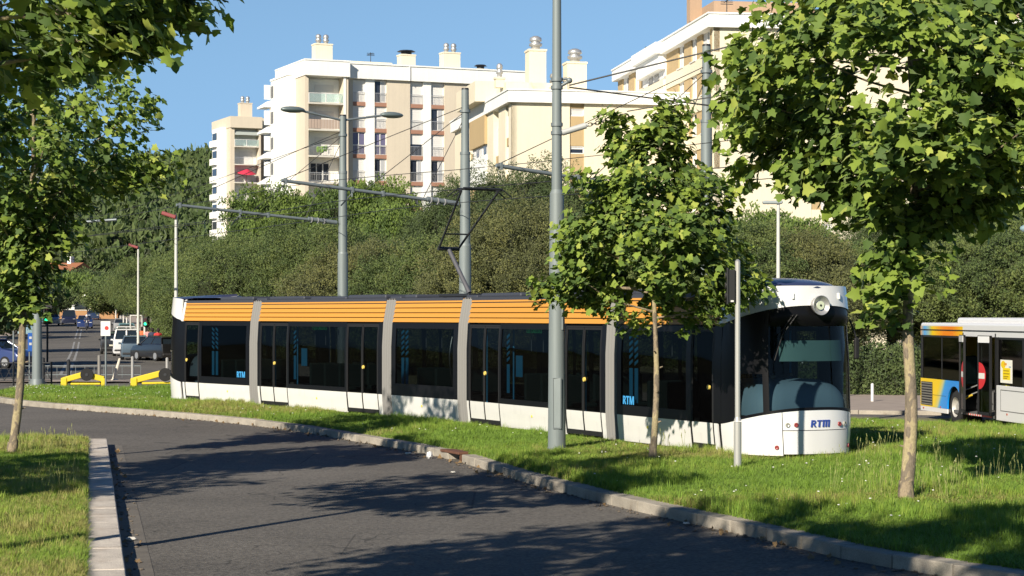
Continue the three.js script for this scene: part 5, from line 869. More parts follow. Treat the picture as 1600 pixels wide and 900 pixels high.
  // ---- cream block in the middle
  {
    const R = RNG(303), X = 0, Z = 152, g0 = H(X, Z), t = thing('apartment_building', 'lower cream apartment block with a white roof band, left of the large mast', 'building', X, 0, Z, 0.1915);
    const y0 = 18.53, zz = 0;
    // front: cream walls, one bay of ochre panels and small windows
    part('wall_strip', span(0, 4.4, g0 - 1, y0, -0.4, 0), M.cream, t); part('wall_strip', span(5.5, 16, g0 - 1, y0, -0.4, 0), M.cream, t);
    for (let i = 0; i < 7; i++) { const y = y0 - 2.8 * i; part('wall_panel', span(4.4, 5.5, y - 2.8, y - 0.95, -0.4, -0.1), M.ochre, t); part('wall_panel', span(4.4, 5.5, y - 0.35, y, -0.4, -0.1), M.ochre, t); win(t, 4.4, y - 0.94, 1.1, 0.58, 0.05, i === 1 ? 'half' : 'shut', R, false); }
    part('body', span(0.4, 15.9, g0 - 1, y0, -26, -0.4), M.cream, t);
    part('fascia', [span(-0.35, 16.2, y0, 19.4, -26.3, 0.35), span(-0.42, 16.25, 19.4, 19.52, -26.35, 0.42)], M.white, t);
    // flank facing left: local z runs back; strips of cream and ochre with tall windows
    const flank = [[0, 1.3, 'cream'], [1.3, 2.6, 'win'], [2.6, 5.4, 'cream'], [5.4, 7.0, 'win2'], [7.0, 9.6, 'creamOut'], [9.6, 16.6, 'bay'], [16.6, 18.3, 'win'], [18.3, 20.6, 'cream'], [20.6, 22, 'win2'], [22, 26, 'cream']];
    for (const [a, b, k] of flank) {
      if (k === 'cream') part('wall_strip', span(0, 0.4, g0 - 1, y0, -b, -a), M.cream, t);
      else if (k === 'creamOut') part('wall_strip', span(-0.12, 0.4, g0 - 1, y0, -b, -a), M.cream, t);
      else if (k === 'bay') { for (let i = 0; i < 3; i++) { const y = y0 - i * 5.6; part('bay_panel', span(-0.35, 0.4, y - 2.3, y, -b, -a), M.ochre, t); const f = part('window', [span(-0.1, 0.3, y - 3.15, y - 2.3, -b + 0.2, -a)], M.frame, t); for (let q = 0; q < 4; q++) part('pane', span(-0.13, -0.08, y - 3.05, y - 2.42, -b + 0.5 + q * 1.65, -b + 1.5 + q * 1.65), q % 2 ? M.pane : M.shutter, f); part('bay_panel', span(-0.3, 0.4, y - 5.6, y - 3.16, -b, -a), M.white, t); } }
      else for (let i = 0; i < 7; i++) { const y = y0 - 2.8 * i, off = k === 'win2' ? 1.3 : 0.25; const f = part('window', span(0.2, 0.4, y - off - 2.2, y - off, -b, -a), M.shutter, t); if (i % 2 === (k === 'win' ? 0 : 1)) part('pane', span(0.17, 0.2, y - off - 0.55, y - off, -b + 0.1, -a - 0.1), M.pane, f); part('wall_panel', span(0.1, 0.4, y - off - 2.8, y - off - 2.2, -b, -a), M.ochre, t); }
    }
    // roof storey and chimneys
    part('penthouse', span(-1.2, 4.5, 19.5, 21.1, -18, -9), M.cream, t); part('penthouse', span(0.5, 5.5, 19.5, 20.6, -9, -5), M.cream, t);
    chimney(t, 2.3, -5, 1.35, 1.5, 19.5, 23.2, M.cream, 'one'); chimney(t, 5.3, -5, 1.55, 1.5, 19.5, 22.3, M.cream, 'one'); chimney(t, 3.9, -5, 1.15, 1.2, 19.5, 20.4, M.cream, 'one'); chimney(t, -0.1, -6, 0.7, 0.7, 20.6, 21.1, M.cream, 'one');
    antenna(t, 5.1, 19.5, -8, 1.4);
  }
  // ---- large cream block on the right
  {
    const R = RNG(304), X = 14.4, Z = 146.8, g0 = H(X, Z), t = thing('apartment_building', 'large cream apartment block with ochre window panels, behind the right trees', 'building', X, 0, Z, 0.1485);
    const y0 = 23.36, fh = 2.8, L = 34.6;
    // flank facing left, along local -z; bands of windows and ochre panels under each floor's cream band
    const cells = [[0, 1.2, 'p'], [1.2, 3.6, 'w'], [3.6, 5.2, 'p'], [5.2, 7.0, 'w'], [7.0, 9.3, 'p'], [9.3, 11.2, 'w'], [11.2, 15.3, 'p'], [15.3, 23.9, 'bay'], [23.9, 25.6, 'p'], [25.6, 27.6, 'w'], [27.6, 29.9, 'p'], [29.9, 32.6, 'w'], [32.6, L, 'p']];
    for (let i = 0; i < 8; i++) {
      const yt = y0 - i * fh, yb = yt - 1.72;
      part('wall_band', span(0, 0.5, yt - fh, yb, -L, -0.3), M.cream, t);
      for (const [a, b, k] of cells) {
        if (k === 'p') part('wall_panel', span(0.08, 0.5, yb, yt, -b, -a), M.ochre, t);
        else if (k === 'w') {
          const f = part('window', [span(0.2, 0.32, yb, yt, -b, -b + 0.09), span(0.2, 0.32, yb, yt, -a - 0.09, -a), span(0.2, 0.32, yt - 0.09, yt, -b, -a), span(-0.08, 0.3, yb - 0.05, yb + 0.03, -b, -a)], M.frame, t), sh = R() < 0.45;
          const m = (a + b) / 2; part('shutter', span(0.22, 0.34, yb + 0.03, yt - 0.09, -b + 0.09, -m - 0.1), M.shutter, f); part(sh ? 'shutter' : 'pane', span(0.26, 0.36, yb + 0.03, yt - 0.09, -m + 0.1, -a - 0.09), sh ? M.shutter : M.pane, f); part('mullion', span(0.18, 0.34, yb + 0.03, yt - 0.09, -m - 0.1, -m + 0.1), M.frame, f);
        } else {
          part('bay_panel', span(-0.55, 0.5, yt - 1.15, yt, -b, -a), M.white, t);
          const f = part('window', span(0.0, 0.4, yt - 1.95, yt - 1.15, -b, -a), M.frame, t); for (let q = 0; q < 4; q++) part(q % 3 ? 'pane' : 'shutter', span(-0.03, 0.02, yt - 1.85, yt - 1.25, -b + 0.5 + q * 2.05, -b + 2.0 + q * 2.05), q % 3 ? M.pane : M.shutter, f);
          part('bay_panel', span(-0.2, 0.5, yt - fh, yt - 1.96, -b, -a), M.cream, t);
        }
      }
    }
    part('end_wall', span(0, 0.5, g0 - 1, y0, -0.3, 0), M.cream, t);
    part('fascia', [span(-0.4, 30, y0, 24.3, -L - 0.3, 0.35), span(-0.48, 30.1, 24.3, 24.42, -L - 0.35, 0.42)], M.white, t); part('fascia', span(-0.9, -0.4, y0 + 0.03, 24.28, -24.2, -15), M.white, t);
    // front facing the camera: plain cream with a bay of windows
    const fb = [[7.3, 8.9], [18, 19.6]];
    const fx = [0.0, 7.3, 8.9, 18, 19.6, 30]; for (let i = 0; i < 3; i++) part('wall_strip', span(fx[2 * i] + (i ? 0 : 0.5), fx[2 * i + 1], g0 - 1, y0, -0.45, i ? 0 : -0.001), M.cream, t);
    for (const [a, b] of fb) for (let i = 0; i < 9; i++) { const yt = y0 - i * fh; win(t, lerp(a, b, 0.45), yt - 1.8, (b - a) * 0.55, 1.75, 0.1, R() < 0.5 ? 'open' : 'shut', R, false); part('wall_panel', span(a, lerp(a, b, 0.45), yt - 1.8, yt, -0.4, -0.1), M.ochre, t); part('wall_band', span(a, b, yt - fh, yt - 1.8, -0.4, -0.03), M.cream, t); }
    part('body', span(0.5, 30, g0 - 1, y0, -L, -0.45), M.cream, t);
    chimney(t, 3.6, -22, 1.0, 1.2, 24.4, 29.6, M.tanDark, 'cage'); part('penthouse', span(4.6, 13, 24.4, 28.1, -26, -18), M.tanDark, t); part('penthouse', span(22, 26, 24.4, 26.5, -14, -7), M.tanDark, t);
    for (const [x, z] of [[0.6, -9], [0.4, -24]]) part('floodlight', [bx(0.7, 0.12, 0.3, x - 0.3, 25.0, z).rotateZ(-0.02), bar(new THREE.Vector3(x, 24.3, z), new THREE.Vector3(x, 25, z), 0.04)], M.darkMetal, t);
    antenna(t, 1.8, 24.4, -3, 1.6);
  }
  // ---- houses at the end of the street
  function house(label, px, Z, pyTop, w, d, h, rot, wall, roofC) {
    const X = at(px, Z), y = Math.max(H(X, Z), hi(pyTop, Z) - h - 2), t = thing('house', label, 'house', X, y, Z, rot);
    part('wall', span(-w / 2, w / 2, -4, h, -d / 2, d / 2), wall, t);
    const s = new THREE.Shape(); s.moveTo(-d / 2 - 0.4, h); s.lineTo(d / 2 + 0.4, h); s.lineTo(0, h + d * 0.24); const e = new THREE.ExtrudeGeometry(s, { depth: w + 0.8, bevelEnabled: false }); e.rotateY(Math.PI / 2); e.translate(-w / 2 - 0.4, 0, 0);
    const r = part('roof', boxUV(e), roofC, t); part('chimney', span(w * 0.2, w * 0.2 + 0.9, h, h + d * 0.24 + 1.2, -0.5, 0.5), wall, r);
    for (const x of [-w * 0.28, w * 0.22]) { const f = part('window', span(x - 0.7, x + 0.7, h * 0.35, h * 0.75, d / 2, d / 2 + 0.06), M.frame, t); part('pane', span(x - 0.55, x + 0.55, h * 0.38, h * 0.72, d / 2 + 0.06, d / 2 + 0.09), M.pane, f); }
    return t;
  }
  const tile = mat(C(0.42, 0.17, 0.08), 0.9, 0, { map: rep(mottle, 2) });
  house('cream house with an orange tiled roof above the street trees at left', 94, 400, 412, 11, 9, 5, -0.5, M.white, tile);
  house('small white house half hidden by trees left of the street', 84, 380, 458, 7, 6, 3.5, 0.3, M.white, tile);
  house('low cream house at the far end of the street, behind the globe lamps', 145, 385, 466, 8, 6, 3.2, 0.2, M.cream, tile);
  { const Z = 300, X = at(137, Z), y = H(X, Z), h = hi(463, Z) - y, t = thing('globe_lamp', 'street lamp with two white globes at the street end', 'street lamp', X, y, Z); part('post', [cyl(0.1, 0.07, h - 0.2, 0, 0, 0, 10), bx(1.0, 0.08, 0.08, 0, h - 0.4, 0)], M.darkMetal, t); for (const s of [-0.42, 0.42]) part('globe', new THREE.SphereGeometry(0.34, 16, 12).translate(s, h, 0), mat(C(0.75, 0.75, 0.72), 0.4), t); }
  { const Z = 310, t = thing('garden_wall', 'low orange bank and wall at the street end', 'wall', at(140, Z), H(at(140, Z), Z), Z); part('wall', rbx(9, 1.3, 0.5, 0.05, 0, 0.6, 0), mat(C(0.4, 0.22, 0.1), 0.9), t); part('coping', rbx(9.2, 0.12, 0.6, 0.03, 0, 1.3, 0), M.slab, t); }
}
// ------------------------------------------------------------------ bus
{
  const v = (x, y, z) => new THREE.Vector3(x, y, z);
  const X = 12.75, Z = 63.9, dx = 0.12, dZ = -0.993, t = thing('bus', 'white city bus with yellow and blue rear livery and its middle door open', 'bus', X - dZ * 1.25, H(X, Z), Z + dx * 1.25, Math.atan2(dZ, dx));
  // local x runs to the front, local +z is the door side facing us; the origin is the rear axle line's middle at the rear wall
  const white = new THREE.MeshPhysicalMaterial({ color: C(0.72, 0.72, 0.72), roughness: 0.35, clearcoat: 0.5, clearcoatRoughness: 0.15 });
  const livery = (h, f) => { const c = document.createElement('canvas'); c.width = 512; c.height = 256; const g = c.getContext('2d'); f(g, c.width, c.height); const q = new THREE.CanvasTexture(c); q.colorSpace = THREE.SRGBColorSpace; return new THREE.MeshPhysicalMaterial({ map: q, roughness: 0.35, clearcoat: 0.5, clearcoatRoughness: 0.15 }); };
  const lower = livery(0, (g, w, h) => { g.fillStyle = '#f2cb00'; g.fillRect(0, 0, w, h); const q = g.createLinearGradient(w * 0.42, h * 0.35, w * 0.72, h * 0.62); q.addColorStop(0, '#f2cb00'); q.addColorStop(0.35, '#c9c48a'); q.addColorStop(0.55, '#2796e4'); q.addColorStop(1, '#148ae0'); g.fillStyle = q; g.fillRect(w * 0.3, 0, w * 0.7, h); });
  const upper = livery(0, (g, w, h) => { const q = g.createLinearGradient(0, 0, w, 0); q.addColorStop(0, '#d9a77a'); q.addColorStop(0.1, '#5aa6e8'); q.addColorStop(0.2, '#9fb9b0'); q.addColorStop(0.3, '#f2c800'); q.addColorStop(0.55, '#f08a00'); q.addColorStop(0.75, '#ee8400'); q.addColorStop(1, '#f2c800'); g.fillStyle = q; g.fillRect(0, 0, w, h); });
  const glass = new THREE.MeshPhysicalMaterial({ color: C(0.14, 0.16, 0.16), roughness: 0.03, transmission: 1, thickness: 0, ior: 1.2 }), dark = mat(C(0.012, 0.012, 0.013), 0.5), grey = mat(C(0.12, 0.12, 0.12), 0.7);
  const L = 11.8, W = 1.25, yb = 0.3, ys = 1.28, yw = 2.62, yt = 2.9, d0 = 3.9, d1 = 6.6;
  const planeUV = (g, x0, x1, y0, y1) => { const p = g.attributes.position, u = g.attributes.uv; for (let i = 0; i < p.count; i++) u.setXY(i, (p.getX(i) - x0) / (x1 - x0), (p.getY(i) - y0) / (y1 - y0)); return g; };
  part('floor', [span(0.05, L - 0.05, 0.32, 0.42, -1.18, 1.18), span(0.05, 3.5, 0.42, 0.95, -1.18, 1.0)], grey, t); part('ceiling', span(0.1, L - 0.1, 2.66, 2.7, -1.2, 1.2), grey, t);
  part('far_side', [span(0.05, L, yb, ys, -1.25, -1.2), span(0.05, L, yw, yt, -1.25, -1.2)], white, t); part('window', span(0.1, L - 0.1, ys, yw, -1.24, -1.235), glass, t);
  part('rear_wall', span(0, 0.06, yb, yt, -1.24, 1.2), lower, t); part('front_wall', span(L - 0.08, L, yb, 1.1, -1.25, 1.25), white, t); part('windscreen', span(L - 0.06, L - 0.03, 1.1, 2.7, -1.2, 1.2), glass, t);
  // near side, lower panels with a cut-out for the wheel
  const arch = new THREE.Shape(); arch.moveTo(0, yb + 0.12); arch.lineTo(2.5, yb + 0.12); arch.absarc(3.12, 0.5, 0.62, Math.PI * 0.98, Math.PI * 0.13, true); arch.lineTo(d0 - 0.02, yb + 0.35); arch.lineTo(d0 - 0.02, ys); arch.lineTo(0, ys);
  const ag = new THREE.ExtrudeGeometry(arch, { depth: 0.05, bevelEnabled: false }).translate(0, 0, 1.2); part('rear_panel', planeUV(ag, 0.2, 3.4, yb, ys), lower, t);
  part('sill_panel', span(0, 2.48, yb - 0.02, yb + 0.115, 1.2, 1.248), white, t);
  part('panel_seam', span(1.1, 2.4, 0.79, 0.8, 1.24, 1.254), dark, t);
  const gr = part('grille', rbx(1.05, 0.72, 0.03, 0.01, 0.62, 0.82, 1.25), dark, t); for (let i = 0; i < 9; i++) part('grille_slat', bx(1.0, 0.035, 0.03, 0.62, 0.5 + i * 0.08, 1.265).rotateX(0), mat(C(0.2, 0.19, 0.16), 0.6), gr);
  part('side_panel', rbx(L - d1 - 0.1, ys - yb, 0.05, 0.015, (d1 + 0.05 + L - 0.05) / 2, (yb + ys) / 2, 1.225), white, t); part('side_hatch', [bx(3.2, 0.02, 0.02, d1 + 2.0, 1.16, 1.246), bx(3.2, 0.02, 0.02, d1 + 2.0, 0.58, 1.246), bx(0.02, 0.6, 0.02, d1 + 0.4, 0.87, 1.246)], grey, t);
  part('upper_panel', planeUV(span(0, d0 - 0.02, yw, yt, 1.2, 1.25), 0, d0, yw, yt), upper, t); part('upper_panel', span(d0 - 0.02, L, yw, yt, 1.2, 1.25), white, t);
  part('gutter', span(0, L, yt - 0.13, yt - 0.1, 1.24, 1.265), dark, t);
  part('window', span(0.08, d0 - 0.1, ys + 0.02, yw - 0.02, 1.215, 1.22), glass, t); part('window', span(d1 + 0.1, L - 0.1, ys + 0.02, yw - 0.02, 1.215, 1.22), glass, t);
  part('window_frame', [span(0, 0.14, ys, yw, 1.18, 1.245), span(1.9, 1.98, ys, yw, 1.18, 1.225), span(d0 - 0.14, d0, ys, yw, 1.18, 1.245), span(d1, d1 + 0.14, ys, yw, 1.18, 1.245), span(8.6, 8.7, ys, yw, 1.18, 1.235), span(0, d0, yw - 0.06, yw, 1.18, 1.24), span(d1, L, yw - 0.06, yw, 1.18, 1.24)], dark, t);
  part('roof', new RoundedBoxGeometry(L, 0.16, 2.5, 3, 0.07).translate(L / 2, yt + 0.02, 0), white, t); part('roof_fairing', rbx(L - 2.6, 0.2, 1.9, 0.08, (L + 2.4) / 2, yt + 0.16, 0), white, t);
  // doorway with two outward swung leaves
  part('door_frame', [span(d0 - 0.03, d0 + 0.05, 0.34, 2.72, 1.17, 1.256), span(d1 - 0.05, d1 + 0.03, 0.34, 2.72, 1.17, 1.256), span(d0, d1, 2.6, 2.72, 1.17, 1.245)], dark, t);
  part('door_step', [span(d0, d1, 0.33, 0.4, 0.5, 1.25)], grey, t);
  const stripe = part('step_edge', span(d0 + 0.3, d1 - 0.3, 0.34, 0.385, 1.25, 1.256), mat(C(0.6, 0.05, 0.04), 0.5), t); for (let i = 0; i < 7; i++) part('step_stripe', span(d0 + 0.36 + i * 0.19, d0 + 0.44 + i * 0.19, 0.34, 0.385, 1.256, 1.259), M.paint, stripe);
  for (const [x0, x1, yaw, ox] of [[0, 0.72, -0.16, d0 + 0.06], [-0.72, 0, 0.16, d1 - 0.06]]) {
    const leafG = [span(x0, x0 + 0.06, 0.42, 2.66, -0.03, 0.03), span(x1 - 0.06, x1, 0.42, 2.66, -0.03, 0.03), span(x0, x1, 2.6, 2.66, -0.03, 0.03), span(x0, x1, 0.42, 0.5, -0.03, 0.03)].map(g => g.rotateY(yaw).translate(ox, 0, 1.36));
    const leaf = part('door', leafG, dark, t); part('door_glass', span(x0 + 0.05, x1 - 0.05, 0.5, 2.6, -0.005, 0.005).rotateY(yaw).translate(ox, 0, 1.36), glass, leaf);
    part('door_header', span(x0 + 0.05, x1 - 0.05, 2.46, 2.64, 0.03, 0.045).rotateY(yaw).translate(ox, 0, 1.36), white, leaf);
    // half of a round no-entry sticker on each leaf, split by the doorway
    const inner = x0 === 0 ? x1 - 0.06 : x0 + 0.06, s = new THREE.Shape(), a0 = x0 === 0 ? Math.PI / 2 : -Math.PI / 2; s.absarc(0, 0, 0.38, a0, a0 + Math.PI, false);
    part('no_entry_sticker', new THREE.ExtrudeGeometry(s, { depth: 0.008, bevelEnabled: false, curveSegments: 20 }).translate(inner, 1.52, 0.012).rotateY(yaw).translate(ox, 0, 1.36), mat(C(0.5, 0.025, 0.03), 0.5), leaf);
    part('sticker_bar', span(x0 === 0 ? inner - 0.33 : inner, x0 === 0 ? inner : inner + 0.33, 1.44, 1.6, 0.021, 0.025).rotateY(yaw).translate(ox, 0, 1.36), M.paint, leaf);
  }
  part('hand_rail', [cyl(0.02, 0.02, 2.0, d0 + 0.75, 0.42, 0.95, 8), cyl(0.02, 0.02, 2.0, d1 - 0.8, 0.42, 0.6, 8), bar(v(d0 + 0.1, 1.05, 1.2), v(d0 + 0.6, 1.25, 0.9), 0.02), bar(v(d0 + 0.1, 0.85, 1.2), v(d0 + 0.6, 1.05, 0.9), 0.02)], M.inox, t);
  part('grab_handle', bar(v(d0 + 0.25, 0.78, 1.3), v(d0 + 0.62, 0.92, 1.2), 0.03), mat(C(0.7, 0.5, 0.05), 0.5), t);
  part('seat', [rbx(0.1, 0.72, 0.48, 0.05, d0 + 1.35, 1.35, 0.35), rbx(0.1, 0.72, 0.44, 0.05, d0 + 1.35, 1.35, -0.2), rbx(0.45, 0.1, 0.95, 0.04, d0 + 1.55, 0.98, 0.08)], mat(C(0.7, 0.6, 0.02), 0.6), t);
  for (const x of [1.0, 2.0, 7.2, 8.2]) part('seat', [rbx(0.1, 0.8, 0.9, 0.05, x, 1.6, 0.6), rbx(0.42, 0.1, 0.9, 0.04, x + 0.25, 1.2, 0.6)], mat(C(0.05, 0.09, 0.09), 0.8), t);
  // poster in the window
  { const c = document.createElement('canvas'); c.width = 128; c.height = 160; const g = c.getContext('2d'); g.fillStyle = '#e8e6da'; g.fillRect(0, 0, 128, 160); g.fillStyle = '#e8c40c'; g.beginPath(); g.arc(32, 34, 26, 0, 7); g.fill(); g.fillStyle = '#dd9a30'; g.fillRect(40, 22, 30, 16); g.fillStyle = '#ecd000'; g.fillRect(26, 56, 82, 82); g.fillStyle = '#9a7a10'; for (const [y, w] of [[72, 60], [92, 66], [112, 54], [124, 40]]) g.fillRect(34, y, w, 7); g.fillStyle = '#7a93b5'; g.fillRect(92, 44, 24, 8); const q = new THREE.CanvasTexture(c); q.colorSpace = THREE.SRGBColorSpace; part('poster', planeUV(span(d1 + 0.32, d1 + 1.22, 1.36, 2.0, 1.224, 1.23), d1 + 0.32, d1 + 1.22, 1.36, 2.0), mat(0xffffff, 0.6, 0, { map: q }), t); }
  for (const [x, z] of [[3.12, 1.06], [3.12, -1.06], [9.2, 1.06], [9.2, -1.06]]) {
    const w = part('wheel', new THREE.LatheGeometry([[0.28, -0.13], [0.46, -0.14], [0.5, -0.09], [0.5, 0.09], [0.46, 0.14], [0.28, 0.13]].map(p => new THREE.Vector2(...p)), 28).rotateX(Math.PI / 2).translate(x, 0.5, z), M.rubber, t);
    part('rim', [new THREE.LatheGeometry([[0, 0.02], [0.12, 0.05], [0.14, 0.0], [0.24, -0.02], [0.28, 0.1], [0.3, 0.12]].map(p => new THREE.Vector2(...p)), 24).rotateX(Math.PI / 2).translate(x, 0.5, z + (z > 0 ? 0.03 : -0.03))], mat(C(0.5, 0.48, 0.44), 0.5, 0.3), w);
    part('wheel_well', new THREE.CylinderGeometry(0.62, 0.62, 0.6, 24, 1, true, 0, Math.PI * 2).rotateX(Math.PI / 2).translate(x, 0.52, z > 0 ? 0.87 : -0.87), dark, t);
  }
  part('tail_lamp', rbx(0.03, 0.5, 0.12, 0.01, -0.01, 1.0, 1.12), mat(C(0.5, 0.06, 0.03), 0.3), t); part('marker_lamp', [bx(0.08, 0.04, 0.02, 0.3, 0.36, 1.255), bx(0.05, 0.05, 0.02, 1.9, 0.45, 1.255), bx(0.06, 0.05, 0.02, d1 + 0.9, 0.5, 1.255)], mat(C(0.4, 0.08, 0.04), 0.4), t);
}
// ------------------------------------------------------------------ cars
{
  const profileKinds = { // lower body outline and greenhouse: lengths in metres from the rear
    sedan: { L: 4.4, W: 1.74, body: [[0.05, 0.28], [0, 0.55], [0.04, 0.92], [0.7, 0.98], [3.1, 0.94], [4.1, 0.82], [4.38, 0.6], [4.38, 0.3]], cab: [[0.45, 0.95], [1.05, 1.42], [2.35, 1.44], [3.25, 0.92]] },
    hatch: { L: 3.9, W: 1.68, body: [[0.05, 0.28], [0, 0.6], [0.06, 0.95], [0.7, 0.97], [2.8, 0.94], [3.65, 0.8], [3.88, 0.58], [3.88, 0.3]], cab: [[0.08, 0.93], [0.42, 1.4], [2.0, 1.46], [2.95, 0.92]] },
    van: { L: 4.3, W: 1.78, body: [[0.03, 0.28], [0, 0.6], [0.02, 1.05], [1, 1.06], [3.1, 1.02], [4.05, 0.88], [4.28, 0.62], [4.28, 0.3]], cab: [[0.03, 1.0], [0.14, 1.76], [2.35, 1.8], [3.3, 1.0]] },
  };
  const glassM = mat(C(0.015, 0.022, 0.03), 0.06), lampW = mat(C(0.6, 0.6, 0.58), 0.15), lampR = mat(C(0.4, 0.02, 0.02), 0.25), plate = mat(C(0.6, 0.58, 0.45), 0.5);
  function car(kind, paint, label, X, Z, dx, dZ, group, opt = {}) {
    const K = profileKinds[kind], t = thing(kind === 'van' ? 'parked_van' : 'car', label, kind === 'van' ? 'van' : 'car', X, H(X, Z), Z, Math.atan2(dZ, dx), group), w = K.W / 2;
    const m = new THREE.MeshPhysicalMaterial({ color: C(...paint), roughness: 0.35, metalness: 0.2, clearcoat: 1, clearcoatRoughness: 0.06 });
    const s = new THREE.Shape(); K.body.forEach(([x, y], i) => i ? s.lineTo(x, y) : s.moveTo(x, y)); s.closePath();
    const wx = [0.78, K.L - 0.82];
    const hole = wx.map(x => { const p = new THREE.Path(); return x; });
    const bevel = 0.09, e = new THREE.ExtrudeGeometry(s, { depth: K.W - 2 * bevel, bevelEnabled: true, bevelSize: bevel, bevelThickness: bevel, bevelSegments: 3, curveSegments: 4 }); e.translate(-K.L / 2, 0, -w + bevel);
    part('body', toCreasedNormals(e, 0.7), m, t);
    // greenhouse: glass block that narrows to the top, with painted roof and pillars
    const c = K.cab, wt = w - 0.22, wl = w - 0.06, box = (pts, inn) => { const P = []; const A = pts.map(([x, y, ww]) => [[x - K.L / 2, y, ww - inn], [x - K.L / 2, y, -(ww - inn)]]); const q = (a, b, cc, d) => P.push(...a, ...b, ...cc, ...a, ...cc, ...d); for (let i = 0; i < A.length; i++) { const n = A[(i + 1) % A.length]; q(A[i][0], n[0], n[1], A[i][1]); } const tri = k => { for (let i = 1; i + 1 < A.length; i++) P.push(...A[0][k], ...A[i][k], ...A[i + 1][k]); }; tri(0); tri(1); const g = new THREE.BufferGeometry(); g.setAttribute('position', new THREE.Float32BufferAttribute(P, 3)); g.computeVertexNormals(); g.setAttribute('uv', new THREE.Float32BufferAttribute(new Float32Array(P.length / 3 * 2), 2)); return g; };
    const pts = [[c[0][0], c[0][1], wl], [c[1][0], c[1][1], wt], [c[2][0], c[2][1], wt], [c[3][0], c[3][1], wl]];
    part('window', box(pts, 0), glassM, t, 'dark glazing all round');
    const pv = (i, k) => new THREE.Vector3(pts[i][0] - K.L / 2, pts[i][1], k * pts[i][2]);
    const mid = (a, b, q) => a.clone().lerp(b, q);
    const roof = [pv(1, 1), pv(2, 1)], rg = new RoundedBoxGeometry(c[2][0] - c[1][0] + 0.22, 0.09, wt * 2 + 0.06, 2, 0.04); rg.rotateZ(Math.atan2(c[2][1] - c[1][1], c[2][0] - c[1][0])); rg.translate((c[1][0] + c[2][0]) / 2 - K.L / 2, (c[1][1] + c[2][1]) / 2 + 0.015, 0);
    const rf = part('roof', boxUV(rg), m, t);
    for (const k of [1, -1]) { part('pillar', [bar(pv(0, k), pv(1, k), 0.055, 6), bar(pv(3, k), pv(2, k), 0.04, 6), bar(mid(pv(0, k), pv(3, k), 0.5), mid(pv(1, k), pv(2, k), 0.5), 0.04, 6)], kind === 'sedan' || kind === 'hatch' ? m : m, rf); }
    if (kind === 'van') part('rear_door', [bar(pv(0, 0), pv(1, 0), 0.07, 6), bar(pv(0, 1), pv(0, -1), 0.07, 6)], m, t);
    for (const x of wx) for (const k of [1, -1]) { const wh = part('wheel', new THREE.CylinderGeometry(0.31, 0.31, 0.2, 20).rotateX(Math.PI / 2).translate(x - K.L / 2, 0.31, k * (w - 0.09)), M.rubber, t); part('rim', new THREE.CylinderGeometry(0.2, 0.2, 0.02, 14).rotateX(Math.PI / 2).translate(x - K.L / 2, 0.31, k * (w + 0.015)), mat(C(0.45, 0.45, 0.45), 0.35, 0.6), wh); }
    for (const k of [1, -1]) { part('tail_light', rbx(0.08, 0.18, 0.24, 0.03, -K.L / 2 + 0.0, 0.78, k * (w - 0.2)), opt.braking ? mat(C(0.7, 0.03, 0.03), 0.3, 0, { emissive: C(1, 0.06, 0.03), emissiveIntensity: 1.2 }) : lampR, t); part('headlight', rbx(0.1, 0.16, 0.32, 0.04, K.L / 2 - 0.02, 0.66, k * (w - 0.24)), lampW, t); part('mirror', rbx(0.1, 0.12, 0.16, 0.03, c[3][0] - 0.25 - K.L / 2, c[3][1] + 0.07, k * (w + 0.06)), m, t); }
    part('number_plate', [bx(0.02, 0.11, 0.5, -K.L / 2 - 0.085, 0.62, 0)], plate, t); part('bumper', rbx(0.1, 0.14, K.W * 0.92, 0.04, -K.L / 2 - 0.04, 0.4, 0), mat(C(0.03, 0.03, 0.032), 0.6), t);
    return t;
  }
  const away = [-0.2, 0.98], to = [0.2, -0.98], sx = (Z, lat) => streetX(Z) + lat, q = 'cars queuing in the right lane of the street';
  // an angle between the way along the street and across it
  car('sedan', [0.09, 0.13, 0.17], 'blue grey saloon at the front of the right lane, seen from behind', sx(128, 1.9), 128, ...away, q);
  car('hatch', [0.012, 0.012, 0.014], 'black hatchback with lit red tail light turning out beside the tram rear', at(247, 124), 124, -0.62, 0.78, q, { braking: true });
  car('van', [0.7, 0.7, 0.7], 'white van with two rear windows behind the blue grey saloon', sx(139, 1.55), 139, ...away, q);
  car('hatch', [0.015, 0.015, 0.017], 'black car half hidden left of the white van', sx(146, 0.7), 146, ...away, q);
  car('van', [0.72, 0.72, 0.71], 'white van farther up, its roof showing over the first van', sx(160, 1.9), 160, ...away, q);
  car('hatch', [0.16, 0.3, 0.34], 'pale teal car parked ahead of the two white vans', sx(186, 2.4), 186, ...away, q);
  car('sedan', [0.3, 0.3, 0.3], 'silver saloon, last of the right lane', sx(214, 2.4), 214, ...away, q);
  const q2 = 'cars on the left side of the street';
  car('sedan', [0.02, 0.04, 0.14], 'dark blue car coming down the middle of the street', sx(236, -1.5), 236, ...to, q2);
  car('van', [0.015, 0.02, 0.05], 'very dark blue van coming down the street', sx(262, -3.6), 262, ...to, q2);
  car('hatch', [0.03, 0.05, 0.1], 'dark car at the crest of the street', sx(300, -0.4), 300, ...to, q2);
  car('hatch', [0.35, 0.37, 0.4], 'silver car parked on the left kerb, headlights towards us', sx(256, -5.6), 256, ...to, q2);
  car('van', [0.08, 0.14, 0.3], 'blue van parked behind the silver car on the left kerb', sx(268, -6.6), 268, ...to, q2);
  car('sedan', [0.3, 0.45, 0.5], 'pale blue car parked behind the traffic light on the left', sx(200, -7.0), 200, ...to, q2);
  car('hatch', [0.03, 0.05, 0.16], 'dark blue car cut by the left edge of the picture', at(-4, 108), 108, 0.9, -0.4, q2);
  car('hatch', [0.6, 0.6, 0.6], 'white car parked behind the hedge beside the tram front', at(1322, 88), 88, 0.8, -0.5, 'cars parked behind the hedge');
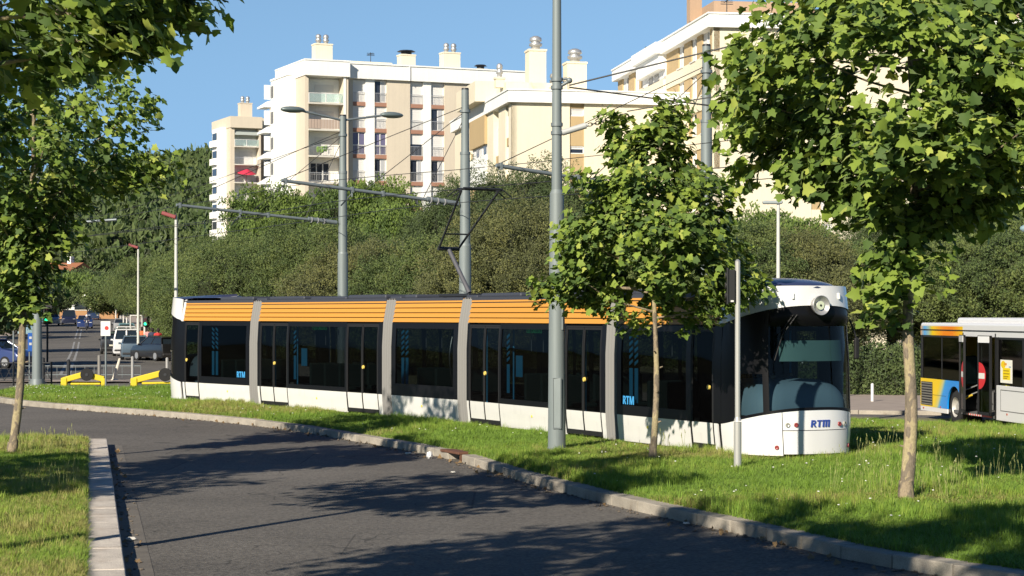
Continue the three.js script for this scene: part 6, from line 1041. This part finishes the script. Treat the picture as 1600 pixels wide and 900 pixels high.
  car('sedan', [0.02, 0.025, 0.03], 'dark car parked behind the hedge left of the bus', at(1390, 90), 90, 0.8, -0.5, 'cars parked behind the hedge');
}
// ------------------------------------------------------------------ people
{
  // one closed surface round a skeleton of tapered bones
  function skin(bones, res, grow = 0, k = 0.035) {
    const lo = [1e9, 1e9, 1e9], hi3 = [-1e9, -1e9, -1e9]; for (const b of bones) for (const p of [b[0], b[1]]) p.forEach((c, i) => { lo[i] = Math.min(lo[i], c - 0.2); hi3[i] = Math.max(hi3[i], c + 0.2); });
    const size = Math.max(...hi3.map((h, i) => h - lo[i])) / 2, ctr = lo.map((l, i) => (l + hi3[i]) / 2), mc = new MarchingCubes(res, new THREE.MeshStandardMaterial(), false, false, 60000); mc.isolation = 0;
    const d = [0, 0, 0]; let i = 0;
    for (let z = 0; z < res; z++) for (let y = 0; y < res; y++) for (let x = 0; x < res; x++, i++) {
      const p = [x, y, z].map((c, j) => ctr[j] + (c - res / 2) / (res / 2) * size); let acc = 0;
      for (const [a, b, r0, r1] of bones) { const ab = b.map((c, j) => c - a[j]), ap = p.map((c, j) => c - a[j]), t = clamp((ap[0] * ab[0] + ap[1] * ab[1] + ap[2] * ab[2]) / (ab[0] ** 2 + ab[1] ** 2 + ab[2] ** 2 + 1e-9)); const dist = Math.hypot(ap[0] - ab[0] * t, ap[1] - ab[1] * t, ap[2] - ab[2] * t) - lerp(r0, r1, t) - grow; acc += Math.exp(-dist / k); }
      mc.field[i] = k * Math.log(acc + 1e-30);
    }
    mc.update(); const n = mc.count, g = new THREE.BufferGeometry(); const P = new Float32Array(n * 3); for (let q = 0; q < n * 3; q++) P[q] = mc.positionArray[q] * size + ctr[q % 3];
    g.setAttribute('position', new THREE.BufferAttribute(P, 3)); g.setAttribute('normal', new THREE.BufferAttribute(mc.normalArray.slice(0, n * 3), 3)); g.setAttribute('uv', new THREE.BufferAttribute(new Float32Array(n * 2), 2)); return g;
  }
  const skinM = mat(C(0.4, 0.24, 0.16), 0.7), hairM = mat(C(0.02, 0.015, 0.012), 0.9);
  function person(label, X, Z, rot, shirt, trousers, pose = 'walk', group = 'people at the roadside') {
    const t = thing('person', label, 'person', X, H(X, Z) + (pose === 'ride' ? 0 : 0.12), Z, rot, group), ride = pose === 'ride';
    const st = ride ? 0 : 0.2, hip = ride ? 0.82 : 0.92, c = ride ? 0.12 : 0.02;
    const legs = ride ? [[[-0.02, hip, 0.09], [0.38, 0.72, 0.16], 0.085, 0.065], [[0.38, 0.72, 0.16], [0.3, 0.3, 0.16], 0.06, 0.045], [[-0.02, hip, -0.09], [0.38, 0.72, -0.16], 0.085, 0.065], [[0.38, 0.72, -0.16], [0.3, 0.3, -0.16], 0.06, 0.045]]
      : [[[0, hip, 0.09], [st * 0.7, 0.5, 0.09], 0.085, 0.06], [[st * 0.7, 0.5, 0.09], [st, 0.08, 0.09], 0.058, 0.04], [[0, hip, -0.09], [0, 0.49, -0.09], 0.085, 0.06], [[0, 0.49, -0.09], [-st, 0.1, -0.09], 0.058, 0.04]];
    const feet = ride ? [[[0.3, 0.27, 0.16], [0.42, 0.26, 0.16], 0.045, 0.035], [[0.3, 0.27, -0.16], [0.42, 0.26, -0.16], 0.045, 0.035]] : [[[st, 0.05, 0.09], [st + 0.14, 0.04, 0.1], 0.045, 0.035], [[-st, 0.07, -0.09], [-st + 0.13, 0.04, -0.1], 0.045, 0.035]];
    const sh = hip + 0.5, torso = [[[0, hip, 0], [c * 0.5, hip + 0.25, 0], 0.13, 0.125], [[c * 0.5, hip + 0.25, 0], [c, sh - 0.06, 0], 0.13, 0.15], [[c, sh, 0.13], [c, sh, -0.13], 0.075, 0.075]];
    const arms = ride ? [[[c, sh, 0.2], [0.22, sh - 0.26, 0.28], 0.05, 0.042], [[0.22, sh - 0.26, 0.28], [0.48, sh - 0.28, 0.24], 0.04, 0.03], [[c, sh, -0.2], [0.22, sh - 0.26, -0.28], 0.05, 0.042], [[0.22, sh - 0.26, -0.28], [0.48, sh - 0.28, -0.24], 0.04, 0.03]]
      : [[[c, sh, 0.2], [-0.06, sh - 0.29, 0.25], 0.05, 0.04], [[-0.06, sh - 0.29, 0.25], [0.06, sh - 0.53, 0.25], 0.04, 0.028], [[c, sh, -0.2], [0.05, sh - 0.29, -0.25], 0.05, 0.04], [[0.05, sh - 0.29, -0.25], [0.16, sh - 0.52, -0.24], 0.04, 0.028]];
    const hand = arms.filter((_, i) => i % 2).flatMap(a => { const e = a[1], d = a[1].map((q, j) => q - a[0][j]), l = Math.hypot(...d), u = d.map(q => q / l); const f = [-0.03, -0.01, 0.012, 0.032].map((o, j) => [[e[0] + u[0] * 0.07 + o, e[1] + u[1] * 0.07, e[2]], [e[0] + u[0] * (0.14 + 0.012 * (j % 3)) + o, e[1] + u[1] * (0.15 + 0.012 * (j % 3)), e[2]], 0.011, 0.008]); return [[e, [e[0] + u[0] * 0.08, e[1] + u[1] * 0.08, e[2]], 0.03, 0.034], ...f, [[e[0] + u[0] * 0.03 + 0.03, e[1] + u[1] * 0.03, e[2]], [e[0] + u[0] * 0.09 + 0.055, e[1] + u[1] * 0.09, e[2]], 0.012, 0.009]]; });
    const hy = sh + 0.24, head = [[[c, sh, 0], [c + 0.01, hy - 0.06, 0], 0.055, 0.05], [[c + 0.015, hy - 0.01, 0], [c + 0.005, hy + 0.06, 0], 0.078, 0.092], [[c + 0.08, hy, 0], [c + 0.105, hy - 0.02, 0], 0.018, 0.02], [[c, hy, 0.088], [c, hy + 0.02, 0.09], 0.02, 0.018], [[c, hy, -0.088], [c, hy + 0.02, -0.09], 0.02, 0.018]];
    const body = part('body', skin([...legs, ...feet, ...torso, ...arms, ...hand, ...head], 60, 0, 0.02), skinM, t);
    part('shirt', skin([...torso, ...arms.map((a, i) => i % 2 ? [a[0], a[0].map((q, j) => lerp(q, a[1][j], 0.15)), a[2], a[2]] : a)], 36, 0.018, 0.03), shirt, t);
    part('trousers', skin([...legs, [[0, hip + 0.06, 0.05], [0, hip + 0.06, -0.05], 0.12, 0.12]], 36, 0.016, 0.03), trousers, t); part('shoe', skin(feet, 20, 0.012, 0.02), M.black, t);
    if (!ride) part('hair', skin([[[c - 0.02, hy + 0.06, 0], [c - 0.03, hy + 0.03, 0], 0.1, 0.1], [[c - 0.05, hy, 0], [c - 0.06, hy - 0.06, 0], 0.07, 0.05]], 20, 0.008, 0.03), hairM, t);
    else { part('helmet', skin([[[c, hy + 0.05, 0], [c - 0.02, hy, 0], 0.13, 0.12]], 20, 0, 0.03), mat(C(0.7, 0.7, 0.7), 0.3), t); }
    for (const s of [1, -1]) part('eye', new THREE.SphereGeometry(0.013, 8, 6).translate(c + 0.088, hy + 0.025, s * 0.035), hairM, body); part('mouth', bx(0.012, 0.01, 0.045, c + 0.09, hy - 0.055, 0), mat(C(0.25, 0.08, 0.07), 0.7), body);
    return t;
  }
  const red = mat(C(0.5, 0.04, 0.04), 0.85), orange = mat(C(0.6, 0.14, 0.05), 0.85), pink = mat(C(0.5, 0.25, 0.24), 0.85), navy = mat(C(0.03, 0.04, 0.08), 0.85), pale = mat(C(0.45, 0.42, 0.38), 0.85);
  person('dark haired person in a red top walking behind the black hatchback', at(247, 128.5), 128.5, 2.2, red, navy);
  person('person in an orange top standing between the white posts', at(222, 142), 142, 1.2, orange, red);
  person('person in a dark top on the pavement beside the blue grey saloon', at(232, 136), 136, 1.6, pink, navy);
  person('person in pale clothes on the pavement left of the one in red', at(238, 133), 133, 1.8, navy, pale);
  // rider on a scooter in the middle of the street
  const Z = 226, X = at(135.5, Z), rot = Math.atan2(-0.98, 0.2);
  person('scooter rider with a white helmet in the middle of the street', X, Z, rot, navy, navy, 'ride', 'riders in the street');
  const s = thing('scooter', 'dark scooter under the rider with the white helmet', 'scooter', X, H(X, Z), Z, rot), v = (x, y, z) => new THREE.Vector3(x, y, z);
  part('body', [rbx(0.8, 0.3, 0.3, 0.1, -0.25, 0.6, 0), rbx(0.5, 0.08, 0.3, 0.03, 0.25, 0.24, 0), rbx(0.1, 0.65, 0.36, 0.04, 0.5, 0.6, 0).rotateZ(0.0)], navy, s); part('seat', rbx(0.62, 0.1, 0.26, 0.04, -0.2, 0.76, 0), M.black, s); part('handlebar', [bar(v(0.5, 0.9, 0), v(0.46, 1.08, 0), 0.02), bar(v(0.46, 1.08, 0.3), v(0.46, 1.08, -0.3), 0.016)], M.inox, s); part('headlight', new THREE.SphereGeometry(0.08, 12, 8).translate(0.56, 0.9, 0), M.paint, s);
  for (const x of [-0.55, 0.62]) part('wheel', new THREE.TorusGeometry(0.19, 0.06, 8, 18).translate(x, 0.25, 0), M.rubber, s);
}
// ------------------------------------------------------------------ street furniture on the left
{
  const v = (x, y, z) => new THREE.Vector3(x, y, z);
  // folding barriers beside the track: yellow beams with a black round disc
  function barrier(label, px, Z, flip) {
    const X = at(px, Z), t = thing('folding_barrier', label, 'barrier', X, H(X, Z) + 0.004, Z, 0.05, 'yellow barriers beside the track'), y = mat(C(0.62, 0.47, 0.01), 0.5);
    const beam = (x0, y0, x1, y1, w) => { const g = rbx(Math.hypot(x1 - x0, y1 - y0), w, 0.2, 0.03); g.rotateZ(Math.atan2(y1 - y0, x1 - x0)); g.translate((x0 + x1) / 2, (y0 + y1) / 2, 0); return g; };
    if (!flip) { part('left_beam', beam(-0.8, 0.26, 0.12, 0.52, 0.22), y, t); part('right_beam', beam(0.0, 0.5, 0.78, 0.3, 0.22), y, t); part('foot', rbx(0.24, 0.36, 0.28, 0.04, -0.75, 0.18, 0), y, t); part('foot', rbx(0.16, 0.34, 0.28, 0.04, 0.76, 0.17, 0), y, t); part('tie_bar', beam(-0.5, 0.12, 0.65, 0.12, 0.08), y, t); part('disc', new THREE.CylinderGeometry(0.245, 0.245, 0.1, 28).rotateX(Math.PI / 2).translate(0.14, 0.48, 0.15), M.rubber, t); part('hub', new THREE.CylinderGeometry(0.06, 0.06, 0.02, 14).rotateX(Math.PI / 2).translate(0.14, 0.48, 0.21), M.darkMetal, t); }
    else { part('left_beam', beam(-0.72, 0.24, 0.5, 0.56, 0.24), y, t); part('foot', rbx(0.26, 0.34, 0.28, 0.04, -0.7, 0.17, 0), y, t); part('tie_bar', beam(-0.4, 0.13, 1.1, 0.16, 0.09), y, t); part('disc', new THREE.CylinderGeometry(0.26, 0.26, 0.1, 28).rotateX(Math.PI / 2).translate(0.52, 0.47, 0.15), M.rubber, t); part('hub', new THREE.CylinderGeometry(0.06, 0.06, 0.02, 14).rotateX(Math.PI / 2).translate(0.52, 0.47, 0.21), M.darkMetal, t); part('right_beam', beam(0.5, 0.5, 1.3, 0.25, 0.22), y, t); }
  }
  barrier('yellow folding barrier with a black disc, left of the dotted sign', 131, 79.5, false); barrier('yellow folding barrier with a black disc, touching the tram rear', 238, 79.8, true);
  // square sign with a red dot
  { const Z = 75.5, X = at(165, Z), t = thing('track_sign', 'square white sign with a red dot on a grey post behind the lawn', 'sign', X, lawnY(X, 73) - 0.1, Z); const h = hi(502, Z) - t.position.y; part('post', cyl(0.035, 0.035, h - 0.05, 0, 0, -0.03, 12), M.galv, t); part('sign_plate', rbx(0.36, 0.54, 0.02, 0.008, 0, h - 0.27, 0), mat(C(0.72, 0.7, 0.68), 0.5), t); part('red_dot', new THREE.CylinderGeometry(0.075, 0.075, 0.006, 24).rotateX(Math.PI / 2).translate(0.04, h - 0.25, 0.014), mat(C(0.62, 0.03, 0.02), 0.5), t); }
  // bollards
  const bol = (label, px, Z, pyTop, m, r = 0.06) => { const X = at(px, Z), t = thing('bollard', label, 'bollard', X, H(X, Z) + 0.05, Z, 0, 'bollards at the street corner'), h = hi(pyTop, Z) - H(X, Z) - 0.05; part('post', cyl(r, r, h, 0, 0, 0, 14), m, t); part('cap', cyl(r, r * 0.4, 0.04, 0, h, 0, 14), m, t); part('foot', cyl(r * 2.2, r * 1.4, 0.05, 0, 0, 0, 14), m, t); return t; };
  const bg = mat(C(0.22, 0.21, 0.19), 0.6, 0.2);
  bol('grey bollard right of the bent one, before the blue grey saloon', 207, 83, 558, mat(C(0.38, 0.37, 0.35), 0.5, 0.3)); bol('brown grey bollard behind the left yellow barrier', 155, 85, 556, bg, 0.07); bol('grey bollard beside the rear corner of the tram', 261, 84, 560, mat(C(0.38, 0.37, 0.35), 0.5, 0.3)); bol('dark bollard left of the yellow barrier', 107, 84, 563, M.darkMetal, 0.07); bol('dark bollard standing by the railing', 67.5, 83, 560, M.darkMetal, 0.07);
  { const Z = 86, X = at(178, Z), t = thing('bollard', 'knocked over white bollard leaning to the right', 'bollard', X, H(X, Z) + 0.05, Z, 0, 'bollards at the street corner'); part('post', bar(v(0, 0, 0), v(0.25, 0.92, 0), 0.1, 14, 0.05), mat(C(0.6, 0.55, 0.45), 0.7), t); part('foot', cyl(0.16, 0.12, 0.05, 0.02, 0, 0, 14), mat(C(0.6, 0.55, 0.45), 0.7), t); }
  // railing with crossed bars
  { const t = thing('railing', 'dark street railing with crossed bars beside the grey green pole', 'railing', at(52, 81), H(at(52, 81), 81), 81, 0); for (const [x0, x1] of [[-0.78, 0.72], [-1.5, -0.78]]) { const p = part('panel', [bar(v(x0, 0.9, 0), v(x1, 0.9, 0), 0.025), bar(v(x0, 0.2, 0), v(x1, 0.2, 0), 0.02), bar(v(x0, 0, 0), v(x0, 0.95, 0), 0.035), bar(v(x1, 0, 0), v(x1, 0.95, 0), 0.035)], M.darkMetal, t); const n = Math.max(2, Math.round((x1 - x0) / 0.37)); for (let i = 0; i < n; i++) { const a = lerp(x0, x1, i / n), b = lerp(x0, x1, (i + 1) / n); part('crossed_bar', [bar(v(a, 0.2, 0), v(b, 0.9, 0), 0.014, 6), bar(v(b, 0.2, 0.01), v(a, 0.9, 0.01), 0.014, 6)], M.darkMetal, p); } } }
  // low fence across the far side of the raised strip
  { const Z = 88, X = at(140, Z), t = thing('low_fence', 'low thin railing along the raised strip before the street', 'fence', X, H(X, Z) + 0.1, Z, 0); part('rail', [bar(v(-3, 0.5, 0), v(2.2, 0.5, 0), 0.02), bar(v(-3, 0.12, 0), v(2.2, 0.12, 0), 0.016)], M.galv, t); for (let i = 0; i < 14; i++) part('post', bar(v(-3 + i * 0.4, 0, 0), v(-3 + i * 0.4, 0.5, 0), 0.012, 6), M.galv, t); }
  // blue sign, traffic lights
  { const Z = 83, X = at(46, Z), t = thing('street_sign', 'narrow blue sign on a grey post left of the grey green pole', 'sign', X, H(X, Z), Z, 0.4), h = hi(520, Z) - H(X, Z); part('post', cyl(0.03, 0.03, h, 0, 0, 0, 10), M.galv, t); part('sign_plate', rbx(0.2, 0.75, 0.03, 0.01, 0.03, h - 0.38, 0.04), mat(C(0.03, 0.12, 0.45), 0.5), t); for (const y of [0.2, 0.45]) part('mark', bx(0.1, 0.1, 0.005, 0.03, h - y, 0.058), M.paint, t); }
  { const Z = 84, X = at(21, Z), t = thing('sign_post', 'thin grey post at the left edge beside the railing', 'post', X, H(X, Z), Z); part('post', cyl(0.035, 0.035, 2.1, 0, 0, 0, 10), M.galv, t); part('cap', cyl(0.036, 0.02, 0.03, 0, 2.1, 0, 10), M.galv, t); }
  const light = (label, px, Z, py, s) => { const X = at(px, Z), t = thing('traffic_light', label, 'traffic light', X, H(X, Z), Z, 0, 'traffic lights'), h = hi(py, Z) - H(X, Z); part('post', cyl(0.06, 0.06, h + 0.3, 0, 0, 0, 12), M.darkMetal, t); const hd = part('housing', rbx(0.3, 0.95, 0.25, 0.05, 0, h + 0.3, 0.1), M.black, t); part('back_board', rbx(0.5, 1.1, 0.03, 0.02, 0, h + 0.3, -0.05), M.black, t); ['red', 'amber', 'green'].forEach((k, i) => part(k + '_lamp', new THREE.CylinderGeometry(0.1, 0.1, 0.03, 16).rotateX(Math.PI / 2).translate(0, h + 0.6 - i * 0.3, 0.24), i === 2 ? mat(C(0.02, 0.3, 0.15), 0.3, 0, { emissive: C(0.02, 1, 0.4), emissiveIntensity: 1.4 }) : mat(C(0.05, 0.02, 0.02), 0.3), hd)); return t; };
  light('traffic light showing green on the left side of the street', 74, 118, 500, 1); light('traffic light showing green on the right among the trees', 228, 140, 506, 1);
  // white posts along the right pavement and a white frame
  const posts = [[181, 235, 485], [188, 215, 494], [193, 200, 493], [198, 190, 497], [215, 152, 498], [226, 140, 510]];
  posts.forEach(([px, Z, py], i) => { const X = at(px, Z), t = thing('white_post', ['farthest slim white post on the right pavement', 'slim white post beyond the vans', 'slim white post over the teal car', 'slim white post left of the white frame', 'stout white post beside the first white van', 'white post nearest the person in red'][i], 'post', X, H(X, Z) + 0.12, Z, 0, 'white posts along the pavement'), h = hi(py, Z) - H(X, Z) - 0.12; part('post', cyl(0.07, 0.07, h, 0, 0, 0, 10), mat(C(0.62, 0.6, 0.55), 0.7), t); part('cap', cyl(0.08, 0.05, 0.06, 0, h, 0, 10), mat(C(0.5, 0.48, 0.44), 0.7), t); });
  { const Z = 158, X = at(213, Z), t = thing('notice_board', 'empty white notice board frame on posts beside the pavement trees', 'notice board', X, H(X, Z) + 0.12, Z, 0), m = mat(C(0.55, 0.55, 0.52), 0.6); part('post', bar(v(-0.45, 0, 0), v(-0.45, 2.6, 0), 0.05), m, t); part('post', bar(v(0.45, 0, 0), v(0.45, 2.6, 0), 0.05), m, t); part('rail', [bar(v(-0.45, 1.5, 0), v(0.45, 1.5, 0), 0.05), bar(v(-0.45, 2.55, 0), v(0.45, 2.55, 0), 0.05)], m, t); }
  // white posts by the bus road
  for (const [px, label] of [[1363, 'white post on the pavement between tram front and bus'], [1418, 'white post on the pavement just left of the large plane trunk']]) { const Z = 73.5, X = at(px, Z), y = H(X, Z) + 0.13, t = thing('white_post', label, 'post', X, y, Z, 0, 'white posts by the bus road'), h = hi(600, Z) - y; part('post', cyl(0.055, 0.055, h, 0, 0, 0, 14), mat(C(0.66, 0.65, 0.62), 0.6), t); part('cap', cyl(0.055, 0.02, 0.03, 0, h, 0, 14), mat(C(0.6, 0.6, 0.58), 0.6), t); }
}
renderer.render(scene, camera);
